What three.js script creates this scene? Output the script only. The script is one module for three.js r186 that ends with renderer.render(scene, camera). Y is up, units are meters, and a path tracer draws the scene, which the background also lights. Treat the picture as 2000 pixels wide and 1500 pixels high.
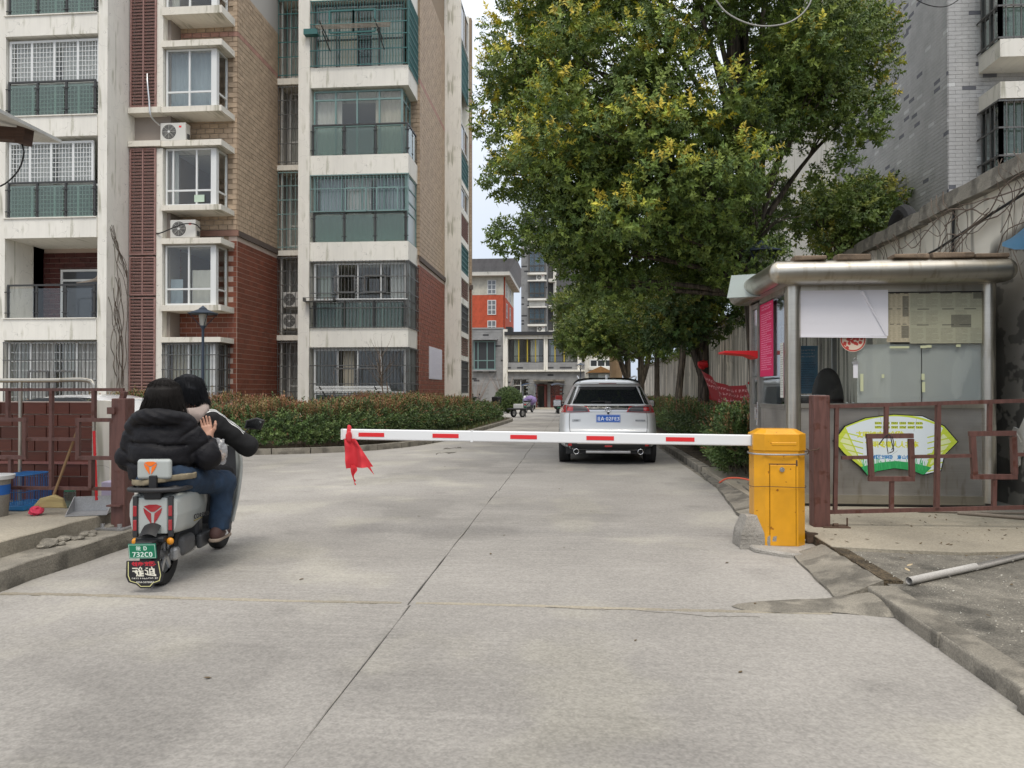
import * as THREE from 'three';
import { mergeGeometries, mergeVertices } from 'three/addons/utils/BufferGeometryUtils.js';
import { FontLoader } from 'three/addons/loaders/FontLoader.js';
import { TextGeometry } from 'three/addons/geometries/TextGeometry.js';
import { RoundedBoxGeometry } from 'three/addons/geometries/RoundedBoxGeometry.js';

// ---------------------------------------------------------------- camera, sky, sun, exposure
const scene = new THREE.Scene();
const FPX = 1480, CAMH = 1.4, VPX = 1125, HZY = 763;
const YAW = Math.atan((VPX - 1000) / FPX), PITCH = Math.atan((HZY - 750) / FPX);
const camera = new THREE.PerspectiveCamera(2 * Math.atan(750 / FPX) * 180 / Math.PI, 4 / 3, 0.1, 1200);
camera.position.set(0, CAMH, 0);
camera.rotation.order = 'YXZ';
camera.rotation.set(PITCH, YAW, 0);
scene.add(camera);

{
  // an overcast sky: brightest at the zenith, paler and bluer towards the horizon
  const W = 256, Hh = 128, d = new Float32Array(W * Hh * 4);
  for (let j = 0; j < Hh; j++) for (let i = 0; i < W; i++) {
    const el = ((j + 0.5) / Hh - 0.5) * Math.PI, s = Math.max(0, Math.sin(el));
    const a = i / W * 6.2832;
    const cl = 1 + 0.05 * Math.sin(a * 3 + 4 * el) + 0.04 * Math.sin(a * 7 - 9 * el + 1) + 0.03 * Math.sin(a * 13 + 17 * el);
    const L = 1.42 * (1 + s) / 2 * (s > 0 ? cl : 1), k = (j * W + i) * 4;
    d[k] = L * (0.84 + 0.18 * s); d[k + 1] = L * (0.955 + 0.035 * s); d[k + 2] = L * (1.13 - 0.16 * s); d[k + 3] = 1;
    if (el < -0.02) { d[k] = d[k + 1] = d[k + 2] = 0.25; }
  }
  const sky = new THREE.DataTexture(d, W, Hh, THREE.RGBAFormat, THREE.FloatType);
  sky.mapping = THREE.EquirectangularReflectionMapping; sky.magFilter = THREE.LinearFilter; sky.minFilter = THREE.LinearFilter;
  sky.wrapS = THREE.RepeatWrapping; sky.needsUpdate = true;
  scene.background = sky; scene.environment = sky;
}
const sun = new THREE.DirectionalLight(new THREE.Color(1, 0.94, 0.84), 1.5);
sun.position.set(0, 34, 2); sun.castShadow = true; sun.shadow.radius = 40;
sun.shadow.mapSize.set(4096, 4096);
Object.assign(sun.shadow.camera, { left: -40, right: 40, top: 40, bottom: -40, near: 1, far: 140 });
sun.target.position.set(-2, 0, -18); scene.add(sun); scene.add(sun.target);
const renderer = new THREE.WebGLRenderer({ antialias: true });
renderer.toneMapping = THREE.LinearToneMapping; renderer.toneMappingExposure = 1.12;
renderer.shadowMap.enabled = true;

// ---------------------------------------------------------------- photo pixels (2000 x 1500) to places
const _c = Math.cos, _s = Math.sin;
function ray(x, y) {
  let v = [(x - 1000) / FPX, -(y - 750) / FPX, -1];
  v = [v[0], _c(PITCH) * v[1] - _s(PITCH) * v[2], _s(PITCH) * v[1] + _c(PITCH) * v[2]];
  return [_c(YAW) * v[0] + _s(YAW) * v[2], v[1], -_s(YAW) * v[0] + _c(YAW) * v[2]];
}
const onG = (x, y, h = 0) => { const r = ray(x, y), t = (h - CAMH) / r[1]; return [t * r[0], h, t * r[2]]; };
const onZ = (x, y, z) => { const r = ray(x, y), t = z / r[2]; return [t * r[0], CAMH + t * r[1], z]; };
const onX = (x, y, X) => { const r = ray(x, y), t = X / r[0]; return [X, CAMH + t * r[1], t * r[2]]; };
const zx = (px, z) => onZ(px, HZY, z)[0];
const zy = (px, py, z) => onZ(px, py, z)[1];
const xz = (px, X) => onX(px, HZY, X)[2];

// ---------------------------------------------------------------- helpers
const FONT = await new FontLoader().loadAsync('fonts/droid/droid_sans_bold.typeface.json');
function rng(seed) { let a = seed >>> 0; return () => { a |= 0; a = a + 0x6D2B79F5 | 0; let t = Math.imul(a ^ a >>> 15, 1 | a); t = t + Math.imul(t ^ t >>> 7, 61 | t) ^ t; return ((t ^ t >>> 14) >>> 0) / 4294967296; }; }
const PI = Math.PI, V3 = (x, y, z) => new THREE.Vector3(x, y, z), V2 = (x, y) => new THREE.Vector2(x, y);
const lerp = (a, b, t) => a + (b - a) * t, clamp = (x, a = 0, b = 1) => Math.min(b, Math.max(a, x));
const sstep = (a, b, x) => { const t = clamp((x - a) / (b - a)); return t * t * (3 - 2 * t); };
// tileable noise
function lattice(seed, n) { const r = rng(seed), a = new Float32Array(n * n); for (let i = 0; i < n * n; i++) a[i] = r(); return a; }
const LAT = lattice(7, 256);
function vnoise(x, y, px, py, s = 0) {
  const xi = Math.floor(x), yi = Math.floor(y); let fx = x - xi, fy = y - yi; fx = fx * fx * (3 - 2 * fx); fy = fy * fy * (3 - 2 * fy);
  const X0 = ((xi % px) + px) % px, X1 = (X0 + 1) % px, Y0 = ((yi % py) + py) % py, Y1 = (Y0 + 1) % py;
  const L = (a, b) => LAT[((a + s * 37) & 255) + 256 * ((b + s * 91) & 255)];
  return lerp(lerp(L(X0, Y0), L(X1, Y0), fx), lerp(L(X0, Y1), L(X1, Y1), fx), fy);
}
function fbm(u, v, f, oct, s = 0, fy = f) { let a = 0, w = 0.5, t = 0; for (let o = 0; o < oct; o++) { a += w * vnoise(u * f, v * fy, f, fy, s + o); t += w; w *= 0.5; f *= 2; fy *= 2; } return a / t; }
// textures computed from noise: fn(u, v) returns [r, g, b] linear-ish sRGB 0..1
function tex(size, fn, srgb = true, sizeY = size) {
  const d = new Uint8Array(size * sizeY * 4);
  for (let j = 0; j < sizeY; j++) for (let i = 0; i < size; i++) {
    const c = fn((i + 0.5) / size, (j + 0.5) / sizeY, i, j), k = (j * size + i) * 4;
    d[k] = clamp(c[0]) * 255; d[k + 1] = clamp(c[1]) * 255; d[k + 2] = clamp(c[2]) * 255; d[k + 3] = 255;
  }
  const t = new THREE.DataTexture(d, size, sizeY); t.wrapS = t.wrapT = THREE.RepeatWrapping; t.magFilter = THREE.LinearFilter; t.minFilter = THREE.LinearMipmapLinearFilter; t.generateMipmaps = true;
  if (srgb) t.colorSpace = THREE.SRGBColorSpace; t.needsUpdate = true; return t;
}
const rep = (t, m, my = m) => { t.repeat.set(1 / m, 1 / my); return t; };
function canvasTex(w, h, draw, scale = 1) { const c = document.createElement('canvas'); c.width = w; c.height = h; const g = c.getContext('2d'); draw(g, w, h); const t = new THREE.CanvasTexture(c); t.colorSpace = THREE.SRGBColorSpace; t.magFilter = THREE.LinearFilter; return t; }
const lin = (r, g, b) => new THREE.Color().setRGB(r, g, b);
function mat(color, roughness = 0.8, o = {}) { return new THREE.MeshStandardMaterial({ color: Array.isArray(color) ? lin(...color) : new THREE.Color(color), roughness, side: THREE.DoubleSide, ...o }); }
function pmat(color, roughness = 0.8, o = {}) { return new THREE.MeshPhysicalMaterial({ color: Array.isArray(color) ? lin(...color) : new THREE.Color(color), roughness, side: THREE.DoubleSide, ...o }); }

// geometry
function fix(g) { if (g.index) g = g.toNonIndexed(); for (const k of Object.keys(g.attributes)) if (!['position', 'normal', 'uv'].includes(k)) g.deleteAttribute(k); if (!g.attributes.normal) g.computeVertexNormals(); if (!g.attributes.uv) g.setAttribute('uv', new THREE.BufferAttribute(new Float32Array(g.attributes.position.count * 2), 2)); g.morphAttributes = {}; return g; }
function metric(g) {
  const p = g.attributes.position, n = g.attributes.normal, uv = g.attributes.uv;
  for (let i = 0; i < p.count; i += 3) {
    let ax = 0, ay = 0, az = 0; for (let k = 0; k < 3; k++) { ax += n.getX(i + k); ay += n.getY(i + k); az += n.getZ(i + k); } ax = Math.abs(ax); ay = Math.abs(ay); az = Math.abs(az);
    for (let k = i; k < i + 3; k++) { const x = p.getX(k), y = p.getY(k), z = p.getZ(k); if (ay > ax && ay > az) uv.setXY(k, x, -z); else if (ax > az) uv.setXY(k, z, y); else uv.setXY(k, x, y); }
  }
  return g;
}
function geo(gs) { gs = (Array.isArray(gs) ? gs : [gs]).map(fix); return gs.length > 1 ? mergeGeometries(gs) : gs[0]; }
function taken() { const n = {}; return (name) => { if (!(name in n)) { n[name] = 0; return name; } n[name]++; return name + '_' + String(n[name]).padStart(3, '0'); }; }
const numbered = taken();
function part(name, gs, m, parent, keepUV = false) {
  let g = geo(gs); if (!keepUV) g = metric(g);
  const o = new THREE.Mesh(g, m); o.castShadow = o.receiveShadow = true;
  if (parent) { o.name = name; parent.add(o); } else { o.name = numbered(name); scene.add(o); }
  return o;
}
function share(name, g, m, parent, x = 0, y = 0, z = 0) { const o = new THREE.Mesh(g, m); o.name = name; o.castShadow = o.receiveShadow = true; o.position.set(x, y, z); parent.add(o); return o; }
function tag(o, label, category, group) { o.userData.label = label; o.userData.category = category; if (group) o.userData.group = group; return o; }
function struct(o) { o.userData.kind = 'structure'; return o; }
function stuff(o) { o.userData.kind = 'stuff'; return o; }
function thing(name, label, category, [x, y, z] = [0, 0, 0], turn = 0, group) { const o = new THREE.Group(); o.name = numbered(name); o.position.set(x, y, z); o.rotation.y = turn; scene.add(o); return tag(o, label, category, group); }
function sub(name, parent) { const o = new THREE.Group(); o.name = name; parent.add(o); return o; }
function copyOf(o, [x, y, z], turn, label, group) { const c = o.clone(); c.name = numbered(o.name); c.userData = { ...o.userData }; c.position.set(x, y, z); if (turn !== undefined) c.rotation.y = turn; if (label) c.userData.label = label; if (group) c.userData.group = group; scene.add(c); return c; }

// boxes by extents; b(x0,x1,y0,y1,z0,z1)
const b = (x0, x1, y0, y1, z0, z1) => new THREE.BoxGeometry(Math.abs(x1 - x0), Math.abs(y1 - y0), Math.abs(z1 - z0)).translate((x0 + x1) / 2, (y0 + y1) / 2, (z0 + z1) / 2);
const rb = (x0, x1, y0, y1, z0, z1, r = 0.01, s = 2) => new RoundedBoxGeometry(Math.abs(x1 - x0), Math.abs(y1 - y0), Math.abs(z1 - z0), s, r).translate((x0 + x1) / 2, (y0 + y1) / 2, (z0 + z1) / 2);
function rod(a, c, r0, r1 = r0, seg = 8) { a = V3(...a); c = V3(...c); const d = c.clone().sub(a), L = d.length(); const g = new THREE.CylinderGeometry(r1, r0, L, seg); g.applyQuaternion(new THREE.Quaternion().setFromUnitVectors(V3(0, 1, 0), d.normalize())); return g.translate((a.x + c.x) / 2, (a.y + c.y) / 2, (a.z + c.z) / 2); }
function bar(a, c, w, h, up = [0, 1, 0]) { a = V3(...a); c = V3(...c); const d = c.clone().sub(a), L = d.length(); d.normalize(); const m = new THREE.Matrix4(), z = d, x = V3(...up).cross(z).normalize(), y = z.clone().cross(x); m.makeBasis(x, y, z); return new THREE.BoxGeometry(w, h, L).applyMatrix4(m).translate((a.x + c.x) / 2, (a.y + c.y) / 2, (a.z + c.z) / 2); }
function tube(pts, r, seg = 6, n) { const c = new THREE.CatmullRomCurve3(pts.map(p => V3(...p))); return new THREE.TubeGeometry(c, n || pts.length * 4, r, seg); }
function taper(pts, radii, seg = 7) { // tapered limb through points
  const c = new THREE.CatmullRomCurve3(pts.map(p => V3(...p))), n = pts.length * 4, g = new THREE.TubeGeometry(c, n, 1, seg), p = g.attributes.position;
  for (let i = 0; i <= n; i++) { const t = i / n, C = c.getPointAt(t), f = t * (radii.length - 1), k = Math.min(radii.length - 2, Math.floor(f)), r = lerp(radii[k], radii[k + 1], f - k); for (let j = 0; j <= seg; j++) { const q = i * (seg + 1) + j; p.setXYZ(q, C.x + (p.getX(q) - C.x) * r, C.y + (p.getY(q) - C.y) * r, C.z + (p.getZ(q) - C.z) * r); } }
  g.computeVertexNormals(); return g;
}
function ext(pts, depth, bevel = 0, holes = []) { const s = new THREE.Shape(pts.map(p => V2(...p))); for (const h of holes) s.holes.push(new THREE.Path(h.map(p => V2(...p)))); return new THREE.ExtrudeGeometry(s, { depth, bevelEnabled: bevel > 0, bevelThickness: bevel, bevelSize: bevel, bevelSegments: bevel > 0.02 ? 3 : 1, curveSegments: 6 }); }
// a prism whose outline lies in the ground plane: pts [x,z], from y0 to y1
function slab(pts, y0, y1, bevel = 0) { const g = ext(pts.map(([x, z]) => [x, -z]), y1 - y0 - bevel * 2, bevel); g.rotateX(-PI / 2); return g.translate(0, y0 + bevel, 0); }
const rect = (x0, x1, y0, y1) => [[x0, y0], [x1, y0], [x1, y1], [x0, y1]];
// a smooth surface through a function on a grid
function grid(nu, nv, f, closeU = false) {
  const P = [], U = [], I = []; for (let j = 0; j <= nv; j++) for (let i = 0; i <= nu; i++) { P.push(...f(i / nu, j / nv)); U.push(i / nu, j / nv); }
  for (let j = 0; j < nv; j++) for (let i = 0; i < nu; i++) { const a = j * (nu + 1) + i, c = a + 1, d = a + nu + 1, e = d + 1; I.push(a, c, e, a, e, d); }
  const g = new THREE.BufferGeometry(); g.setAttribute('position', new THREE.Float32BufferAttribute(P, 3)); g.setAttribute('uv', new THREE.Float32BufferAttribute(U, 2)); g.setIndex(I); g.computeVertexNormals(); return g;
}
// signed distance fields meshed with surface nets, for bodies and clothes
const len = Math.hypot;
function cap(a, c, r0, r1) { const bx = c[0] - a[0], by = c[1] - a[1], bz = c[2] - a[2], bb = bx * bx + by * by + bz * bz; return (x, y, z) => { const t = clamp(((x - a[0]) * bx + (y - a[1]) * by + (z - a[2]) * bz) / bb); return len(x - a[0] - bx * t, y - a[1] - by * t, z - a[2] - bz * t) - lerp(r0, r1, t); }; }
function ell(c, r) { const m = Math.min(...r); return (x, y, z) => { const k = len((x - c[0]) / r[0], (y - c[1]) / r[1], (z - c[2]) / r[2]); return (k - 1) * m * (0.6 + 0.4 * k); }; }
const smin = (a, c, k) => { const h = clamp(0.5 + 0.5 * (c - a) / k); return lerp(c, a, h) - k * h * (1 - h); };
function union(k, ...fs) { return (x, y, z) => { let d = fs[0](x, y, z); for (let i = 1; i < fs.length; i++) d = smin(d, fs[i](x, y, z), k); return d; }; }
function sdf(f, [x0, y0, z0], [x1, y1, z1], c) {
  const nx = Math.ceil((x1 - x0) / c) + 1, ny = Math.ceil((y1 - y0) / c) + 1, nz = Math.ceil((z1 - z0) / c) + 1, F = new Float32Array(nx * ny * nz), id = new Int32Array(nx * ny * nz).fill(-1), P = [], I = [];
  const at = (i, j, k) => i + nx * (j + ny * k);
  for (let k = 0; k < nz; k++) for (let j = 0; j < ny; j++) for (let i = 0; i < nx; i++) F[at(i, j, k)] = f(x0 + i * c, y0 + j * c, z0 + k * c);
  for (let k = 0; k < nz - 1; k++) for (let j = 0; j < ny - 1; j++) for (let i = 0; i < nx - 1; i++) {
    let n = 0, sx = 0, sy = 0, sz = 0;
    const e = (a, d, g, a2, d2, g2) => { const p = F[at(i + a, j + d, k + g)], q = F[at(i + a2, j + d2, k + g2)]; if ((p < 0) !== (q < 0)) { const t = p / (p - q); sx += a + (a2 - a) * t; sy += d + (d2 - d) * t; sz += g + (g2 - g) * t; n++; } };
    for (let a = 0; a < 2; a++) for (let d = 0; d < 2; d++) { e(0, a, d, 1, a, d); e(a, 0, d, a, 1, d); e(a, d, 0, a, d, 1); }
    if (n) { id[at(i, j, k)] = P.length / 3; P.push(x0 + (i + sx / n) * c, y0 + (j + sy / n) * c, z0 + (k + sz / n) * c); }
  }
  const quad = (a, d, g, h, flip) => { if (a < 0 || d < 0 || g < 0 || h < 0) return; if (flip) I.push(a, g, d, a, h, g); else I.push(a, d, g, a, g, h); };
  for (let k = 1; k < nz - 1; k++) for (let j = 1; j < ny - 1; j++) for (let i = 1; i < nx - 1; i++) {
    const s = F[at(i, j, k)] < 0;
    if (s !== (F[at(i + 1, j, k)] < 0)) quad(id[at(i, j - 1, k - 1)], id[at(i, j, k - 1)], id[at(i, j, k)], id[at(i, j - 1, k)], !s);
    if (s !== (F[at(i, j + 1, k)] < 0)) quad(id[at(i - 1, j, k - 1)], id[at(i - 1, j, k)], id[at(i, j, k)], id[at(i, j, k - 1)], !s);
    if (s !== (F[at(i, j, k + 1)] < 0)) quad(id[at(i - 1, j - 1, k)], id[at(i, j - 1, k)], id[at(i, j, k)], id[at(i - 1, j, k)], !s);
  }
  const g = new THREE.BufferGeometry(); g.setAttribute('position', new THREE.Float32BufferAttribute(P, 3)); g.setIndex(I); g.computeVertexNormals(); return g;
}
const n3 = (x, y, z) => Math.sin(x * 1.7 + 2.1 * Math.sin(y * 1.3 + z)) * 0.4 + Math.sin(y * 2.3 + 1.7 * Math.sin(z * 1.9 + x)) * 0.35 + Math.sin(z * 2.9 + 1.3 * Math.sin(x * 2.1 + y)) * 0.25;
// rough the vertices of a geometry outward and inward
function rough(g, amp, f) { g = mergeVertices(fixed(g)); const p = g.attributes.position; for (let i = 0; i < p.count; i++) { const x = p.getX(i), y = p.getY(i), z = p.getZ(i); p.setXYZ(i, x + amp * n3(x * f + 5, y * f, z * f), y + amp * n3(x * f, y * f + 9, z * f), z + amp * n3(x * f, y * f, z * f + 3)); } g = g.toNonIndexed(); g.computeVertexNormals(); return g; }
function fixed(g) { g = fix(g); g.deleteAttribute('normal'); g.deleteAttribute('uv'); return g; }
// ---------------------------------------------------------------- materials
const T = {};
{
  // broomed, worn concrete: aggregate speckle, patches, fine transverse broom lines
  const conc = (base, sp, patch, broom) => (u, v, i, j) => {
    const p = fbm(u, v, 3, 4, 1), q = fbm(u, v, 13, 3, 5), r = vnoise(u * 640, v * 640, 640, 640, 9), r2 = vnoise(u * 320, v * 320, 320, 320, 12), s = fbm(u, v, 16, 2, 20, 256) * sstep(0.35, 0.65, fbm(u, v, 4, 2, 44)) + 0.5 * sstep(0.65, 0.35, fbm(u, v, 4, 2, 44));
    let k = 1 + patch * (p - 0.5) * 2 + patch * 0.5 * (q - 0.5) + sp * (r - 0.5) + sp * 0.7 * (r2 - 0.5) + broom * (s - 0.5);
    if (r > 0.86) k -= sp * 0.5; if (r2 < 0.1) k += sp * 0.35;
    const w = sstep(0.52, 0.75, fbm(u, v, 7, 4, 33)); const st = sstep(0.6, 0.72, fbm(u, v, 6, 4, 51)); k -= 0.06 * st;  // pale worn scale
    k += w * 0.06;
    return [base[0] * k, base[1] * k, base[2] * (k - 0.02 * w)];
  };
  T.road = rep(tex(1280, conc([0.605, 0.59, 0.568], 0.14, 0.15, 0.08)), 5.6);
  T.roadB = rep(tex(512, (u, v) => { const k = 0.35 * vnoise(u * 256, v * 256, 256, 256, 9) + 0.35 * vnoise(u * 128, v * 128, 128, 128, 12) + 0.3 * fbm(u, v, 6, 2, 20, 90); return [k, k, k]; }, false), 1.7);
  T.walk = rep(tex(1024, (u, v) => {
    const p = fbm(u, v, 4, 5, 2), r = vnoise(u * 400, v * 400, 400, 400, 4), q = fbm(u, v, 24, 2, 8); let k = 0.46 + 0.24 * (p - 0.5) + 0.16 * (r - 0.5) + 0.12 * (q - 0.5);
    const m = sstep(0.55, 0.72, fbm(u, v, 7, 3, 15)); // black algae film in patches
    k -= 0.1 * m; if (r > 0.93 && q > 0.5) k += 0.3;
    return [k, k * 0.965, k * 0.89];
  }), 2.6);
  T.apron = rep(tex(512, (u, v) => { const p = fbm(u, v, 3, 5, 6), r = vnoise(u * 256, v * 256, 256, 256, 4); const k = 0.61 + 0.2 * (p - 0.5) + 0.1 * (r - 0.5); return [k * 1.02, k * 0.97, k * 0.87]; }), 2.2);
  T.kerb = rep(tex(512, (u, v) => { const p = fbm(u, v, 4, 5, 16), r = vnoise(u * 256, v * 256, 256, 256, 3), m = sstep(0.5, 0.7, fbm(u, v, 6, 4, 25)); const k = 0.56 + 0.25 * (p - 0.5) + 0.12 * (r - 0.5) - 0.12 * m; return [k, k * 0.96, k * 0.88]; }), 1.3);
  // white render with rain streaks, cracks and grime
  T.plaster = rep(tex(1024, (u, v) => {
    const p = fbm(u, v, 4, 5, 3), s = fbm(u, v, 60, 2, 11, 3), m = sstep(0.55, 0.8, fbm(u, v, 30, 3, 19, 4)) * sstep(0.4, 0.7, fbm(u, v, 5, 2, 23)), c = Math.abs(fbm(u, v, 6, 4, 29) - 0.5) < 0.0035 ? 0.14 : 0;
    let k = 0.925 + 0.1 * (p - 0.5) + 0.035 * (s - 0.5) - 0.2 * m - c; return [k, k * 0.985, k * (0.95 - 0.04 * m)];
  }), 3.1);
  // old compound wall: white wash under black runs
  T.oldwall = rep(tex(1024, (u, v) => {
    const run = fbm(u, v, 48, 3, 2, 2), run2 = fbm(u, v, 16, 3, 13, 3), pat = fbm(u, v, 5, 4, 17), peel = sstep(0.56, 0.6, fbm(u, v, 6, 5, 27));
    const d = clamp(sstep(0.44, 0.66, run) * sstep(0.3, 0.6, run2 + 0.1) * 0.9 + 0.25 * (pat - 0.4));
    let k = lerp(0.86, 0.36, d); k = lerp(k, 0.6, 0.55 * peel); k += 0.05 * (vnoise(u * 256, v * 256, 256, 256, 3) - 0.5);
    return [k, k * 0.965, k * 0.9];
  }), 4.2, 4.2);
  T.grain = rep(tex(512, (u, v) => { const k = 0.92 + 0.3 * (fbm(u, v, 6, 4, 3, 80) - 0.5) + 0.2 * (fbm(u, v, 4, 4, 9) - 0.5); return [k, k, k]; }), 0.8);
  T.mottle = rep(tex(512, (u, v) => { const k = 0.94 + 0.2 * (fbm(u, v, 5, 5, 3) - 0.5) + 0.1 * (vnoise(u * 200, v * 200, 200, 200, 5) - 0.5); return [k, k, k]; }), 1.5);
  T.rust = rep(tex(512, (u, v) => { const r = 0.6 * sstep(0.6, 0.8, fbm(u, v, 10, 4, 31)), q = fbm(u, v, 40, 2, 3, 6); const k = 0.9 + 0.25 * (q - 0.5); return [k * (1 - 0.25 * r), k * (1 - 0.45 * r), k * (1 - 0.6 * r)]; }), 0.7);
  T.brushed = rep(tex(512, (u, v) => { const s = fbm(u, v, 4, 3, 3, 160), p = fbm(u, v, 5, 4, 7), g = sstep(0.6, 0.85, fbm(u, v, 20, 3, 14, 4)); const k = 0.93 + 0.06 * (s - 0.5) + 0.12 * (p - 0.5) - 0.1 * g; return [k, k * (0.99 - 0.02 * g), k * (0.97 - 0.05 * g)]; }), 1.1);
  T.brushedR = rep(tex(256, (u, v) => { const k = 0.34 + 0.3 * fbm(u, v, 6, 4, 7) + 0.1 * fbm(u, v, 4, 2, 3, 120); return [k, k, k]; }, false), 1.1);
  T.bark = rep(tex(256, (u, v) => { const k = 0.34 + 0.4 * (fbm(u, v, 24, 3, 3, 5) - 0.5) + 0.15 * (fbm(u, v, 5, 3, 8) - 0.5); return [k, k * 0.9, k * 0.78]; }), 0.5, 0.9);
  T.denim = rep(tex(512, (u, v, i, j) => { const w = ((i + j) % 4 < 2 ? 0.05 : -0.05), p = fbm(u, v, 5, 4, 3), f = sstep(0.45, 0.75, fbm(u, v, 3, 2, 9)); const k = 1 + w + 0.35 * (p - 0.5) + 0.35 * f; return [0.13 * k, 0.2 * k, 0.28 * k]; }), 0.35);
  T.cloth = rep(tex(256, (u, v, i, j) => { const k = 0.86 + 0.12 * ((i % 2) ^ (j % 2)) - 0.06 + 0.2 * (fbm(u, v, 6, 4, 3) - 0.5); return [k, k, k]; }), 0.3);
  T.wrinkle = rep(tex(512, (u, v) => { const a = Math.abs(fbm(u, v, 6, 4, 3) - 0.5) * 2, c = fbm(u, v, 14, 3, 6); const k = 0.3 + 0.8 * a * 0.6 + 0.3 * c; return [k, k, k]; }, false), 0.28);
  T.cement = rep(tex(512, (u, v) => { const p = fbm(u, v, 5, 5, 36), r = vnoise(u * 200, v * 200, 200, 200, 3); const k = 0.62 + 0.25 * (p - 0.5) + 0.12 * (r - 0.5); return [k, k * 0.97, k * 0.92]; }), 0.9);
  T.paintwear = rep(tex(512, (u, v) => { const r = sstep(0.76, 0.84, fbm(u, v, 24, 4, 31)), q = fbm(u, v, 8, 4, 3); const k = 0.94 + 0.14 * (q - 0.5); return [k * (1 - 0.3 * r), k * (1 - 0.4 * r), k * (1 - 0.4 * r)]; }), 0.9);
  // the wall stretch beside the booth: clean wash above, a black soaked and peeled zone below a slanting edge
  T.nearwall = tex(1024, (u, v) => { const z = lerp(-14, 4, u), y = v * 4, edge = 2.95 + 0.42 * clamp((z + 9.6) / 1.2) - 2.6 * clamp((-z - 9.4) / 1.6) + 0.55 * (fbm(u, v, 24, 4, 3, 8) - 0.5); const soak = sstep(0.12, -0.12, y - edge), run = fbm(u, v, 160, 3, 5, 4), pat = fbm(u, v, 30, 4, 9, 10), peel = sstep(0.57, 0.6, fbm(u, v, 36, 5, 17, 12)); let k = 0.87 + 0.1 * (pat - 0.5) - 0.28 * sstep(0.58, 0.8, run); k = lerp(k, 0.4 + 0.3 * (pat - 0.5) + 0.12 * (run - 0.5), soak); k = lerp(k, 0.62, soak * peel * 0.8); return [k, k * 0.97, k * 0.9]; }, true, 512);
  T.soil = rep(tex(512, (u, v) => { const p = fbm(u, v, 8, 5, 3), r = vnoise(u * 128, v * 128, 128, 128, 5); const k = 0.3 + 0.25 * (p - 0.5) + 0.2 * (r - 0.5); return [k * 1.05, k * 0.92, k * 0.72]; }), 1.2);
}
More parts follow.
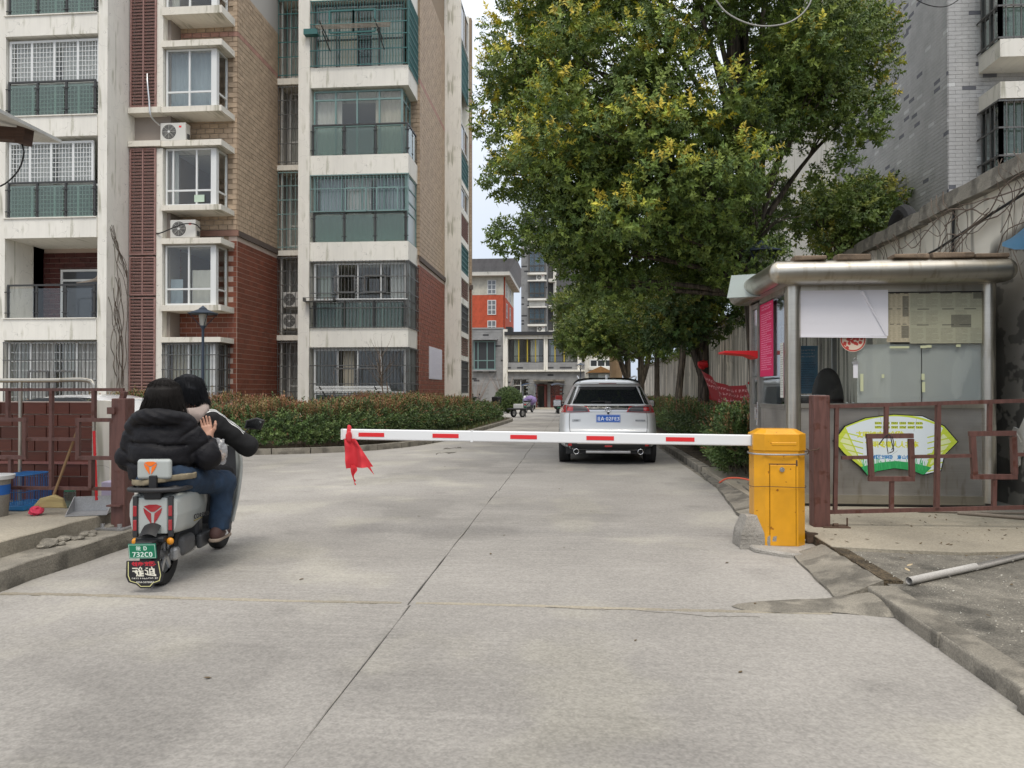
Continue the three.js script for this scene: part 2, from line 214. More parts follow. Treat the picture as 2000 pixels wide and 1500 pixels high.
const M = {
  road: mat('#ffffff', 0.93, { map: T.road, bumpMap: T.roadB, bumpScale: 0.003 }),
  mortar: mat([0.9, 0.88, 0.84], 0.95, { map: T.apron, bumpMap: T.roadB, bumpScale: 0.004 }),
  walk: mat('#ffffff', 0.95, { map: T.walk, bumpMap: T.roadB, bumpScale: 0.006 }),
  apron: mat('#ffffff', 0.95, { map: T.apron, bumpMap: T.roadB, bumpScale: 0.004 }),
  kerb: mat('#ffffff', 0.95, { map: T.kerb, bumpMap: T.roadB, bumpScale: 0.006 }),
  cementpale: mat('#ffffff', 0.95, { map: T.cement, bumpMap: T.roadB, bumpScale: 0.008 }),
  soil: mat('#ffffff', 1, { map: T.soil, bumpMap: T.roadB, bumpScale: 0.02 }),
  plaster: mat([0.95, 0.95, 0.94], 0.9, { map: T.plaster }),
  plasterG: mat([0.92, 0.92, 0.9], 0.92, { map: T.plaster }),
  plasterF: mat([0.9, 0.88, 0.84], 0.92, { map: T.plaster }),
  oldwall: mat('#ffffff', 0.95, { map: T.oldwall, bumpMap: T.roadB, bumpScale: 0.006 }),
  nearwall: mat('#ffffff', 0.95, { map: T.nearwall, bumpMap: T.roadB, bumpScale: 0.004 }),
  room: mat([0.46, 0.44, 0.41], 0.95),
  groutTan: mat([0.3, 0.225, 0.155], 0.95), groutRed: mat([0.5, 0.4, 0.34], 0.95), groutGrey: mat([0.3, 0.3, 0.3], 0.95),
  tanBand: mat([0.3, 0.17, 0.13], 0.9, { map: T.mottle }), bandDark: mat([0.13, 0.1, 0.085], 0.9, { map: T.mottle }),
  curtains: [[0.62, 0.62, 0.6], [0.55, 0.5, 0.4], [0.36, 0.42, 0.46], [0.42, 0.47, 0.42], [0.6, 0.58, 0.52]].map(c => pmat(c, 0.95, { transmission: 0.25, thickness: 0 })),
  louvre: mat([0.4, 0.235, 0.21], 0.75, { map: T.rust }),
  white: mat([0.72, 0.73, 0.72], 0.45), whiteOld: mat([0.58, 0.57, 0.53], 0.6, { map: T.mottle }),
  teal: mat([0.035, 0.14, 0.135], 0.5), tealPale: mat([0.17, 0.27, 0.26], 0.5), steelDark: mat([0.055, 0.055, 0.055], 0.5, { metalness: 0.3 }), barGrey: mat([0.16, 0.16, 0.155], 0.5, { metalness: 0.4, map: T.rust }),
  glass: pmat([0.95, 0.965, 0.96], 0.04, { transmission: 1, thickness: 0, ior: 1.5 }),
  glassGreen: pmat([0.6, 0.7, 0.66], 0.05, { transmission: 0.92, thickness: 0, ior: 1.5 }),
  glassFrost: pmat([0.55, 0.62, 0.6], 0.35, { transmission: 0.6, thickness: 0, ior: 1.5 }),
  glassDark: pmat([0.05, 0.055, 0.06], 0.06, { ior: 1.5 }),
  curtain: pmat([0.5, 0.54, 0.53], 0.95, { transmission: 0.3, thickness: 0 }), curtainBlue: pmat([0.12, 0.26, 0.38], 0.95, { transmission: 0.25, thickness: 0 }),
  ac: mat([0.62, 0.61, 0.57], 0.5), acDark: mat([0.05, 0.05, 0.05], 0.6), black: mat([0.012, 0.012, 0.013], 0.55), rubber: mat([0.018, 0.018, 0.019], 0.85), plastic: mat([0.03, 0.03, 0.032], 0.5),
  steel: mat([0.47, 0.46, 0.45], 1, { metalness: 1, map: T.brushed, roughnessMap: T.brushedR }),
  steelRound: mat([0.62, 0.6, 0.55], 0.34, { metalness: 1, map: T.brushed }),
  chrome: mat([0.75, 0.75, 0.76], 0.12, { metalness: 1 }), alu: mat([0.62, 0.63, 0.64], 0.35, { metalness: 0.9 }), galv: mat([0.5, 0.5, 0.5], 0.5, { metalness: 0.7, map: T.mottle }),
  fence: mat([0.165, 0.075, 0.062], 0.6, { map: T.rust }),
  yellow: pmat([0.86, 0.4, 0.012], 0.42, { map: T.paintwear, clearcoat: 0.2 }),
  armWhite: pmat([0.8, 0.81, 0.82], 0.35, {}), red: mat([0.72, 0.02, 0.025], 0.5), flag: pmat([0.72, 0.035, 0.05], 0.8, { transmission: 0.2, thickness: 0 }),
  bark: mat('#ffffff', 0.95, { map: T.bark, bumpMap: T.bark, bumpScale: 0.02 }), barkPale: mat([0.3, 0.25, 0.2], 0.95, { map: T.mottle }), vine: mat([0.17, 0.13, 0.1], 0.95),
  wood: mat([0.09, 0.05, 0.035], 0.8, { map: T.grain }), lampBlue: mat([0.03, 0.045, 0.07], 0.5), lampGlass: pmat([0.75, 0.73, 0.66], 0.5, { transmission: 0.4, thickness: 0 }),
  paperWhite: mat([0.74, 0.73, 0.77], 0.8), pipe: mat([0.62, 0.6, 0.57], 0.5, { map: T.mottle }), wire: mat([0.02, 0.02, 0.02], 0.6), wireRust: mat([0.1, 0.06, 0.04], 0.8),
};

// ---------------------------------------------------------------- hand-made strokes for Chinese characters (grid 0..9, y down)
const HAN = {
  '皖': '3021 1218 1242 4248 1545 1848 7071 5253 5292 9293 6484 5595 665859 76788999 9998', '雅': '0141 114 0454 334639 3448 2559 7061 5263 6369 6494 6696 6797 6999 7479 8182', '迪': '1121 034 032427 07289998 4248 4282 8288 4585 4787 6087',
  '文': '5051 0292 726548290 32546889', '明': '0107 0131 3137 0434 0737 5158069 5191 919899 5494 5696', '城': '0333 1018 0838 4292 424838 4464 646758 6178898 8395 8182', '市': '5051 0292 1418 1484 8488 5259', '齐': '5051 0292 726548 32546 3639 6669', '创': '3003 3054 2545 252899 7177 909987', '建': '0030 30033505 0519 2489 99 4282 8286 4484 3696 6068 3888',
  '成': '1282 122689 1545 454736 5067899998 8385 7081', '果': '1181 1114 8184 1484 1282 5059 0696 5629 5689', '人': '504609 516899', '共': '0292 3037 7077 0696 3829 6889', '享': '5051 0292 2464 2426 6466 2646 0797 5759 3585 8567', '谢': '0011 0323 232849 4128 4146 46 5158 5454 6292 8089', '区': '0090 0009 0999 7236 3286', '委': '7011 0292 5154 3203 6294 4667 2889 0696', '唐': '5051 1191 112609 3383 8386 2595 3686 5057 3787 3739 7779 3979', '山': '5058 1318 1898 9398', '镇': '2003 1333 0636 2369 2899 4191 6062 5282 5287 8287 5484 3898 5939', '宣': '5051 0292 0204 9294 2474 3676 3638 7678 3868 0999', '笑': '0010',
};
function han(g, ch, x, y, w, h, lw) {
  const st = HAN[ch]; g.lineWidth = lw; g.lineCap = 'square'; g.lineJoin = 'miter';
  if (!st) return; for (const s of st.split(' ')) { if (s.length < 4) continue; g.beginPath(); for (let i = 0; i + 1 < s.length; i += 2) { const X = x + (+s[i] / 9) * w, Y = y + (+s[i + 1] / 9) * h; i ? g.lineTo(X, Y) : g.moveTo(X, Y); } g.stroke(); }
}
const hanText = (g, str, x, y, w, h, gap, lw) => { let X = x; for (const c of str) { if (c !== ' ') han(g, c, X, y, w, h, lw); X += w + gap; } };
// rows of print too small to read in the photograph
function smallPrint(g, x, y, w, h, rows, seed, fill = 0.85) { const r = rng(seed), rh = h / rows; for (let i = 0; i < rows; i++) { let X = x; const end = x + w * (i % 5 === 4 ? 0.5 : fill + r() * (1 - fill)); while (X < end) { const cw = rh * 0.52; for (let k = 0; k < 3; k++) g.fillRect(X + r() * cw * 0.5, y + i * rh + rh * 0.12 + r() * rh * 0.45, cw * (0.25 + 0.5 * r()), rh * 0.13); g.fillRect(X + r() * cw * 0.6, y + i * rh + rh * 0.1, cw * 0.15, rh * 0.55); X += cw * 1.15; } } }

// ---------------------------------------------------------------- ground, road slabs, kerbs, pavement
{
  const ground = struct(part('ground', [new THREE.PlaneGeometry(700, 700).rotateX(-PI / 2).translate(0, -0.07, -150)], M.soil)); tag(ground, 'bare earth beneath the road and the planting beds', 'ground');
  // concrete road laid as slabs with open joints
  const road = new THREE.Group(); road.name = 'road'; scene.add(road); struct(road); tag(road, 'worn pale concrete road of large slabs leading past the barrier', 'road');
  part('joint_bed', slab(rect(-24, 2.02, -63, 6), -0.06, -0.018), mat([0.045, 0.042, 0.036], 1), road);
  const r = rng(11), zs = [6, 0.75, -4.9, -10.55, -16.2, -21.85, -27.5, -33.2, -38.9, -44.6, -50.3, -56, -62.5];
  const jit = (x0, x1, z0, z1) => { const p = [], n = 14, g = 0.008; const e = () => (r() - 0.5) * 0.011; for (let i = 0; i < n; i++) p.push([lerp(x0 + g, x1 - g, i / n), z1 + g + e()]); for (let i = 0; i < n; i++) p.push([x1 - g + e(), lerp(z1 + g, z0 - g, i / n)]); for (let i = 0; i < n; i++) p.push([lerp(x1 - g, x0 + g, i / n), z0 - g + e()]); for (let i = 0; i < n; i++) p.push([x0 + g + e(), lerp(z0 - g, z1 + g, i / n)]); return p; };
  for (let k = 0; k + 1 < zs.length; k++) {
    const far = zs[k] < -30;
    for (const [x0, x1] of [[-24, -13], [-13, -7.2], [-7.2, -1.1 + 0.02 * (k % 2)], [-1.1 + 0.02 * (k % 2), 2.02]]) {
      if (x1 < -6 && far) continue;
      part('slab', slab(jit(x0, x1, zs[k], zs[k + 1]), -0.06, (r() - 0.5) * 0.003, 0.004), M.road, road);
    }
  }
  // raised mortar in the near joint
  const strip = (z, x0, x1, w0, w1, y, seed, m = M.mortar) => { const q = rng(seed), a = [], c = [], n = 70; for (let i = 0; i <= n; i++) { const x = lerp(x0, x1, i / n), w = lerp(w0, w1, i / n) * (0.7 + 0.6 * q()); a.push([x, z + w / 2 + 0.012 * Math.sin(x * 2.3)]); c.unshift([x, z - w / 2 * (0.6 + 0.8 * q()) + 0.012 * Math.sin(x * 2.3)]); } return part('mortar_joint', slab(a.concat(c), -0.02, y, 0.002), m, road); };
  strip(-4.925, -3.95, -1.15, 0.045, 0.03, 0.004, 3, M.apron); strip(-4.925, -1.05, 1.6, 0.03, 0.045, 0.004, 4, M.apron);
  const crack = (pts, w) => { const a = [], c = [], q = rng(pts.length * 7 + Math.round(pts[0][0])); for (let i = 0; i + 1 < pts.length; i++) for (let k = 0; k < 8; k++) { const t = k / 8, p = onG(lerp(pts[i][0], pts[i + 1][0], t) + (q() - 0.5) * 5, lerp(pts[i][1], pts[i + 1][1], t) + (q() - 0.5) * 2.5), ww = w * (0.4 + 0.8 * q()); a.push([p[0], p[2] + ww]); c.unshift([p[0], p[2] - ww]); } part('crack', slab(a.concat(c), -0.02, 0.003), mat([0.13, 0.12, 0.1], 1), road); };
  crack([[850, 887], [862, 884], [880, 885], [893, 883]], 0.02); crack([[866, 877], [882, 875], [905, 874]], 0.03); crack([[1010, 1182], [1120, 1190], [1240, 1192], [1380, 1204], [1500, 1206]], 0.004);
  // trowelled wedge of mortar against the kerb
  part('mortar_ramp', grid(24, 12, (u, v) => { const x = lerp(1.0, 2.12, u), s = Math.sqrt(u), z = -5.02 + (v - 0.42) * 0.5 * s * (1 + 0.15 * Math.sin(u * 9)) - 0.17 * u; const hgt = 0.085 * u * u * Math.pow(Math.sin(PI * clamp(v)), 0.7); return [x, 0.004 + hgt + 0.004 * n3(x * 9, 1, z * 9), z]; }), M.kerb, road);
  // outer worn edge beside the pavement
  part('roadside_concrete', slab([[2.02, 6], [2.02, -62], [2.35, -62], [2.35, 6]], -0.06, -0.012), M.kerb, road);

  // right pavement
  const walk = new THREE.Group(); walk.name = 'pavement'; scene.add(walk); struct(walk); tag(walk, 'dark gritty concrete pavement in front of the guard booth', 'pavement');
  part('pavement_surface', grid(40, 60, (u, v) => { const x = lerp(2.12, 5.3, u), z = lerp(5, -6.55, v); return [x, 0.085 + 0.012 * n3(x * 1.1, 0, z * 0.9) + 0.004 * n3(x * 6, 2, z * 6), z]; }), M.walk, walk);
  part('concrete_apron', rough(slab([[2.12, -6.5], [2.5, -6.42], [3.1, -6.35], [3.8, -6.5], [4.5, -6.4], [5.4, -6.5], [5.4, -13], [2.12, -13]], -0.05, 0.112, 0.006), 0.004, 4), M.apron, walk);
  for (const [z0, z1] of [[5, 3.3], [3.3, 1.6], [1.6, -0.4], [-0.4, -1.85], [-1.85, -3.52], [-3.52, -4.3], [-4.3, -5.3]]) part('kerb_stone', rough(rb(1.9 + (z1 < -4 ? 0.05 : 0.02), 2.13, -0.05, 0.1 + (r() - 0.5) * 0.012, z0 - 0.006, z1 + 0.006, 0.022, 2), 0.006, 9), M.kerb, walk);
  // broken ramp slabs laid against the kerb
  const ramp = (pts, h0, h1, n = 'ramp_slab') => { let g = mergeVertices(fixed(new THREE.BoxGeometry(1, 1, 1, 8, 2, 14))); const P = g.attributes.position; for (let i = 0; i < P.count; i++) { const u = P.getX(i) + 0.5, t = P.getY(i) + 0.5, v = 0.5 - P.getZ(i), wob = 0.012 * n3(v * 9 + pts[0][1], 2, u); const x = lerp(lerp(pts[0][0], pts[1][0], v), lerp(pts[3][0], pts[2][0], v), u) + (u < 0.01 ? wob : 0), z = lerp(lerp(pts[0][1], pts[1][1], v), lerp(pts[3][1], pts[2][1], v), u); P.setXYZ(i, x, lerp(-0.04, lerp(h0, h1, u) + 0.006 * n3(x * 14, 4, z * 14), t), z); } g = g.toNonIndexed(); g.computeVertexNormals(); return part(n, g, M.kerb, walk); };
  ramp([[1.73, -5.2], [1.82, -6.6], [2.16, -6.75], [2.1, -5.4]], 0.02, 0.1);
  ramp([[1.8, -7.6], [1.8, -8.75], [2.15, -8.85], [2.15, -7.6]], 0.04, 0.11);
  ramp([[1.81, -8.8], [2.02, -11.2], [2.3, -11.2], [2.15, -8.9]], 0.04, 0.12); ramp([[2.0, -11.25], [2.09, -13.0], [2.34, -13.0], [2.28, -11.25]], 0.03, 0.12);
  part('earth_gap', rough(b(2.1, 2.22, 0.0, 0.1, -8, -5.4), 0.012, 14), M.soil, walk);

  // left steps
  const steps = new THREE.Group(); steps.name = 'steps'; scene.add(steps); struct(steps); tag(steps, 'two low cracked concrete steps beside the red gate post', 'steps');
  const stepG = (x1, y0, y1, z0, z1, seed) => { const q = rng(seed), p = []; for (let i = 0; i <= 40; i++) p.push([x1 + (q() - 0.5) * 0.02 + (q() > 0.9 ? -0.02 : 0), lerp(z0, z1, i / 40)]); p.push([-12, z1], [-12, z0]); return slab(p.reverse(), y0, y1, 0.008); };
  part('lower_step', stepG(-4.0, -0.05, 0.148, 4, -6.95, 5), M.kerb, steps); part('upper_step', stepG(-4.3, 0.14, 0.27, 4, -7.6, 6), M.apron, steps);
  { const q = rng(8); for (let i = 0; i < 16; i++) { const s = 0.025 + 0.06 * q() * q(), zz = -5.7 - q() * 1.15; part('broken_chunk', rough(new THREE.IcosahedronGeometry(1, 1).scale(s * 1.1, s * 0.55, s * 1.5).rotateY(q() * 6).translate(-4.26 + 0.1 * q(), 0.148 + s * 0.4, zz), s * 0.22, 1.2 / s), M.kerb, steps); } }

  // far yard in front of the two-storey building, and the car park left of the hedge
  struct(tag(part('yard', slab(rect(-30, 20, -64, -57.2), -0.05, 0.03), M.apron), 'pale concrete yard before the far grey building', 'yard'));
  // planting beds with kerbs
  const bedL = new THREE.Group(); bedL.name = 'planting_bed'; scene.add(bedL); struct(bedL); tag(bedL, 'earth bed with a curved kerb under the left hedge', 'planting bed');
  const edge = [[-14, -15.6], [-9, -15.8], [-7, -16.05], [-5.6, -16.7], [-4.7, -17.6], [-4.1, -18.9], [-3.75, -20.5], [-3.5, -23], [-3.25, -27], [-3.05, -31], [-2.98, -35], [-3.3, -36.2]];
  const ec = new THREE.CatmullRomCurve3(edge.map(([x, z]) => V3(x, 0, z))), EP = ec.getSpacedPoints(70);
  part('soil', slab(EP.map(p => [p.x - 0.05, p.z - 0.05]).concat([[-14, -36.2]]).reverse(), -0.04, 0.09), M.soil, bedL);
  for (let i = 0; i + 1 < EP.length; i += 2) { const a = EP[i], c = EP[Math.min(i + 2, EP.length - 1)]; part('kerb_stone', rough(bar([a.x, 0.05, a.z], [lerp(a.x, c.x, 0.985), 0.05, lerp(a.z, c.z, 0.985)], 0.13, 0.16), 0.006, 8), M.kerb, bedL); }
  const bedR = new THREE.Group(); bedR.name = 'planting_bed_001'; numbered('planting_bed'); numbered('planting_bed'); scene.add(bedR); struct(bedR); tag(bedR, 'earth bed with a kerb under the right hedge along the old wall', 'planting bed');
  part('soil', slab([[2.3, -13], [2.3, -60], [4.85, -60], [4.85, -10.8], [2.6, -10.8]], -0.04, 0.1), M.soil, bedR);
  for (let z = -13.1; z > -58; z -= 1) part('kerb_stone', rough(rb(2.1, 2.26, -0.05, 0.12, z, z - 0.985, 0.015, 1), 0.005, 8), M.kerb, bedR);
}
// ---------------------------------------------------------------- building kit: windows, bars, railings, tiles (all local: x 0..w, y 0..h, facing +z)
function place(name, parent, [x, y, z], turn) { const o = sub(name, parent); o.position.set(x, y, z); o.rotation.y = turn || 0; return o; }
const drape = (x0, x1, y0, y1, z, folds, amp = 0.03) => grid(Math.max(6, folds * 4), 4, (u, v) => [lerp(x0, x1, u), lerp(y0, y1, v), z + amp * Math.sin(u * folds * 6.283) * (1 - 0.4 * v) + 0.01 * Math.sin(u * 17)]);
let curtainNo = 0;
function win(parent, at, w, h, o = {}, turn = 0) {
  const g = place('window', parent, at, turn), fw = o.fw || 0.05, fm = o.fm || M.white, cols = o.cols || [0, 0.5, 1], rows = o.rows || [0, 1], d = 0.06, bars = [];
  bars.push(b(0, w, 0, fw, -d, 0), b(0, w, h - fw, h, -d, 0), b(0, fw, fw, h - fw, -d, 0), b(w - fw, w, fw, h - fw, -d, 0));
  for (const c of cols.slice(1, -1)) bars.push(b(c * w - fw / 2, c * w + fw / 2, fw, h - fw, -d + 0.003, -0.003));
  for (const r of rows.slice(1, -1)) for (let i = 0; i + 1 < cols.length; i++) bars.push(b(cols[i] * w + fw * 0.5, cols[i + 1] * w - fw * 0.5, r * h - fw / 2, r * h + fw / 2, -d + 0.006, -0.006));
  part('frame', bars, fm, g);
  for (let i = 0; i + 1 < cols.length; i++) for (let j = 0; j + 1 < rows.length; j++) if (!(o.open && o.open.includes(i + ',' + j))) part('pane', b(cols[i] * w + 0.01, cols[i + 1] * w - 0.01, rows[j] * h + 0.01, rows[j + 1] * h - 0.01, -0.036, -0.03), o.glass || M.glass, g);
  if (o.muntin) { const [mc, mr] = o.muntin, q = []; for (let i = 0; i + 1 < cols.length; i++) { const a = cols[i] * w + fw / 2, c = cols[i + 1] * w - fw / 2; for (let k = 1; k < mc; k++) q.push(b(lerp(a, c, k / mc) - 0.008, lerp(a, c, k / mc) + 0.008, fw, h - fw, -0.026, -0.014)); for (let k = 1; k < mr; k++) q.push(b(a, c, lerp(fw, h - fw, k / mr) - 0.008, lerp(fw, h - fw, k / mr) + 0.008, -0.029, -0.011)); } part('muntins', q, fm, g); }
  for (const [a, c, f, y0 = 0.02, y1 = 0.98, mm] of o.curtain || []) part('curtain', drape(a * w, c * w, y0 * h, y1 * h, -0.22, f), mm || M.curtains[(curtainNo++ * 7 + (curtainNo >> 2)) % 5], g);
  return g;
}
function bars(parent, at, w, h, o = {}, turn = 0) {
  const g = [], n = o.n || Math.round(w / 0.12), r = o.r || 0.009, rails = o.rails || [0.02, 0.35, 0.68, 0.98];
  for (let i = 0; i <= n; i++) g.push(b(i / n * w - r, i / n * w + r, 0, h, -r, r));
  for (const y of rails) g.push(b(-0.012, w + 0.012, y * h - 0.016, y * h + 0.016, r + 0.002, r + 0.016));
  for (const [x0, x1, y0, y1] of o.hatch || []) { const t = 0.028, a = x0 * w, c = x1 * w, d = y0 * h, e = y1 * h; g.push(b(a - t, a + t, d, e, 0.012, 0.05), b(c - t, c + t, d, e, 0.012, 0.05), b(a, c, d - t, d + t, 0.014, 0.048), b(a, c, e - t, e + t, 0.014, 0.048)); }
  const p = part('security_grille', g, o.m || M.barGrey, parent); p.position.set(...at); p.rotation.y = turn; return p;
}
function railing(parent, at, w, h, n = 3, o = {}, turn = 0) {
  const g = place('railing', parent, at, turn), q = [b(-0.02, w + 0.02, h - 0.05, h, -0.03, 0.03)];
  for (let i = 0; i <= n; i++) q.push(b(i / n * w - 0.03, i / n * w + 0.03, 0, h - 0.05, -0.025, 0.025));
  for (let i = 0; i <= n; i++) for (const y of [0.18, 0.78]) q.push(b(i / n * w - 0.09, i / n * w + 0.09, y * h - 0.012, y * h + 0.012, 0.027, 0.05));
  part('posts', q, o.m || M.steelDark, g);
  for (let i = 0; i < n; i++) part('pane', b(i / n * w + 0.06, (i + 1) / n * w - 0.06, 0.03, h * 0.88, 0.03, 0.036), o.glass || M.glassGreen, g);
  return g;
}
// tiles: collected first, then the nearest become meshes of their own and the rest one mesh
function tileSet() { return []; }
function tiles(list, at, dir, u0, u1, v0, v1, tw, th, col, o = {}) { // dir 'x': wall faces +z, runs along x; 'z': faces +x, runs along z
  const j = o.joint || 0.016, r = rng(o.seed || 1), rows = Math.floor((v1 - v0) / th);
  for (let k = 0; k < rows; k++) {
    const off = (k % 2) * tw / 2;
    for (let u = u0 - off; u < u1 - 0.02; u += tw) {
      const a = Math.max(u, u0), c = Math.min(u + tw, u1); if (c - a < 0.05) continue;
      const cv = col(k, r, (a + c) / 2, v0 + k * th), y = v0 + (k + 0.5) * th, x = (a + c) / 2, w = c - a - j, d = 0.008 + (r() - 0.5) * 0.004;
      if (o.skip && o.skip(x, y)) continue;
      list.push({ p: dir === 'x' ? [x, y, at + d - 0.008] : [at + d - 0.008, y, x], s: dir === 'x' ? [w, th - j, 0.016] : [0.016, th - j, w], c: cv, d: 0 });
    }
  }
}
function layTiles(list, parent, name, roughness, map, most = 290) {
  for (const t of list) t.d = len(t.p[0], t.p[1] - 1.4, t.p[2]) + (t.vis === false ? 100 : 0);
  list.sort((p, q) => p.d - q.d);
  const geoms = {}, mats = {}, box = new THREE.BoxGeometry(1, 1, 1);
  for (const t of list.slice(0, most)) {
    const ck = t.c.map(v => Math.round(v * 60)).join(), sk = t.s.map(v => Math.round(v * 500)).join();
    mats[ck] = mats[ck] || mat(t.c, roughness, { map }); if (!geoms[sk]) geoms[sk] = metric(fix(new THREE.BoxGeometry(...t.s)));
    share(name, geoms[sk], mats[ck], parent, ...t.p);
  }
  const rest = list.slice(most), n = rest.length; if (!n) return;
  const src = metric(fix(new THREE.BoxGeometry(1, 1, 1))), sp = src.attributes.position, sn = src.attributes.normal, P = new Float32Array(n * 108), N = new Float32Array(n * 108), C = new Float32Array(n * 108), U = new Float32Array(n * 72);
  rest.forEach((t, i) => { for (let k = 0; k < 36; k++) { const q = (i * 36 + k) * 3, x = sp.getX(k) * t.s[0] + t.p[0], y = sp.getY(k) * t.s[1] + t.p[1], z = sp.getZ(k) * t.s[2] + t.p[2]; P[q] = x; P[q + 1] = y; P[q + 2] = z; N[q] = sn.getX(k); N[q + 1] = sn.getY(k); N[q + 2] = sn.getZ(k); C[q] = t.c[0]; C[q + 1] = t.c[1]; C[q + 2] = t.c[2]; U[(i * 36 + k) * 2] = t.s[0] < 0.1 ? z : x; U[(i * 36 + k) * 2 + 1] = y; } });
  const g = new THREE.BufferGeometry(); g.setAttribute('position', new THREE.BufferAttribute(P, 3)); g.setAttribute('normal', new THREE.BufferAttribute(N, 3)); g.setAttribute('uv', new THREE.BufferAttribute(U, 2)); g.setAttribute('color', new THREE.BufferAttribute(C, 3));
  const m = new THREE.Mesh(g, mat([1, 1, 1], roughness, { vertexColors: true, map })); m.name = name + '_field'; m.castShadow = m.receiveShadow = true; parent.add(m); stuff(m);
}
const tone = (c, v) => (k, r) => { const q = Math.floor(r() * 4) / 4, f = 1 + (q - 0.4) * v; return c.map(x => x * f); };
function acUnit(label, at, turn = 0, s = 1) {
  const t = thing('air_conditioner', label, 'air conditioner', at, turn, 'air conditioner units on the buildings'); t.scale.setScalar(s);
  part('casing', [rb(-0.42, 0.42, 0.03, 0.6, -0.16, 0.14, 0.02), b(-0.36, -0.3, 0, 0.04, -0.12, 0.12), b(0.3, 0.36, 0, 0.04, -0.12, 0.12)], M.ac, t);
  part('fan_recess', new THREE.CylinderGeometry(0.23, 0.23, 0.012, 24).rotateX(PI / 2).translate(-0.13, 0.315, 0.142), M.acDark, t);
  const q = []; for (let i = 1; i < 6; i++) q.push(new THREE.TorusGeometry(0.04 * i, 0.004, 4, 20).translate(-0.13, 0.315, 0.155)); for (let i = 0; i < 8; i++) q.push(rod([-0.13, 0.315, 0.154], [-0.13 + 0.22 * _c(i * PI / 4), 0.315 + 0.22 * _s(i * PI / 4), 0.154], 0.004, 0.004, 4));
  part('fan_grille', q, M.ac, t); part('fan_hub', new THREE.CylinderGeometry(0.035, 0.035, 0.02, 12).rotateX(PI / 2).translate(-0.13, 0.315, 0.152), M.white, t);
  part('badge', b(0.2, 0.28, 0.44, 0.5, 0.14, 0.1425), M.red, t); part('side_valve', [rb(0.42, 0.46, 0.1, 0.26, -0.06, 0.06, 0.01)], M.acDark, t);
  return t;
}

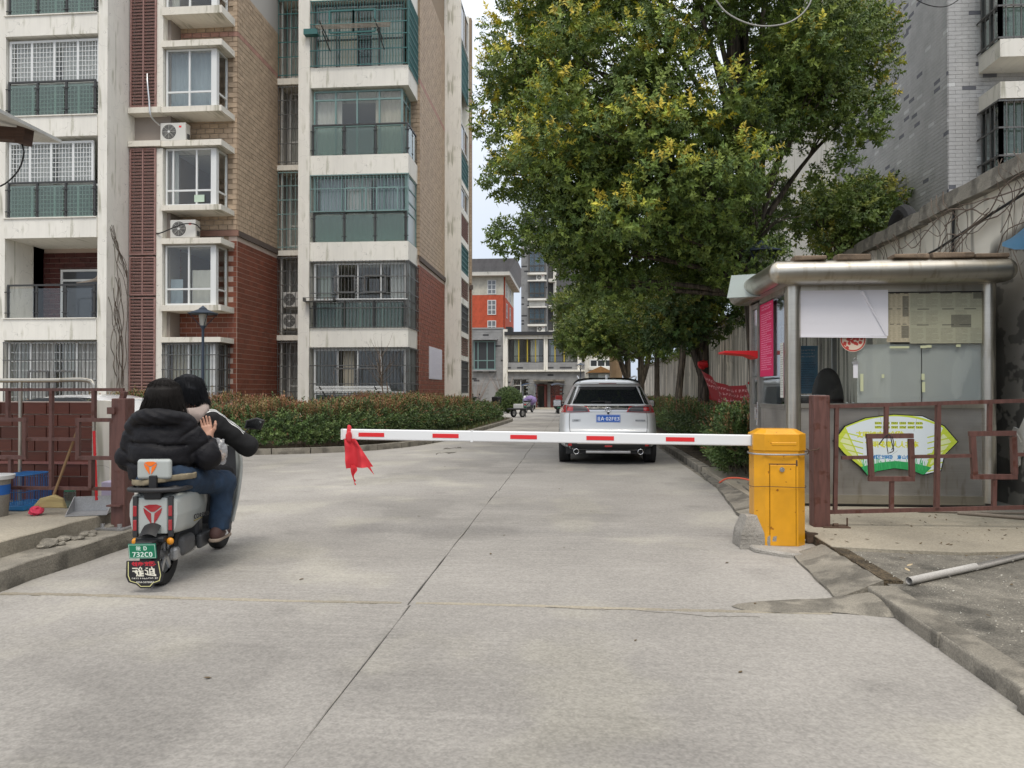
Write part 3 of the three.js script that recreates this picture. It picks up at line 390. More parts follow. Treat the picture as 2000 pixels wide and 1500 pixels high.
// ---------------------------------------------------------------- the apartment building on the left
const zL = -21.3, zB = -22.55, zW = -23.3, zR = -25.9, TOPY = 19;
{
  const A = thing('apartment_building', 'tall apartment block of tan and dark red tiles with white balcony bands', 'building');
  const X250 = zx(250, zL), X303 = zx(303, zW), Xs1 = zx(462, zW), zE = xz(545, Xs1), Xcol0 = zx(583, zR), Xcol1 = zx(605, zR), Xb = zx(797, zR), z815 = xz(815, Xb), Xc = zx(819, z815), zP = xz(868, Xc), Xp = zx(900, zP), zQ = xz(916, Xp);
  const yL = (py, px = 100) => zy(px, py, zL), yR = (py) => zy(700, py, zR), yB = (py) => zy(370, py, zB);
  // ---- cores
  part('rear_core', [b(-30, X250, 0, TOPY, zL - 4.2, -39)], M.room, A); part('stair_core', [b(X250, Xs1 - 0.02, 0, TOPY, zW - 3.2, -39)], M.room, A);
  { const wx0 = zx(322, zB), wx1 = zx(421, zB) - 0.12, op = [[800, 670], [596, 479], [402, 290], [210, 96], [17, -97]].map(([p, q]) => [zy(370, p, zB), zy(370, q, zB)]); part('bay_wall', [b(X250 - 0.6, wx0, 0, TOPY, zW - 3.2, zW - 0.02), b(wx1, Xs1 - 0.02, 0, TOPY, zW - 0.27, zW - 0.02)], M.groutTan, A); part('bay_side_wall', b(Xs1 - 0.27, Xs1 - 0.02, 0, TOPY, zW - 3.2, zW - 0.27), M.room, A); let y0 = 0; for (const [a, c] of op) { part('floor_slab', b(wx0, a < 1 ? wx1 : Xs1 - 0.27, y0, Math.max(a, 0.02), zW - 3.2, zW - 0.03), M.room, A); y0 = c; } part('floor_slab', b(wx0, Xs1 - 0.27, y0, TOPY, zW - 3.2, zW - 0.03), M.room, A); }
  part('rear_core', [b(Xs1 - 0.01, Xb - 0.3, 0, TOPY, zR - 4.2, -39)], M.room, A); part('rear_core', [b(Xb - 0.35, Xc - 0.02, 0, TOPY, z815 - 0.02, zQ - 0.2)], M.groutTan, A);
  // ---- tiles
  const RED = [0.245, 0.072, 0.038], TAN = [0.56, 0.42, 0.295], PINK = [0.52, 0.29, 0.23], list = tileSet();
  const yb1 = zy(460, 455, zW), yb2 = zy(820, 505, z815), yp = zy(450, 68, zW), th = 0.163;
  const tan = (yp) => (k, r, u, v) => { const q = Math.floor(r() * 4) / 4, f = 1 + (q - 0.4) * 0.14; return (Math.abs(v - yp) < 0.1 ? PINK : TAN).map(x => x * f); };
  const opn = [[800, 670], [596, 479], [402, 290], [210, 96], [17, -97]].map(([p, q]) => [zy(370, p, zB), zy(370, q, zB)]), inWin = (x, y) => x > zx(321, zB) && x < zx(424, zB) && opn.some(([a, c]) => y > a - 0.05 && y < c + 0.05);
  tiles(list, zW, 'x', X303, Xs1, 0.15, yb1 - 0.12, 0.345, th, tone(RED, 0.3), { seed: 3, skip: inWin }); tiles(list, zW, 'x', X303, Xs1, yb1 + 0.1, 14.5, 0.3, th, tan(yp), { seed: 4, skip: inWin });
  tiles(list, Xs1, 'z', zE, zW, 0.15, yb1 - 0.12, 0.345, th, tone(RED, 0.3), { seed: 5 }); tiles(list, Xs1, 'z', zE, zW, yb1 + 0.1, 14.5, 0.3, th, tan(yp), { seed: 6 });
  const hid = (x, y) => x > -9; for (const t of list) if (t.p[0] < zx(436, zW)) t.vis = false;
  tiles(list, Xc, 'z', zP, z815, 0.15, yb2 - 0.14, 0.345, th, tone(RED.map(v => v * 1.25), 0.3), { seed: 7 }); tiles(list, Xc, 'z', zP, z815, yb2 + 0.12, 17, 0.3, th, tan(yp), { seed: 8 });
  tiles(list, z815, 'x', Xb - 0.34, Xc, 0.15, yb2 - 0.14, 0.345, th, tone(RED, 0.3), { seed: 9 }); tiles(list, z815, 'x', Xb - 0.34, Xc, yb2 + 0.12, 15, 0.3, th, tan(yp), { seed: 10 });
  const Xq = zx(921, zQ); part('rear_core', b(Xp - 0.3, Xq - 0.02, 0, TOPY, zQ - 0.02, zQ - 0.35), M.groutTan, A);
  tiles(list, zQ, 'x', Xp + 0.02, Xq, 0.15, yb2 + 0.02, 0.345, th, tone(RED, 0.3), { seed: 11 }); tiles(list, zQ, 'x', Xp + 0.02, Xq, yb2 + 0.2, 17, 0.3, th, tan(yp), { seed: 12 });
  layTiles(list, A, 'facade_tile', 0.72, T.grain);
  for (const q of [b(zx(424, zB), Xs1 + 0.002, 0, yb1, zW - 0.015, zW - 0.003), b(X303, zx(424, zB), opn[0][1] + 0.05, opn[1][0] - 0.05, zW - 0.015, zW - 0.003), b(Xs1 - 0.01, Xs1 + 0.001, 0, yb1, zE, zW - 0.01), b(Xc - 0.015, Xc - 0.003, 0, yb2, zP, z815), b(Xb - 0.34, Xc - 0.004, 0, yb2, z815 - 0.014, z815 - 0.002)]) part('grout_backing', q, M.groutRed, A);
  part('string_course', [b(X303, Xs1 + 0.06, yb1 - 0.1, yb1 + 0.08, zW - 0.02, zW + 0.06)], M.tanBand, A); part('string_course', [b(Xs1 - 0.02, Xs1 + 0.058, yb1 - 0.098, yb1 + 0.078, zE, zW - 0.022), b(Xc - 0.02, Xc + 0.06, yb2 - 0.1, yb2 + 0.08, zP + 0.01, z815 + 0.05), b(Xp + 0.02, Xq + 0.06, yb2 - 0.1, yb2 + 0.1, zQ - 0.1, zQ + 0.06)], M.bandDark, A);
  // ---- left wing
  const xa = zx(8, zL), xe = zx(189, zL), x207 = zx(207, zL), bandsL = [[664, 623], [465, 427], [268, 228], [70, 31], [-127, -167]].map(([p, q]) => [yL(p), yL(q)]);
  part('pillar', [b(xa - 0.55, xa, 0, TOPY, zL - 4.2, zL)], M.plaster, A); part('outer_wall', [b(-30, xa - 0.55, 0, TOPY, zL - 4.2, zL - 0.05)], M.plasterG, A);
  part('pillar', [b(xe, x207, 0, TOPY, zL - 4.2, zL)], M.plaster, A); 
  for (const [y0, y1] of bandsL) part('balcony_band', [b(xa, xe, y0, y1, zL - 4.2, zL + 0.05), b(xa - 0.03, xe, y1, y1 + 0.03, zL - 0.1, zL + 0.09)], M.plaster, A);
  part('balcony_band', b(xa, xe, 0, 0.1, zL - 4.2, zL + 0.04), M.plasterG, A);
  const wl = xe - xa, cols4 = [0, 0.25, 0.5, 0.76, 1], cw = M.curtains[0], cur = [[0.02, 0.46, 9, 0.02, 0.98, cw], [0.55, 0.96, 8, 0.02, 0.98, cw]];
  const lv = [yL(226), yL(160), yL(75)], lv2 = [yL(425), yL(357), yL(274)];
  for (const [lo, mid, hi, k] of [[...lv, 0], [...lv2, 1], [bandsL[3][1], yL(-30), yL(-125), 2]]) {
    win(A, [xa + 0.03, mid, zL - 0.1], k === 1 ? wl * 0.92 : wl - 0.06, hi - mid, { cols: cols4, muntin: [6, 8], curtain: cur, fw: 0.07 });
    win(A, [xa + 0.03, lo + 0.02, zL - 0.14], wl - 0.06, mid - lo - 0.04, { cols: cols4, muntin: [6, 7], fw: 0.06 });
    railing(A, [xa + 0.1, lo, zL - 0.02], wl - 0.2, mid - lo + 0.04);
  }
  // open balcony
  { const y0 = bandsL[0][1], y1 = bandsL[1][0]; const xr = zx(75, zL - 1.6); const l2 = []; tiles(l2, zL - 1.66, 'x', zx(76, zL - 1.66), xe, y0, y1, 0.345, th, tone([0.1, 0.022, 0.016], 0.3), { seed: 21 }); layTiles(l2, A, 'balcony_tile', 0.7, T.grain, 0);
    part('balcony_back_wall', b(xa, xe, y0, y1, zL - 1.8, zL - 1.68), M.groutRed, A); part('balcony_side_wall', b(xa, xr - 0.2, y0, y1, zL - 1.69, zL - 1.2), M.plasterF, A);
    win(A, [zx(117, zL - 1.6), y0, zL - 1.6], xe - zx(117, zL - 1.6) - 0.02, (y1 - y0) * 0.72, { cols: [0, 0.7, 1], rows: [0, 0.8, 1], glass: M.glassDark, fw: 0.07 });
    railing(A, [xa + 0.1, y0, zL - 0.02], wl - 0.2, yL(553) - yL(621), 3, { glass: M.glass });
    tag(part('wood_scraps', Array.from({ length: 9 }, (_, i) => bar([xe - 0.75 + 0.06 * i, yL(553) + 0.02 + 0.014 * i, zL - 0.15 - 0.02 * i], [xe - 0.04, yL(553) + 0.06 + 0.018 * i, zL - 0.1 + 0.02 * (i % 3)], 0.03, 0.02)), M.barkPale), 'bundle of pale wooden sticks lying on the open balcony railing', 'sticks'); }
  // ground floor, barred
  win(A, [xa + 0.03, 0.9, zL - 0.12], wl - 0.06, bandsL[0][0] - 0.95, { cols: cols4, muntin: [4, 7], curtain: cur, open: ['1,0', '3,0'] }); win(A, [xa + 0.03, 0.1, zL - 0.16], wl - 0.06, 0.75, { cols: cols4, muntin: [4, 3] });
  bars(A, [xa, 0.1, zL + 0.03], wl, bandsL[0][0] - 0.15, { n: 26, rails: [0.02, 0.33, 0.58, 0.8, 0.99], hatch: [[0.28, 0.49, 0.36, 0.68], [0.57, 0.77, 0.36, 0.68]] });
  // ---- louvred shafts
  const zl = zL - 1.1, xl0 = zx(252, zl), xl1 = zx(303, zl), yl = (p) => zy(278, p, zl), wS = xl1 - xl0;
  const slatG = metric(fix(new THREE.BoxGeometry(wS / 2 - 0.05, 0.052, 0.05).rotateX(0.45)));
  for (const [p0, p1] of [[211, -160], [498, 290], [577, 502], [800, 581]]) {
    const L = place('louvre_panel', A, [xl0, yl(p0), zl], 0), h = yl(p1) - yl(p0);
    part('louvre_frame', [b(0, 0.045, 0, h, -0.05, 0.03), b(wS - 0.045, wS, 0, h, -0.05, 0.03), b(wS / 2 - 0.02, wS / 2 + 0.02, 0, h, -0.05, 0.025), b(0.045, wS - 0.045, 0, 0.04, -0.05, 0.028), b(0.045, wS - 0.045, h - 0.04, h, -0.05, 0.028)], M.louvre, L);
    for (let y = 0.08, k = 0; y < h - 0.06; y += 0.102, k++) for (const s of [0, 1]) { const o = share('slat', slatG, M.louvre, L, wS * (0.25 + 0.5 * s), y, -0.01); o.rotation.z = 0.012 * Math.sin(k * 1.9 + s * 2) * (k % 7 === 3 ? 2.5 : 1); }
  }
  part('shaft_wall', [b(x207 - 0.02, xl1 + 0.3, 0, TOPY, zW + 0.01, zl - 0.3)], mat([0.3, 0.26, 0.23], 0.95), A);
  part('shaft_jamb', [b(xl1, zx(320, zB), 0, yl(290), zW, zB + 0.12), b(xl1, zx(320, zB), yl(210), TOPY, zW, zB + 0.12)], M.plasterG, A);
  // ---- projecting window bay
  const bx0 = zx(322, zB), bx1 = zx(421, zB), sx0 = zx(319, zB), sx1 = zx(437, zB) - 0.02;
  const slabs = [[222, 211], [288, 277], [413, 403], [478, 467], [608, 597], [669, 659], [95, 83], [33, 18], [-98, -110]];
  for (const [p, q] of slabs) part('bay_slab', rough(b(sx0, sx1, yB(p), yB(q), zW, zB + 0.18), 0.006, 5), M.plasterF, A);
  for (const [p, q] of [[223, 212], [288, 277]]) part('bay_slab', b(xl0 - 0.02, sx0, yB(p), yB(q), zW, zB + 0.24), M.plasterF, A);
  for (const [p0, p1, k] of [[402, 290, 0], [596, 479, 1], [210, 96, 2], [17, -97, 3], [800, 670, 4]]) {
    const y0 = yB(p0), h = yB(p1) - y0;
    win(A, [bx0, y0, zB], bx1 - bx0 - 0.12, h, { cols: k === 0 ? [0, 0.16, 0.66, 1] : [0, 0.5, 1], rows: [0, 0.27, 1], fw: 0.055, curtain: k === 4 ? [[0.1, 0.45, 4], [0.5, 0.9, 5]] : k === 2 ? [[0.02, 0.98, 9]] : k === 1 ? [[0.0, 0.3, 2, 0, 0.45], [0.5, 0.98, 3, 0, 0.6]] : [[0.02, 0.2, 3]] });
    part('corner_post', b(bx1 - 0.12, bx1, y0, y0 + h, zB - 0.12, zB), M.white, A);
    win(A, [bx1, y0, zB - 0.12], zB - 0.12 - zW, h, { cols: [0, 1], rows: [0, 0.27, 1], fw: 0.05 }, PI / 2);
  }
  tag(part('paper_notice', b(zx(377, zB) + 0.02, zx(398, zB), yB(395), yB(381), zB + 0.002, zB + 0.006), mat([0.5, 0.62, 0.5], 0.8)), 'small pale paper notice stuck in the bay window', 'notice');
  bars(A, [bx0 - 0.03, yB(800), zB + 0.1], bx1 - bx0 + 0.08, yB(670) - yB(800), { n: 15, rails: [0.02, 0.35, 0.6, 0.82, 0.99] }); bars(A, [bx1 + 0.1, yB(800), zB + 0.1], zB - zW + 0.08, yB(670) - yB(800), { n: 7, rails: [0.02, 0.35, 0.6, 0.82, 0.99] }, PI / 2);
  // ---- barred recess between the wings
  const rx0 = Xs1, rx1 = Xcol0 + 0.4, zRe = zE + 0.15, yRe = (p) => zy(564, p, zRe);
  for (const [p, q] of [[167, 155], [334, 324], [500, 490], [665, 655], [0, -10]]) part('recess_slab', b(rx0 + 0.01, rx1, yRe(p), yRe(q), zRe - 1.2, zRe + 0.1), M.plasterF, A);
  const rc = [[153, 0, M.teal], [322, 168, M.barGrey], [488, 335, M.tealPale], [653, 501, M.barGrey], [800, 666, M.barGrey]];
  for (const [p0, p1, m] of rc) { const y0 = yRe(p0), h = yRe(p1) - y0; bars(A, [rx0 + 0.03, y0, zRe + 0.05], rx1 - rx0, h, { n: 9, m, rails: [0.03, 0.26, 0.45, 0.63, 0.81, 0.98] }); win(A, [rx0 + 0.25, y0 + 0.2, zRe - 0.45], rx1 - rx0 - 0.2, h - 0.3, { cols: [0, 0.5, 1], rows: [0, 0.3, 1], fm: M.whiteOld }); part('drain_pipe', rod([rx0 + 0.12, y0, zRe - 0.1], [rx0 + 0.12, y0 + h, zRe - 0.1], 0.045), M.whiteOld, A); }
  part('recess_back', b(rx0 + 0.005, rx1, 0, TOPY, zRe - 0.9, zRe - 0.8), M.room, A);
  // ---- right wing
  part('pillar', [b(Xcol0, Xcol1, 0, TOPY, zR - 4.2, zR + 0.08)], M.plaster, A);
  const bandsR = [[678, 641], [509, 472], [340, 302], [169, 130], [-2, -42], [-172, -212]].map(([p, q]) => [yR(p), yR(q)]), wr = Xb - Xcol1, dr = zR - z815;
  for (const [y0, y1] of bandsR) part('balcony_band', rough(b(Xcol1, Xb, y0, y1, z815, zR), 0.004, 6), M.plaster, A);
  part('balcony_band', b(Xcol1, Xb, 0, 0.25, z815, zR), M.plasterG, A); for (const [y0, y1] of bandsR) part('floor_slab', b(Xcol1, Xb - 0.36, y0 + 0.01, y1 - 0.01, zR - 4.2, z815), M.room, A);
  const lvl = bandsR.map(([y0, y1], i) => [i ? bandsR[i - 1][1] : 0.25, y0]);
  const c5 = [[0.04, 0.17, 3], [0.82, 0.96, 4]];
  // ground and first upper floor: white windows behind bars
  for (const i of [0, 1]) { const [y0, y1] = lvl[i], h = y1 - y0, m = y0 + h * (i ? 0.42 : 0.4);
    win(A, [Xcol1 + 0.1, m, zR - 0.14], wr - 0.22, y1 - m - 0.06, { cols: [0, 0.26, 0.48, 0.73, 1], curtain: i ? c5 : [[0.3, 0.42, 3]], open: ['1,0'], fw: 0.06 }); win(A, [Xcol1 + 0.1, y0, zR - 0.18], wr - 0.22, m - y0 - 0.02, { cols: [0, 0.25, 0.5, 0.75, 1], glass: M.glassGreen });
    if (i) railing(A, [Xcol1 + 0.15, y0, zR - 0.07], wr - 0.3, m - y0);
    bars(A, [Xcol1 + 0.01, y0, zR + 0.03], wr, h, { n: 28, rails: [0.01, 0.3, 0.52, 0.76, 0.985], hatch: i ? [[0.26, 0.46, 0.53, 0.77], [0.56, 0.77, 0.53, 0.77]] : [[0.25, 0.46, 0.36, 0.72], [0.5, 0.7, 0.36, 0.72]] });
    bars(A, [Xb + 0.03, y0, zR + 0.02], dr, h, { n: 8, rails: [0.01, 0.3, 0.52, 0.76, 0.985] }, PI / 2); win(A, [Xb - 0.04, y0, zR - 0.05], dr - 0.05, h, { cols: [0, 0.5, 1], rows: [0, 0.42, 1], glass: M.glassFrost, fm: M.barGrey }, PI / 2);
    part('grille_ornament', Array.from({ length: 6 }, (_, k) => bar([Xcol1 + wr * 0.47, y0 + h * (0.45 + 0.05 * k), zR + 0.05], [Xcol1 + wr * 0.49, y0 + h * (0.48 + 0.05 * k), zR + 0.05], 0.02, 0.012)), M.galv, A); }
  { const [y0, y1] = lvl[2], h = y1 - y0, m = y0 + h * 0.44; // half bars, half glass railing
    win(A, [Xcol1 + 0.1, m, zR - 0.14], wr - 0.2, y1 - m - 0.04, { cols: [0, 0.3, 0.52, 0.76, 1], fm: M.tealPale, curtain: [[0.05, 0.3, 6], [0.34, 0.6, 6], [0.66, 0.95, 7]] }); bars(A, [Xcol1 + 0.02, m, zR + 0.02], wr, y1 - m, { n: 28, m: M.tealPale, rails: [0.02, 0.62, 0.98], hatch: [[0.36, 0.57, 0.02, 0.62], [0.68, 0.89, 0.02, 0.62]] });
    railing(A, [Xcol1 + 0.12, y0, zR - 0.04], wr - 0.2, m - y0 + 0.03); part('inner_screen', drape(Xcol1 + 0.1, Xb - 0.2, y0, m, zR - 0.3, 12, 0.02), M.curtain, A);
    win(A, [Xb - 0.03, y0, zR - 0.06], dr - 0.1, h, { cols: [0, 1], rows: [0, 0.44, 0.6, 0.8, 1], fm: M.tealPale, glass: M.glassFrost }, PI / 2); }
  { const [y0, y1] = lvl[3], h = y1 - y0, m = y0 + h * 0.46; // green framed, open railing
    win(A, [Xcol1 + 0.06, y0, zR - 0.16], wr - 0.3, h - 0.06, { cols: [0, 0.25, 0.49, 0.74, 1], rows: [0, 0.46, 0.86, 1], fm: M.tealPale, curtain: [[0.02, 0.3, 5, 0, 1], [0.68, 0.98, 6, 0, 1]], fw: 0.06 }); win(A, [Xb - 0.24, y0, zR - 0.22], dr - 0.3, h - 0.06, { cols: [0, 0.5, 1], rows: [0, 0.86, 1], fm: M.tealPale }, PI / 2);
    railing(A, [Xcol1 + 0.08, y0, zR - 0.05], wr - 0.12, m - y0); railing(A, [Xb - 0.05, y0, zR - 0.06], dr - 0.2, m - y0, 2, {}, PI / 2); }
  { const [y0, y1] = lvl[4], h = y1 - y0; // teal cage
    win(A, [Xcol1 + 0.1, y0, zR - 0.2], wr - 0.3, h - 0.06, { cols: [0, 0.24, 0.48, 0.72, 1], rows: [0, 0.46, 1], fm: M.steelDark, curtain: [[0.02, 0.24, 6], [0.26, 0.46, 5], [0.62, 0.98, 9]] });
    bars(A, [Xcol1 - 0.06, y0 + 0.02, zR + 0.05], wr + 0.02, h - 0.05, { n: 34, m: M.teal, rails: [0.01, 0.24, 0.46, 0.64, 0.82, 0.99], hatch: [[0.22, 0.46, 0.5, 0.83], [0.46, 0.68, 0.5, 0.83]] }); bars(A, [Xb + 0.02, y0 - 0.1, zR + 0.05], dr, h + 0.1, { n: 14, m: M.teal, rails: [0.01, 0.12, 0.24, 0.36, 0.48, 0.6, 0.72, 0.84, 0.99] }, PI / 2);
    part('side_sheet', b(Xb - 0.03, Xb - 0.02, y0 - 0.1, y0 + h, z815, zR), M.teal, A); part('cage_tray', [b(Xcol1 - 0.15, Xcol1 + 0.35, y0 + h * 0.45, y0 + h * 0.47, zR + 0.06, zR + 0.3), b(Xcol1 - 0.15, Xcol1 + 0.35, y0 + h * 0.47, y0 + h * 0.53, zR + 0.28, zR + 0.3)], M.teal, A); }
  { const [y0, y1] = lvl[5]; win(A, [Xcol1 + 0.06, y0, zR - 0.16], wr - 0.3, y1 - y0 - 0.06, { cols: [0, 0.25, 0.5, 0.75, 1], rows: [0, 0.46, 1], fm: M.teal, curtain: [[0, 1, 12]] }); }
  // ---- white pier at the corner with its screens
  part('pier', [b(Xc - 0.4, Xp - 0.35, 0, TOPY, zP - 1.2, zP), b(Xp - 0.36, Xp, 0, TOPY, zP - 0.14, zP + 0.002)], M.plaster, A); part('pier', [b(Xp - 0.35, Xp, 0, TOPY, zQ - 0.02, zQ + 0.12), b(Xp - 0.34, Xp - 0.3, 0, TOPY, zQ + 0.12, zP - 0.14)], M.plasterG, A);
  const zm = (zP + zQ) / 2, yS = (p) => onX(908, p, Xp)[1];
  for (const [p, q] of [[660, 650], [775, 768], [548, 535], [597, 585], [705, 696], [482, 470], [425, 414], [372, 362]]) part('pier_rail', b(Xp - 0.3, Xp + 0.004, yS(p), yS(q), zQ + 0.12, zP - 0.14), M.plaster, A);
  for (const [p, q, k] of [[768, 706, 0], [649, 598, 0], [533, 484, 1], [412, 374, 2], [360, 310, 1], [300, 250, 2], [768 - 580, 100, 1], [90, 20, 2]]) { const y0 = yS(p), h = yS(q) - y0, dz = zP - zQ - 0.26; if (k === 1) { bars(A, [Xp - 0.03, y0, zP - 0.14], dz, h, { n: 12, m: M.teal, rails: [0.02, 0.2, 0.4, 0.6, 0.8, 0.98] }, PI / 2); part('mesh_sheet', b(Xp - 0.06, Xp - 0.05, y0, y0 + h, zQ + 0.12, zP - 0.14), M.teal, A); } else if (k === 0) { bars(A, [Xp - 0.03, y0, zP - 0.14], dz, h, { n: 12, rails: [0.02, 0.25, 0.5, 0.75, 0.98] }, PI / 2); part('mesh_sheet', b(Xp - 0.06, Xp - 0.05, y0, y0 + h, zQ + 0.12, zP - 0.14), M.barGrey, A); } else win(A, [Xp - 0.03, y0, zP - 0.14], dz, h, { cols: [0, 0.5, 1], glass: M.glassDark }, PI / 2); }
  const slatS = metric(fix(new THREE.BoxGeometry(0.05, 0.05, zP - zQ - 0.28).rotateZ(-0.5))); for (const [p, q] of [[695, 661], [584, 549], [469, 426]]) { const L = place('pier_louvre', A, [Xp - 0.05, 0, zm], 0); for (let y = yS(p) + 0.06; y < yS(q) - 0.03; y += 0.11) share('slat', slatS, M.louvre, L, 0, y, 0); }
  part('parapet', [b(-30, Xs1 + 0.2, TOPY, TOPY + 0.6, zL - 0.3, -39), b(Xs1 + 0.2, Xc + 0.1, TOPY, TOPY + 0.6, zR, zQ - 0.2)], M.plasterG, A);

  // ---- things fixed to it
  acUnit('air conditioner unit with a red badge on the bay slab below the upper bay window', [zx(337, zB), yB(277) + 0.01, zB - 0.1], 0, 0.98);
  acUnit('air conditioner unit with a black cable on the bay slab above the lamp post', [zx(357, zB), yB(467) + 0.01, zB - 0.1], 0, 0.98);
  acUnit('upper air conditioner unit behind bars in the recess between the wings', [zx(568, zRe), yRe(600), zRe - 0.3], 0, 0.95); acUnit('lower air conditioner unit behind bars in the recess between the wings', [zx(568, zRe), yRe(642), zRe - 0.3], 0, 0.95);
  tag(part('power_cable', tube([[zx(303, zB), yB(455), zB + 0.05], [zx(318, zB), yB(457), zB + 0.2], [zx(345, zB), yB(448), zB + 0.25], [zx(365, zB), yB(440), zB + 0.2], [zx(384, zB), yB(440), zB + 0.1], [zx(388, zB), yB(447), zB - 0.1]], 0.02), M.wire), 'black cable drooping from the louvres to the air conditioner', 'cable');
  tag(part('coolant_hose', tube([[zx(292, zB), yB(147), zB + 0.2], [zx(296, zB), yB(165), zB + 0.3], [zx(300, zB), yB(200), zB + 0.32], [zx(303, zB), yB(232), zB + 0.28], [zx(310, zB), yB(243), zB]], 0.028), M.alu), 'silver hose hanging in front of the brown louvres', 'hose');
  const pl = thing('wall_notice', 'large white printed notice fixed to the red tiled side wall', 'notice'); { const zA = xz(837, Xc), zBk = xz(862, Xc), y0 = onX(837, 740, Xc)[1], y1 = onX(837, 676, Xc)[1];
    part('board', b(Xc + 0.012, Xc + 0.03, y0, y1, zBk, zA), M.paperWhite, pl); const t = canvasTex(128, 192, (g) => { g.fillStyle = '#dcd9e4'; g.fillRect(0, 0, 128, 192); g.fillStyle = '#c4c1d0'; smallPrint(g, 16, 14, 96, 160, 20, 5); }); part('print', new THREE.PlaneGeometry(zA - zBk - 0.06, y1 - y0 - 0.06).rotateY(PI / 2).translate(Xc + 0.034, (y0 + y1) / 2, (zA + zBk) / 2), mat('#fff', 0.8, { map: t }), pl, true); }
  // laundry racks
  const rack = (label, x0, x1, y, z0, z1, m, sag = 0) => { const t = thing('drying_rack', label, 'drying rack', [0, 0, 0]); for (let k = 0; k < 4; k++) part('rod', rod([x0 + 0.06 * k, y - 0.05 * k + sag, lerp(z0, z1, k / 3)], [x1 + 0.06 * k, y - 0.05 * k, lerp(z0, z1, k / 3)], 0.016), m, t); for (const s of [0.12, 0.85]) part('folding_arm', [bar([lerp(x0, x1, s), y, z1], [lerp(x0, x1, s) + 0.15, y - 0.45, z0], 0.03, 0.03), bar([lerp(x0, x1, s) + 0.1, y - 0.35, z1], [lerp(x0, x1, s) + 0.2, y - 0.8, z0], 0.03, 0.03)], M.steelDark, t); };
  rack('wooden rod drying rack mounted on the teal window cage', zx(618, zR), zx(762, zR), yR(57), zR + 0.12, zR + 0.7, M.barkPale); rack('white metal drying rack under the ground floor window bars', zx(617, zR), zx(762, zR), yR(755), zR + 0.12, zR + 0.6, M.white);
  { const t = thing('window_shelf', 'rusty metal shelf bolted to the window bars above the hedge', 'shelf'); const x0 = zx(598, zR), x1 = zx(657, zR), y = yR(590); part('tray', [b(x0, x1, y, y + 0.02, zR + 0.06, zR + 0.36), b(x0, x1, y + 0.12, y + 0.14, zR + 0.34, zR + 0.36), b(x0, x0 + 0.02, y, y + 0.14, zR + 0.06, zR + 0.36), b(x1 - 0.02, x1, y, y + 0.14, zR + 0.06, zR + 0.36)], M.barGrey, t); part('coil', [new THREE.TorusGeometry(0.06, 0.015, 5, 14).translate(x0 + 0.25, y + 0.09, zR + 0.2), new THREE.TorusGeometry(0.06, 0.015, 5, 14).translate(x1 - 0.3, y + 0.09, zR + 0.2)], M.barkPale, t); part('long_rod', rod([x1, y + 0.1, zR + 0.1], [Xb, y + 0.08, zR + 0.1], 0.015), M.white, t); }
  // dry creeper stems on the white pier
  { const zC_ = 0, cr = (px, py) => { const p = onX(px, py, x207); return [x207 + 0.012, p[1], p[2]]; }; const r = rng(77), q = []; for (let k = 0; k < 9; k++) { let px = 215 + r() * 25, py = 790 - r() * 60; const pts = []; for (let i = 0; i < 6 + r() * 5; i++) { pts.push(cr(clamp(px, 209, 248), py)); px += (r() - 0.5) * 16; py -= 15 + r() * 30; } q.push(tube(pts, 0.008 + 0.004 * r(), 4, 20)); } for (let k = 0; k < 8; k++) { let px = 212 + r() * 10, py = 430 + r() * 60; const pts = []; for (let i = 0; i < 7; i++) { pts.push(cr(clamp(px, 209, 248), py)); px += 3 + (r() - 0.3) * 8; py += 8 + r() * 14; } q.push(tube(pts, 0.007, 4, 20)); } tag(part('dry_creeper', q, M.vine), 'bare dry creeper stems clinging to the white pier', 'creeper'); }
}
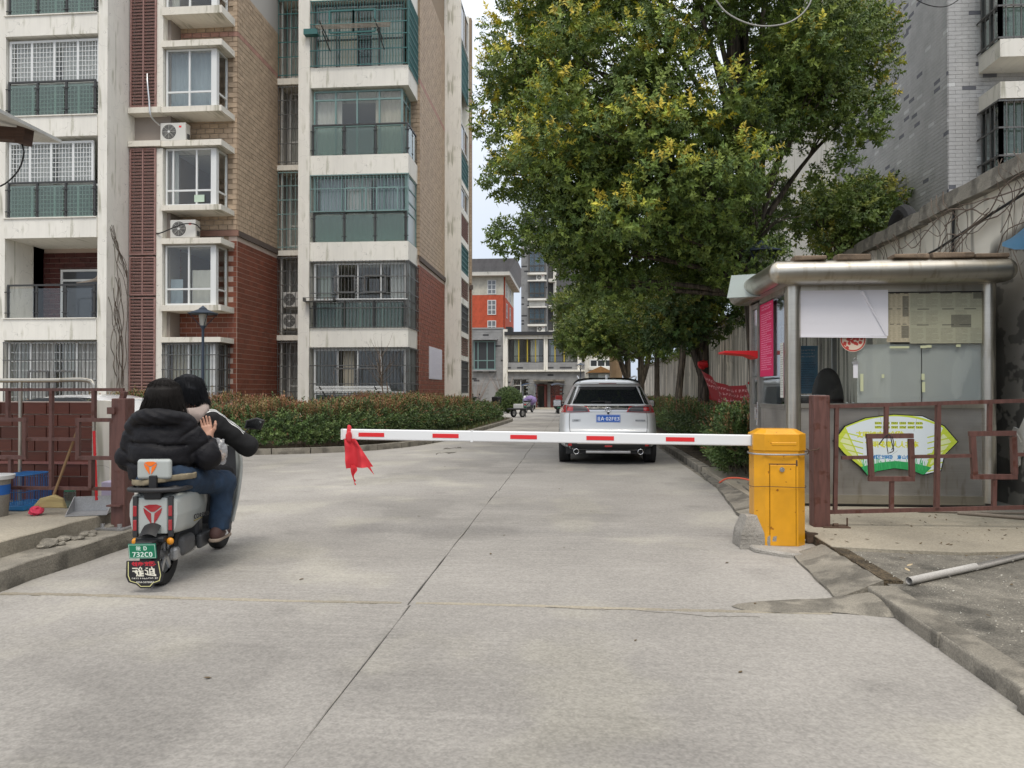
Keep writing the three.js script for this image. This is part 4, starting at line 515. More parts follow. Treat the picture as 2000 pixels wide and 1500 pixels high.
// ---------------------------------------------------------------- compound wall on the right
const XW = 4.9;
{
  const W = thing('compound_wall', 'tall weathered whitewashed wall with black runs and a concrete coping', 'wall');
  const top = (z) => lerp(3.98, 3.62, clamp((-z - 8) / 22));
  const prof = (x0, x1, ya, yb) => [];
  const near = grid(70, 14, (u, v) => { const z = lerp(-14, 4, u), y = v * (top(z) - 0.2); return [XW + 0.012 * n3(z * 1.3, y * 1.1, 2), y, z]; }); { const uv = near.attributes.uv, p = near.attributes.position; for (let i = 0; i < uv.count; i++) uv.setY(i, p.getY(i) / 4); } part('wall_face', near, M.nearwall, W, true);
  const g = grid(70, 14, (u, v) => { const z = lerp(-14, -31, u), y = lerp(0, top(z) - 0.2, v); return [XW + 0.012 * n3(z * 1.3, y * 1.1, 2), y, z]; });
  part('wall_face', g, M.oldwall, W); part('wall_body', [b(XW + 0.03, XW + 0.25, 0, 3.4, -31, 4)], M.oldwall, W);
  const far = grid(60, 8, (u, v) => { const z = lerp(-31, -61, u), y = lerp(0, 3.05, v); return [XW - 0.02 + 0.012 * n3(z, y, 3), y, z]; }); part('wall_face', far, M.oldwall, W); part('wall_body', b(XW + 0.01, XW + 0.25, 0, 3.0, -61, -31), M.oldwall, W); part('coping', rough(b(XW - 0.1, XW + 0.3, 3.05, 3.2, -61, -31), 0.008, 4), M.kerb, W);
  for (let z = 4; z > -30; z -= 2.5) { const z1 = Math.max(z - 2.49, -31); part('coping', rough(new THREE.BoxGeometry(0.46, 0.2, z - z1, 3, 2, 10).translate(XW + 0.1, (top(z) + top(z1)) / 2 - 0.1, (z + z1) / 2), 0.012, 5), M.kerb, W); }
  for (const z of [-13, -19, -25]) part('pilaster', b(XW - 0.06, XW + 0.02, 0, top(z) - 0.2, z - 0.15, z + 0.15), M.oldwall, W);
  // peeled plaster near the booth
  const r = rng(5), q = []; for (let i = 0; i < 26; i++) { const z = -7.2 - r() * 1.7, y = 0.6 + r() * 1.3, s = 0.05 + r() * 0.12, p = []; for (let k = 0; k < 8; k++) { const a = k / 8 * 6.283, R = s * (0.5 + r() * 0.8); p.push([R * _c(a), R * 1.5 * _s(a)]); } const g2 = ext(p, 0.006 + r() * 0.01, 0.003); g2.rotateY(-PI / 2); g2.rotateZ((r() - 0.5) * 0.3); q.push(g2.translate(XW - 0.012 - 0.02 * r(), y, z)); } part('peeling_plaster', q, M.plasterF, W);
  // dry vines hanging from the coping
  const vq = []; for (let k = 0; k < 60; k++) { let z = -6.6 - r() * r() * 13, y = top(z) - 0.2 + (r() < 0.35 ? 0.22 : 0), x = XW - 0.03; const pts = []; const run = (r() - 0.5) * 0.5, n = 4 + Math.floor(r() * 6); for (let i = 0; i < n; i++) { pts.push([x - 0.02 - 0.05 * r() - (y > top(z) - 0.22 ? 0.12 : 0), y, z]); z += run * 0.3 + (r() - 0.5) * 0.18; y -= 0.08 + r() * 0.2; } vq.push(tube(pts, 0.003 + 0.005 * r() * r(), 4, 16)); }
  for (let k = 0; k < 9; k++) { let z = -6.5 - r() * 3; const pts = []; for (let i = 0; i < 9; i++) { pts.push([XW - 0.16 + 0.05 * r(), top(z) - 0.22 - 0.3 * r() - (k < 6 ? 0.15 * i : 0), z]); z -= 0.25 + r() * 0.4; } vq.push(tube(pts, 0.005 + 0.005 * r(), 4, 30)); }
  tag(part('dry_vine', vq, M.vine), 'tangle of bare brown vines hanging from the wall coping', 'vine');
  tag(part('wall_cable', [tube([[XW - 0.04, 3.75, -10.2], [XW - 0.05, 3.2, -10.22], [XW - 0.03, 2.2, -10.2], [XW - 0.04, 1.2, -10.25]], 0.018), tube([[XW - 0.06, 3.6, -8], [XW - 0.08, 3.45, -9.3], [XW - 0.08, 3.3, -10.5], [XW - 0.06, 3.15, -11.7], [XW - 0.05, 2.6, -12]], 0.016)], M.wire), 'black cables strung along the old wall above the booth', 'cable');
  tag(part('rubber_tyre_scrap', rough(new THREE.TorusGeometry(0.34, 0.09, 8, 20, PI * 1.1).rotateY(PI / 2).translate(XW + 0.14, top(-12.2) - 0.06, -12.2), 0.01, 6), M.rubber), 'piece of black rubber lying on the wall coping', 'rubber');
  { const tarp = grid(14, 10, (u, v) => { const z = lerp(-8.2, -6.2, u), x = lerp(4.2, 4.85, v) + 0.03 * Math.sin(u * 9); return [x - (u < 0.1 ? -0.3 * (0.1 - u) * 10 : 0), 2.83 + 0.32 * u + 0.12 * v + 0.03 * n3(u * 6, v * 5, 1), z]; }); tag(part('blue_tarpaulin', tarp, pmat([0.2, 0.52, 0.92], 0.6, { transmission: 0.5, thickness: 0 })), 'bright blue plastic sheet tied beside the wall above the booth', 'tarpaulin'); }
}
// ---------------------------------------------------------------- guard booth of stainless steel
const ell2c = (c, r) => new THREE.SphereGeometry(1, 20, 14).scale(...r).translate(...c);
const zK = -8.7, KX0 = 2.37, KX1 = 4.56, zKb = -10.5, KY0 = 0.17;
{
  const K = thing('guard_booth', 'stainless steel guard booth with rounded roof edge and papered windows', 'booth');
  const yK = (p) => zy(1740, p, zK), xK = (p) => zx(p, zK), yT = yK(556), yW1 = yK(570), yW0 = yK(790), y2 = yK(797), xw0 = xK(1552), xw1 = xK(1930);
  part('corner_post', rod([KX0 + 0.06, KY0, zK - 0.02], [KX0 + 0.06, yT, zK - 0.02], 0.075, 0.075, 20), M.steelRound, K); part('corner_post', rod([KX1 - 0.05, KY0, zK - 0.02], [KX1 - 0.05, yT, zK - 0.02], 0.07, 0.07, 20), M.steelRound, K);
  part('lower_panel', [b(KX0 + 0.1, KX1 - 0.1, yK(968), y2, zK - 0.06, zK - 0.03)], M.steel, K); part('panel_rail', b(KX0 + 0.1, KX1 - 0.1, y2, y2 + 0.05, zK - 0.07, zK), M.steelRound, K); part('panel_rail', b(KX0 + 0.1, KX1 - 0.1, yK(985), yK(968), zK - 0.07, zK - 0.005), M.steelRound, K); part('panel_rail', b(KX0 + 0.1, KX1 - 0.1, yW1, yT + 0.02, zK - 0.07, zK), M.steelRound, K);
  part('window_frame', [b(xw0 - 0.03, xw1 + 0.03, yW0 - 0.02, yW0 + 0.015, zK - 0.055, zK - 0.012), b(xw0 - 0.03, xw1 + 0.03, yW1 - 0.012, yW1 + 0.01, zK - 0.055, zK - 0.012), b(xw1 - 0.008, xw1 + 0.03, yW0, yW1, zK - 0.052, zK - 0.015), b(xw0 - 0.03, xw0 + 0.004, yW0, yW1, zK - 0.052, zK - 0.015)], M.black, K);
  const gl = part('window_glass', b(xw0, xw1, yW0, yW1, zK - 0.036, zK - 0.03), M.glass, K);
  // left side: door with its own glazing, then a fixed light
  const zd0 = zK - 0.12, zd1 = zKb + 0.5, X = KX0;
  part('side_window_frame', [b(X - 0.01, X + 0.04, KY0, yT, zd0 - 0.02, zd0 + 0.04), b(X - 0.01, X + 0.04, y2 - 0.02, y2 + 0.03, zd1, zd0), b(X - 0.01, X + 0.04, yT - 0.06, yT, zd1, zd0)], M.steelRound, K);
  part('side_glass', b(X + 0.012, X + 0.018, y2, yT - 0.05, zd1, zd0), M.glass, K); part('side_panel', b(X + 0.0, X + 0.03, KY0, y2, zd1, zd0), M.steel, K);
  const D = place('door', K, [0, 0, 0]); part('door_leaf', [b(X - 0.02, X + 0.02, KY0 + 0.02, KY0 + 1.0, zKb + 0.05, zd1 - 0.03), b(X - 0.02, X + 0.02, KY0 + 1.0, yT - 0.03, zKb + 0.05, zKb + 0.12), b(X - 0.02, X + 0.02, KY0 + 1.0, yT - 0.03, zd1 - 0.1, zd1 - 0.03), b(X - 0.02, X + 0.02, yT - 0.1, yT - 0.03, zKb + 0.12, zd1 - 0.1), b(X - 0.02, X + 0.02, KY0 + 1.0, KY0 + 1.05, zKb + 0.12, zd1 - 0.1)], M.steel, D);
  part('door_glass', b(X - 0.003, X + 0.003, KY0 + 1.05, yT - 0.1, zKb + 0.12, zd1 - 0.1), M.glass, D); part('handle', [rod([X - 0.05, KY0 + 0.85, zd1 - 0.07], [X - 0.05, KY0 + 1.02, zd1 - 0.07], 0.012), b(X - 0.05, X - 0.02, KY0 + 0.86, KY0 + 0.88, zd1 - 0.08, zd1 - 0.06), b(X - 0.05, X - 0.02, KY0 + 0.99, KY0 + 1.01, zd1 - 0.08, zd1 - 0.06), rb(X - 0.035, X - 0.02, KY0 + 0.78, KY0 + 1.08, zd1 - 0.1, zd1 - 0.04, 0.006)], M.chrome, D); part('hinge', [b(X - 0.035, X - 0.02, KY0 + 0.2, KY0 + 0.3, zKb + 0.03, zKb + 0.07)], M.galv, D);
  part('rear_wall', [b(X, KX1, KY0, 1.1, zKb - 0.03, zKb), b(X, KX1, 2.32, yT, zKb - 0.03, zKb), b(X, 2.72, 1.1, 2.32, zKb - 0.03, zKb), b(4.2, KX1, 1.1, 2.32, zKb - 0.03, zKb)], mat([0.62, 0.61, 0.58], 0.7), K); part('right_wall', [b(KX1 - 0.04, KX1, KY0, yT, zKb, zK - 0.08)], M.steel, K); part('booth_floor', b(X, KX1, KY0 - 0.05, KY0, zKb, zK - 0.06), mat([0.15, 0.14, 0.13], 0.8), K); part('ceiling', b(X, KX1, yT, yT + 0.04, zKb, zK - 0.02), mat([0.5, 0.5, 0.48], 0.8), K);
  part('rear_window_frame', [b(2.7, 2.75, 1.1, 2.32, zKb, zKb + 0.03), b(3.42, 3.48, 1.1, 2.32, zKb, zKb + 0.03), b(4.17, 4.22, 1.1, 2.32, zKb, zKb + 0.03), b(2.75, 4.17, 1.08, 1.13, zKb, zKb + 0.032), b(2.75, 4.17, 2.28, 2.33, zKb, zKb + 0.032)], M.alu, K); part('rear_glass', b(2.74, 4.18, 1.12, 2.3, zKb + 0.008, zKb + 0.014), M.glass, K);
  part('foot', [b(X + 0.05, X + 0.2, 0.1, KY0 - 0.04, zK - 0.25, zK - 0.1), b(KX1 - 0.2, KX1 - 0.05, 0.1, KY0 - 0.04, zK - 0.25, zK - 0.1), b(3.4, 3.55, 0.1, KY0 - 0.04, zK - 0.25, zK - 0.1), b(X + 0.05, KX1 - 0.05, 0.1, KY0 - 0.04, zKb + 0.05, zKb + 0.2)], M.kerb, K);
  // bullnose roof rim: a swept half-round section
  const ov = 0.26, r0 = 0.128, yc = yT + r0 + 0.0, pth = [[KX0 - ov, zKb - 0.2], [KX0 - ov, zK + ov], [KX1 + 0.15, zK + ov], [KX1 + 0.15, zKb - 0.2]];
  const rimPts = []; { const c = 0.1, add = (x, z) => rimPts.push([x, z]); add(...pth[0]); for (let i = 0; i <= 6; i++) { const a = PI + i / 6 * PI / 2; add(pth[1][0] + c + c * _c(a), pth[1][1] - c - c * _s(a)); } for (let i = 0; i <= 6; i++) { const a = PI / 2 - i / 6 * PI / 2; add(pth[2][0] - c + c * _c(a), pth[2][1] - c + c * _s(a)); } add(...pth[3]); }
  const nS = 16; const rim = new THREE.BufferGeometry(), RP = [], RI = [], dense = []; for (let i = 0; i + 1 < rimPts.length; i++) { const n = i === 0 || i === rimPts.length - 2 ? 6 : Math.max(1, Math.round(len(rimPts[i + 1][0] - rimPts[i][0], rimPts[i + 1][1] - rimPts[i][1]) / 0.25)); for (let k = 0; k < n; k++) dense.push([lerp(rimPts[i][0], rimPts[i + 1][0], k / n), lerp(rimPts[i][1], rimPts[i + 1][1], k / n)]); } dense.push(rimPts[rimPts.length - 1]);
  dense.forEach(([x, z], i) => { const a = dense[Math.max(0, i - 1)], c = dense[Math.min(dense.length - 1, i + 1)]; let tx = c[0] - a[0], tz = c[1] - a[1]; const L = len(tx, tz); tx /= L; tz /= L; const nx = -tz, nz = tx; for (let k = 0; k <= nS; k++) { const an = PI / 2 - k / nS * PI; const o = r0 * (_c(an) - 1), yy = r0 * _s(an) * 1.0; RP.push(x + nx * o, yc + yy, z + nz * o); } });
  for (let i = 0; i + 1 < dense.length; i++) for (let k = 0; k < nS; k++) { const a = i * (nS + 1) + k, c = a + nS + 1; RI.push(a, c, a + 1, a + 1, c, c + 1); }
  rim.setAttribute('position', new THREE.Float32BufferAttribute(RP, 3)); rim.setIndex(RI); rim.computeVertexNormals(); part('roof_rim', rim, M.steelRound, K);
  part('roof_deck', [b(KX0 - ov + r0, KX1 + 0.15 - r0, yc + r0 - 0.02, yc + r0, zKb - 0.19, zK + ov - r0)], M.galv, K); part('soffit', [b(KX0 - ov + r0 + 0.01, KX1 + 0.15 - r0 - 0.01, yc - r0, yc - r0 + 0.015, zKb - 0.19, zK + ov - r0 - 0.01)], M.steel, K);
  part('side_seams', [b(X - 0.022, X - 0.004, KY0, yT, zKb - 0.02, zKb + 0.05)], M.steelRound, K);
  // roof clutter
  const roofY = yc + r0; const clay = mat([0.75, 0.6, 0.5], 0.95, { map: T.kerb });
  [[2.55, 0.34], [3.02, 0.36], [3.62, 0.38], [4.05, 0.42], [4.45, 0.36]].forEach(([x, w], i) => tag(part('roof_brick', rough(rb(x - w / 2, x + w / 2, roofY, roofY + 0.05 + 0.015 * (i % 2), zK + 0.02, zK + 0.2, 0.015), 0.012, 9), clay), 'old flat brick on the booth roof ' + ['at its rounded corner over the pink notice', 'over the blank part of the white poster', 'over the peeling corner of the white poster', 'over the wide newspaper spread', 'at the end beside the old wall'][i], 'brick', 'flat bricks on the booth roof'));
  tag(part('tilted_glass_sheet', [b(-0.2, 0.2, -0.005, 0.005, -0.24, 0.24).rotateX(0.75).rotateY(-0.35).translate(KX0 - 0.24, yc + 0.02, zKb + 0.75)], M.glassFrost), 'sheet of greenish glass tilted out from the booth roof edge', 'glass sheet');
  { const t = thing('wall_shelf', 'small red wedge shaped canopy above the booth door', 'canopy'); const y = yK(686); part('canopy_board', ext([[0, 0.02], [-0.42, 0.02], [-0.42, 0.0], [-0.1, -0.03], [0, -0.075]], 0.42, 0.003).translate(X - 0.02, y + 0.06, zKb + 0.02), M.red, t); }
  // interior
  { const t = thing('office_chair', 'dark office chair seen through the booth window', 'chair', [xK(1640), KY0, zK - 0.75], 0.4); part('backrest', rough(ell2c([0, 1.14, 0.16], [0.23, 0.36, 0.06]), 0.006, 5), M.plastic, t); part('seat', rb(-0.22, 0.22, 0.42, 0.5, -0.26, 0.18, 0.03), M.plastic, t); part('column', rod([0, 0.06, 0], [0, 0.42, 0], 0.03), M.black, t); part('foot', [b(-0.25, 0.25, 0.02, 0.06, -0.03, 0.03), b(-0.03, 0.03, 0.022, 0.058, -0.25, 0.25)], M.black, t); part('armrest', [rb(-0.27, -0.22, 0.62, 0.66, -0.2, 0.1, 0.015), rb(-0.26, -0.23, 0.46, 0.64, -0.05, -0.02, 0.01)], M.plastic, t); }
  { const t = thing('desk', 'plain desk under the booth window', 'desk', [0, 0, 0]); part('desk_top', b(xw0 + 0.02, KX1 - 0.1, 0.98, 1.02, zK - 0.55, zK - 0.09), M.wood, t); for (const x of [xw0 + 0.1, KX1 - 0.2]) part('leg', b(x, x + 0.04, KY0, 0.98, zK - 0.5, zK - 0.46), M.wood, t); }
  { const t = thing('monitor', 'boxy dark monitor standing inside the booth beside the door', 'monitor', [0, 0, 0]); part('screen_case', rb(X + 0.12, X + 0.5, 1.02, 1.34, zK - 0.52, zK - 0.16, 0.02), M.plastic, t); part('paper_on_top', b(X + 0.14, X + 0.46, 1.342, 1.35, zK - 0.5, zK - 0.18), M.paperWhite, t); part('stand', b(X + 0.25, X + 0.38, 1.02, 1.03, zK - 0.42, zK - 0.3), M.black, t); }
  [0, 0.07].forEach((d) => { const t = thing('bottle', 'slim dark bottle on the desk inside the booth window', 'bottle', [xK(1664) + d, 1.02, zK - 0.16], 0, 'bottles in the booth'); part('body', new THREE.CylinderGeometry(0.025, 0.027, 0.2, 12).translate(0, 0.1, 0), M.glassDark, t); part('cap', new THREE.CylinderGeometry(0.012, 0.018, 0.05, 10).translate(0, 0.225, 0), M.white, t); });
  // papers on the glass
  const onGlass = (name, label, cat, px0, px1, py0, py1, draw, w, h, dz = 0.006, rough_ = 0.85) => { const x0 = xK(px0), x1 = xK(px1), y0 = yK(py1), y1 = yK(py0); const t = thing(name, label, cat); part('sheet', b(x0, x1, y0, y1, zK - 0.03 + dz - 0.002, zK - 0.03 + dz), mat([0.6, 0.6, 0.56], 0.85), t); part('print', new THREE.PlaneGeometry(x1 - x0, y1 - y0).translate((x0 + x1) / 2, (y0 + y1) / 2, zK - 0.03 + dz + 0.0015), mat('#ffffff', rough_, { map: canvasTex(w, h, draw) }), t, true); return t; };
  const news = (seed, base, pics) => (g, w, h) => { g.fillStyle = base; g.fillRect(0, 0, w, h); const r = rng(seed); g.fillStyle = 'rgba(60,58,50,0.42)'; for (let c = 0; c < 5; c++) for (let q = 0; q < 3; q++) if (r() < 0.9) smallPrint(g, 8 + c * w / 5, 14 + q * h / 3, w / 5 - 14, h / 3 - 18, 12, seed + c * 3 + q); g.fillStyle = 'rgba(80,78,70,0.6)'; for (const [x, y, ww, hh] of pics) g.fillRect(x * w, y * h, ww * w, hh * h); g.fillStyle = 'rgba(60,58,52,0.55)'; for (let i = 0; i < 9; i++) g.fillRect(w * (0.05 + 0.1 * r() + (i % 3) * 0.3), h * (0.04 + 0.3 * Math.floor(i / 3)), w * 0.16, h * 0.02); for (let i = 0; i < 900; i++) { g.fillStyle = 'rgba(' + (r() < 0.5 ? '120,116,95' : '190,186,168') + ',0.12)'; g.fillRect(r() * w, r() * h, 2 + r() * 14, 1 + r() * 4); } };
  onGlass('newspaper_sheet', 'narrow yellowed newspaper pasted beside the white poster', 'newspaper', 1734, 1782, 568, 668, news(3, '#b5ab92', [[0.65, 0.1, 0.25, 0.4], [0.6, 0.68, 0.3, 0.24]]), 160, 300); onGlass('newspaper_sheet', 'wide greyed newspaper spread pasted in the booth window corner', 'newspaper', 1779, 1924, 568, 671, news(9, '#a3a28c', [[0.56, 0.46, 0.27, 0.24], [0.86, 0.02, 0.12, 0.14]]), 420, 300, 0.011);
  { const x0 = xK(1550), x1 = xK(1735), y0 = yK(656), y1 = yK(566), z = zK + 0.004, t = thing('blank_poster', 'blank white poster peeling at one corner of the booth window', 'poster');
    const sheet = grid(60, 30, (u, v) => { const x = lerp(x0, x1, u), y = lerp(y0, y1, v); const tx = (u - 0.14) * 10, e = Math.abs(v - 0.47) < 0.17 && u > 0.1 && u < 0.78 ? 0.0025 * (Math.sin(tx * 9) * Math.sin(v * 95 + Math.floor(tx) * 2) > 0.1 ? 1 : 0) : 0; return [x, y - 0.02 * (1 - v) * u * 0, z + e + 0.004 * Math.sin(u * 3) * (1 - v)]; }); part('sheet', sheet, M.paperWhite, t);
    part('folded_corner', [grid(4, 12, (u, v) => { const a = [lerp(xK(1690), xK(1733), v), lerp(y1 - 0.01, y0 + 0.01, v)]; const w = 0.05 * (1 - v * 0.75); const an = u * PI * 1.1; return [a[0] - 0.01 - w * 0.4 * (1 - _c(an)), a[1] - 0.01 * u, z + 0.006 + w * 0.5 * _s(an)]; })], M.paperWhite, t); part('lower_edge', bar([x0, y0, z + 0.006], [xK(1732), y0 - 0.015, z + 0.006], 0.012, 0.02), M.paperWhite, t); }
  { const t = thing('plastic_sheet', 'cloudy plastic sheets taped inside the booth window', 'plastic sheet'); const cloudy = pmat([0.88, 0.89, 0.87], 0.28, { transmission: 0.6, thickness: 0, clearcoat: 0.6 }); part('left_sheet', b(xK(1678), xK(1804), yK(787), yK(672), zK - 0.06, zK - 0.058), cloudy, t); part('right_sheet', b(xK(1806), xK(1926), yK(787), yK(672), zK - 0.062, zK - 0.06), cloudy, t); const tp = mat([0.55, 0.57, 0.36], 0.7); for (const [px, py, w, h] of [[1740, 676, 38, 4], [1800, 675, 12, 5], [1812, 674, 10, 5], [1870, 673, 9, 5], [1682, 730, 6, 34], [1724, 731, 5, 7], [1802, 730, 6, 12], [1803, 746, 6, 20], [1928, 730, 5, 8]]) part('tape', b(xK(px), xK(px + w), yK(py + h), yK(py), zK - 0.026, zK - 0.024), tp, t); }
  { const t = thing('window_ornament', 'round red paper ornament stuck on the booth window', 'ornament'); const cx = xK(1668), cy = yK(662), R = 0.14; part('disc', new THREE.CircleGeometry(R, 32).translate(cx, cy, zK - 0.023), mat('#fff', 0.8, { map: canvasTex(128, 128, (g) => { g.fillStyle = '#d9c7b4'; g.fillRect(0, 0, 128, 128); g.strokeStyle = '#b3352c'; g.lineWidth = 6; g.beginPath(); g.arc(64, 64, 58, 0, 7); g.stroke(); const r = rng(4); g.fillStyle = '#b8423a'; for (let i = 0; i < 26; i++) { g.beginPath(); g.ellipse(20 + r() * 88, 20 + r() * 88, 5 + r() * 7, 4 + r() * 5, r() * 3, 0, 7); g.fill(); } }) }), t, true); }
  { const t = thing('clip_paper', 'bulldog clip holding a narrow white slip on the booth glass', 'clip'); part('slip', b(xK(1668), xK(1677), yK(738), yK(710), zK - 0.022, zK - 0.02), M.paperWhite, t); part('clip', [b(xK(1665), xK(1679), yK(710), yK(706), zK - 0.024, zK - 0.01), new THREE.TorusGeometry(0.018, 0.004, 5, 12).translate(xK(1672), yK(702), zK - 0.016)], M.galv, t); }
  { const t = thing('blue_notice', 'blue printed notice board hung inside the booth', 'notice'); part('board', b(2.96, 3.22, 1.36, 2.0, zKb + 0.06, zKb + 0.07), mat('#4f8fb8', 0.7), t); part('print', new THREE.PlaneGeometry(0.25, 0.63).translate(3.09, 1.68, zKb + 0.072), mat('#fff', 0.7, { map: canvasTex(128, 256, (g) => { g.fillStyle = '#5a9cc4'; g.fillRect(0, 0, 128, 256); g.fillStyle = '#d8e8f0'; smallPrint(g, 12, 16, 104, 50, 3, 8); g.fillStyle = '#27506b'; smallPrint(g, 10, 84, 108, 150, 12, 9); }) }), t, true); }
  // pink notice and slips on the side glass
  const onSide = (name, label, cat, z0, z1, y0, y1, draw, w, h) => { const t = thing(name, label, cat); part('sheet', b(X - 0.008, X - 0.005, y0, y1, z1, z0), mat([0.55, 0.1, 0.2], 0.7), t); part('print', new THREE.PlaneGeometry(z0 - z1, y1 - y0).rotateY(-PI / 2).translate(X - 0.01, (y0 + y1) / 2, (z0 + z1) / 2), mat('#fff', 0.7, { map: canvasTex(w, h, draw) }), t, true); };
  { const za = xz(1512, X), zb_ = xz(1486, X), ya = onX(1500, 735, X)[1], yb_ = onX(1500, 590, X)[1]; onSide('pink_notice', 'tall bright pink notice with white print on the booth side', 'notice', za, zb_, ya, yb_, (g, w, h) => { g.fillStyle = '#d21f5b'; g.fillRect(0, 0, w, h); g.fillStyle = '#f3c6d6'; smallPrint(g, 20, 14, w - 40, 40, 2, 2); smallPrint(g, 14, 70, w - 28, h - 110, 26, 3); }, 160, 512); }
  onSide('white_slip', 'narrow white printed slip on the booth side glass', 'notice', zK - 0.18, zK - 0.32, 1.32, 1.95, (g, w, h) => { g.fillStyle = '#cfcfc6'; g.fillRect(0, 0, w, h); g.fillStyle = '#5a5a58'; smallPrint(g, 6, 10, w - 12, h - 20, 22, 12); }, 64, 256);
  // fan-shaped civic board on the lower panel
  { const t = thing('fan_sign', 'fan shaped white and green slogan board on the booth front', 'sign'); const z = zK + 0.015, pts = [[1628, 862], [1650, 833], [1690, 817], [1745, 810], [1800, 813], [1842, 832], [1868, 862], [1842, 888], [1835, 918], [1800, 926], [1780, 918], [1745, 914], [1712, 920], [1693, 928], [1680, 912], [1648, 886]].map(([x, y]) => [xK(x), yK(y)]);
    const x0 = xK(1628), x1 = xK(1868), y0 = yK(928), y1 = yK(810); const big = pts.map(([x, y]) => { const cx = xK(1748), cy = yK(866); return [cx + (x - cx) * 1.025, cy + (y - cy) * 1.03]; }); part('backing', ext(big, 0.008).translate(0, 0, z - 0.012), M.black, t);
    const sh = new THREE.ShapeGeometry(new THREE.Shape(pts.map(p => V2(...p)))); const uv = sh.attributes.uv, po = sh.attributes.position; for (let i = 0; i < po.count; i++) uv.setXY(i, (po.getX(i) - x0) / (x1 - x0), (po.getY(i) - y0) / (y1 - y0)); sh.translate(0, 0, z);
    part('print', sh, mat('#fff', 0.5, { map: canvasTex(960, 472, (g, w, h) => { const s = 4, P = (x, y) => [(x - 1628) * s, (y - 810) * s]; g.fillStyle = '#dfe9ee'; g.fillRect(0, 0, w, h); const gr = (a, c) => { g.fillStyle = c; g.beginPath(); a.forEach(([x, y], i) => { const p = P(x, y); i ? g.lineTo(...p) : g.moveTo(...p); }); g.closePath(); g.fill(); }; gr([[1628, 862], [1650, 833], [1693, 928], [1648, 886]], '#c9d84a'); gr([[1868, 862], [1842, 832], [1800, 926], [1842, 888]], '#c9d84a'); gr([[1640, 862], [1652, 845], [1680, 905], [1655, 882]], '#dfe7b0'); gr([[1856, 862], [1840, 845], [1812, 912], [1838, 885]], '#dfe7b0');
      g.strokeStyle = '#bfd23c'; g.lineWidth = 9; for (let i = 0; i < 7; i++) { const y = 842 + i * 11; g.beginPath(); g.moveTo(...P(1636, y)); g.lineTo(...P(1685, y + 12)); g.moveTo(...P(1860, y)); g.lineTo(...P(1810, y + 12)); g.stroke(); } g.lineWidth = 16; g.strokeStyle = '#c5d845'; g.beginPath(); g.moveTo(...P(1650, 834)); g.quadraticCurveTo(...P(1748, 788), ...P(1842, 834)); g.stroke();
      gr([[1680, 912], [1720, 903], [1748, 900], [1780, 903], [1818, 912], [1800, 930], [1745, 916], [1693, 932]], '#2fa05a'); g.strokeStyle = '#3fb56a'; g.lineWidth = 4; const r = rng(6); for (let i = 0; i < 40; i++) { const x = 1684 + r() * 130; g.beginPath(); g.moveTo(...P(x, 918)); g.lineTo(...P(x + (r() - 0.5) * 12, 893 + r() * 8)); g.stroke(); }
      g.fillStyle = '#3c4a3a'; const row = (y) => { let x = 1708; for (const n of [2, 2, 2, 2, 2, 2]) { g.fillStyle = '#c6d335'; g.fillRect(...P(x, y), 13 * s, 5 * s); g.fillStyle = '#43503f'; smallPrint(g, ...P(x, y - 0.5), 13 * s, 6 * s, 1, x + y, 1); x += 16; } }; row(824); row(832);
      g.strokeStyle = '#d6d836'; hanText(g, '文明城市齐创建', ...P(1672, 843), 44, 44, 10, 8); hanText(g, '文明成果人人共享', ...P(1690, 862), 44, 44, 8, 8); g.strokeStyle = '#2f7fc0'; hanText(g, '谢区文明委', ...P(1704, 889), 28, 28, 3, 5); hanText(g, '唐山镇宣', ...P(1752, 889), 28, 28, 8, 5);
      g.strokeStyle = '#9aa59f'; g.lineWidth = 2; for (const [a, c2] of [[[1718, 812], [1724, 838]], [[1790, 816], [1784, 842]], [[1741, 888], [1752, 880]], [[1700, 905], [1690, 925]]]) { g.beginPath(); g.moveTo(...P(...a)); g.lineTo(...P(...c2)); g.stroke(); } }) }), t, true); }
}
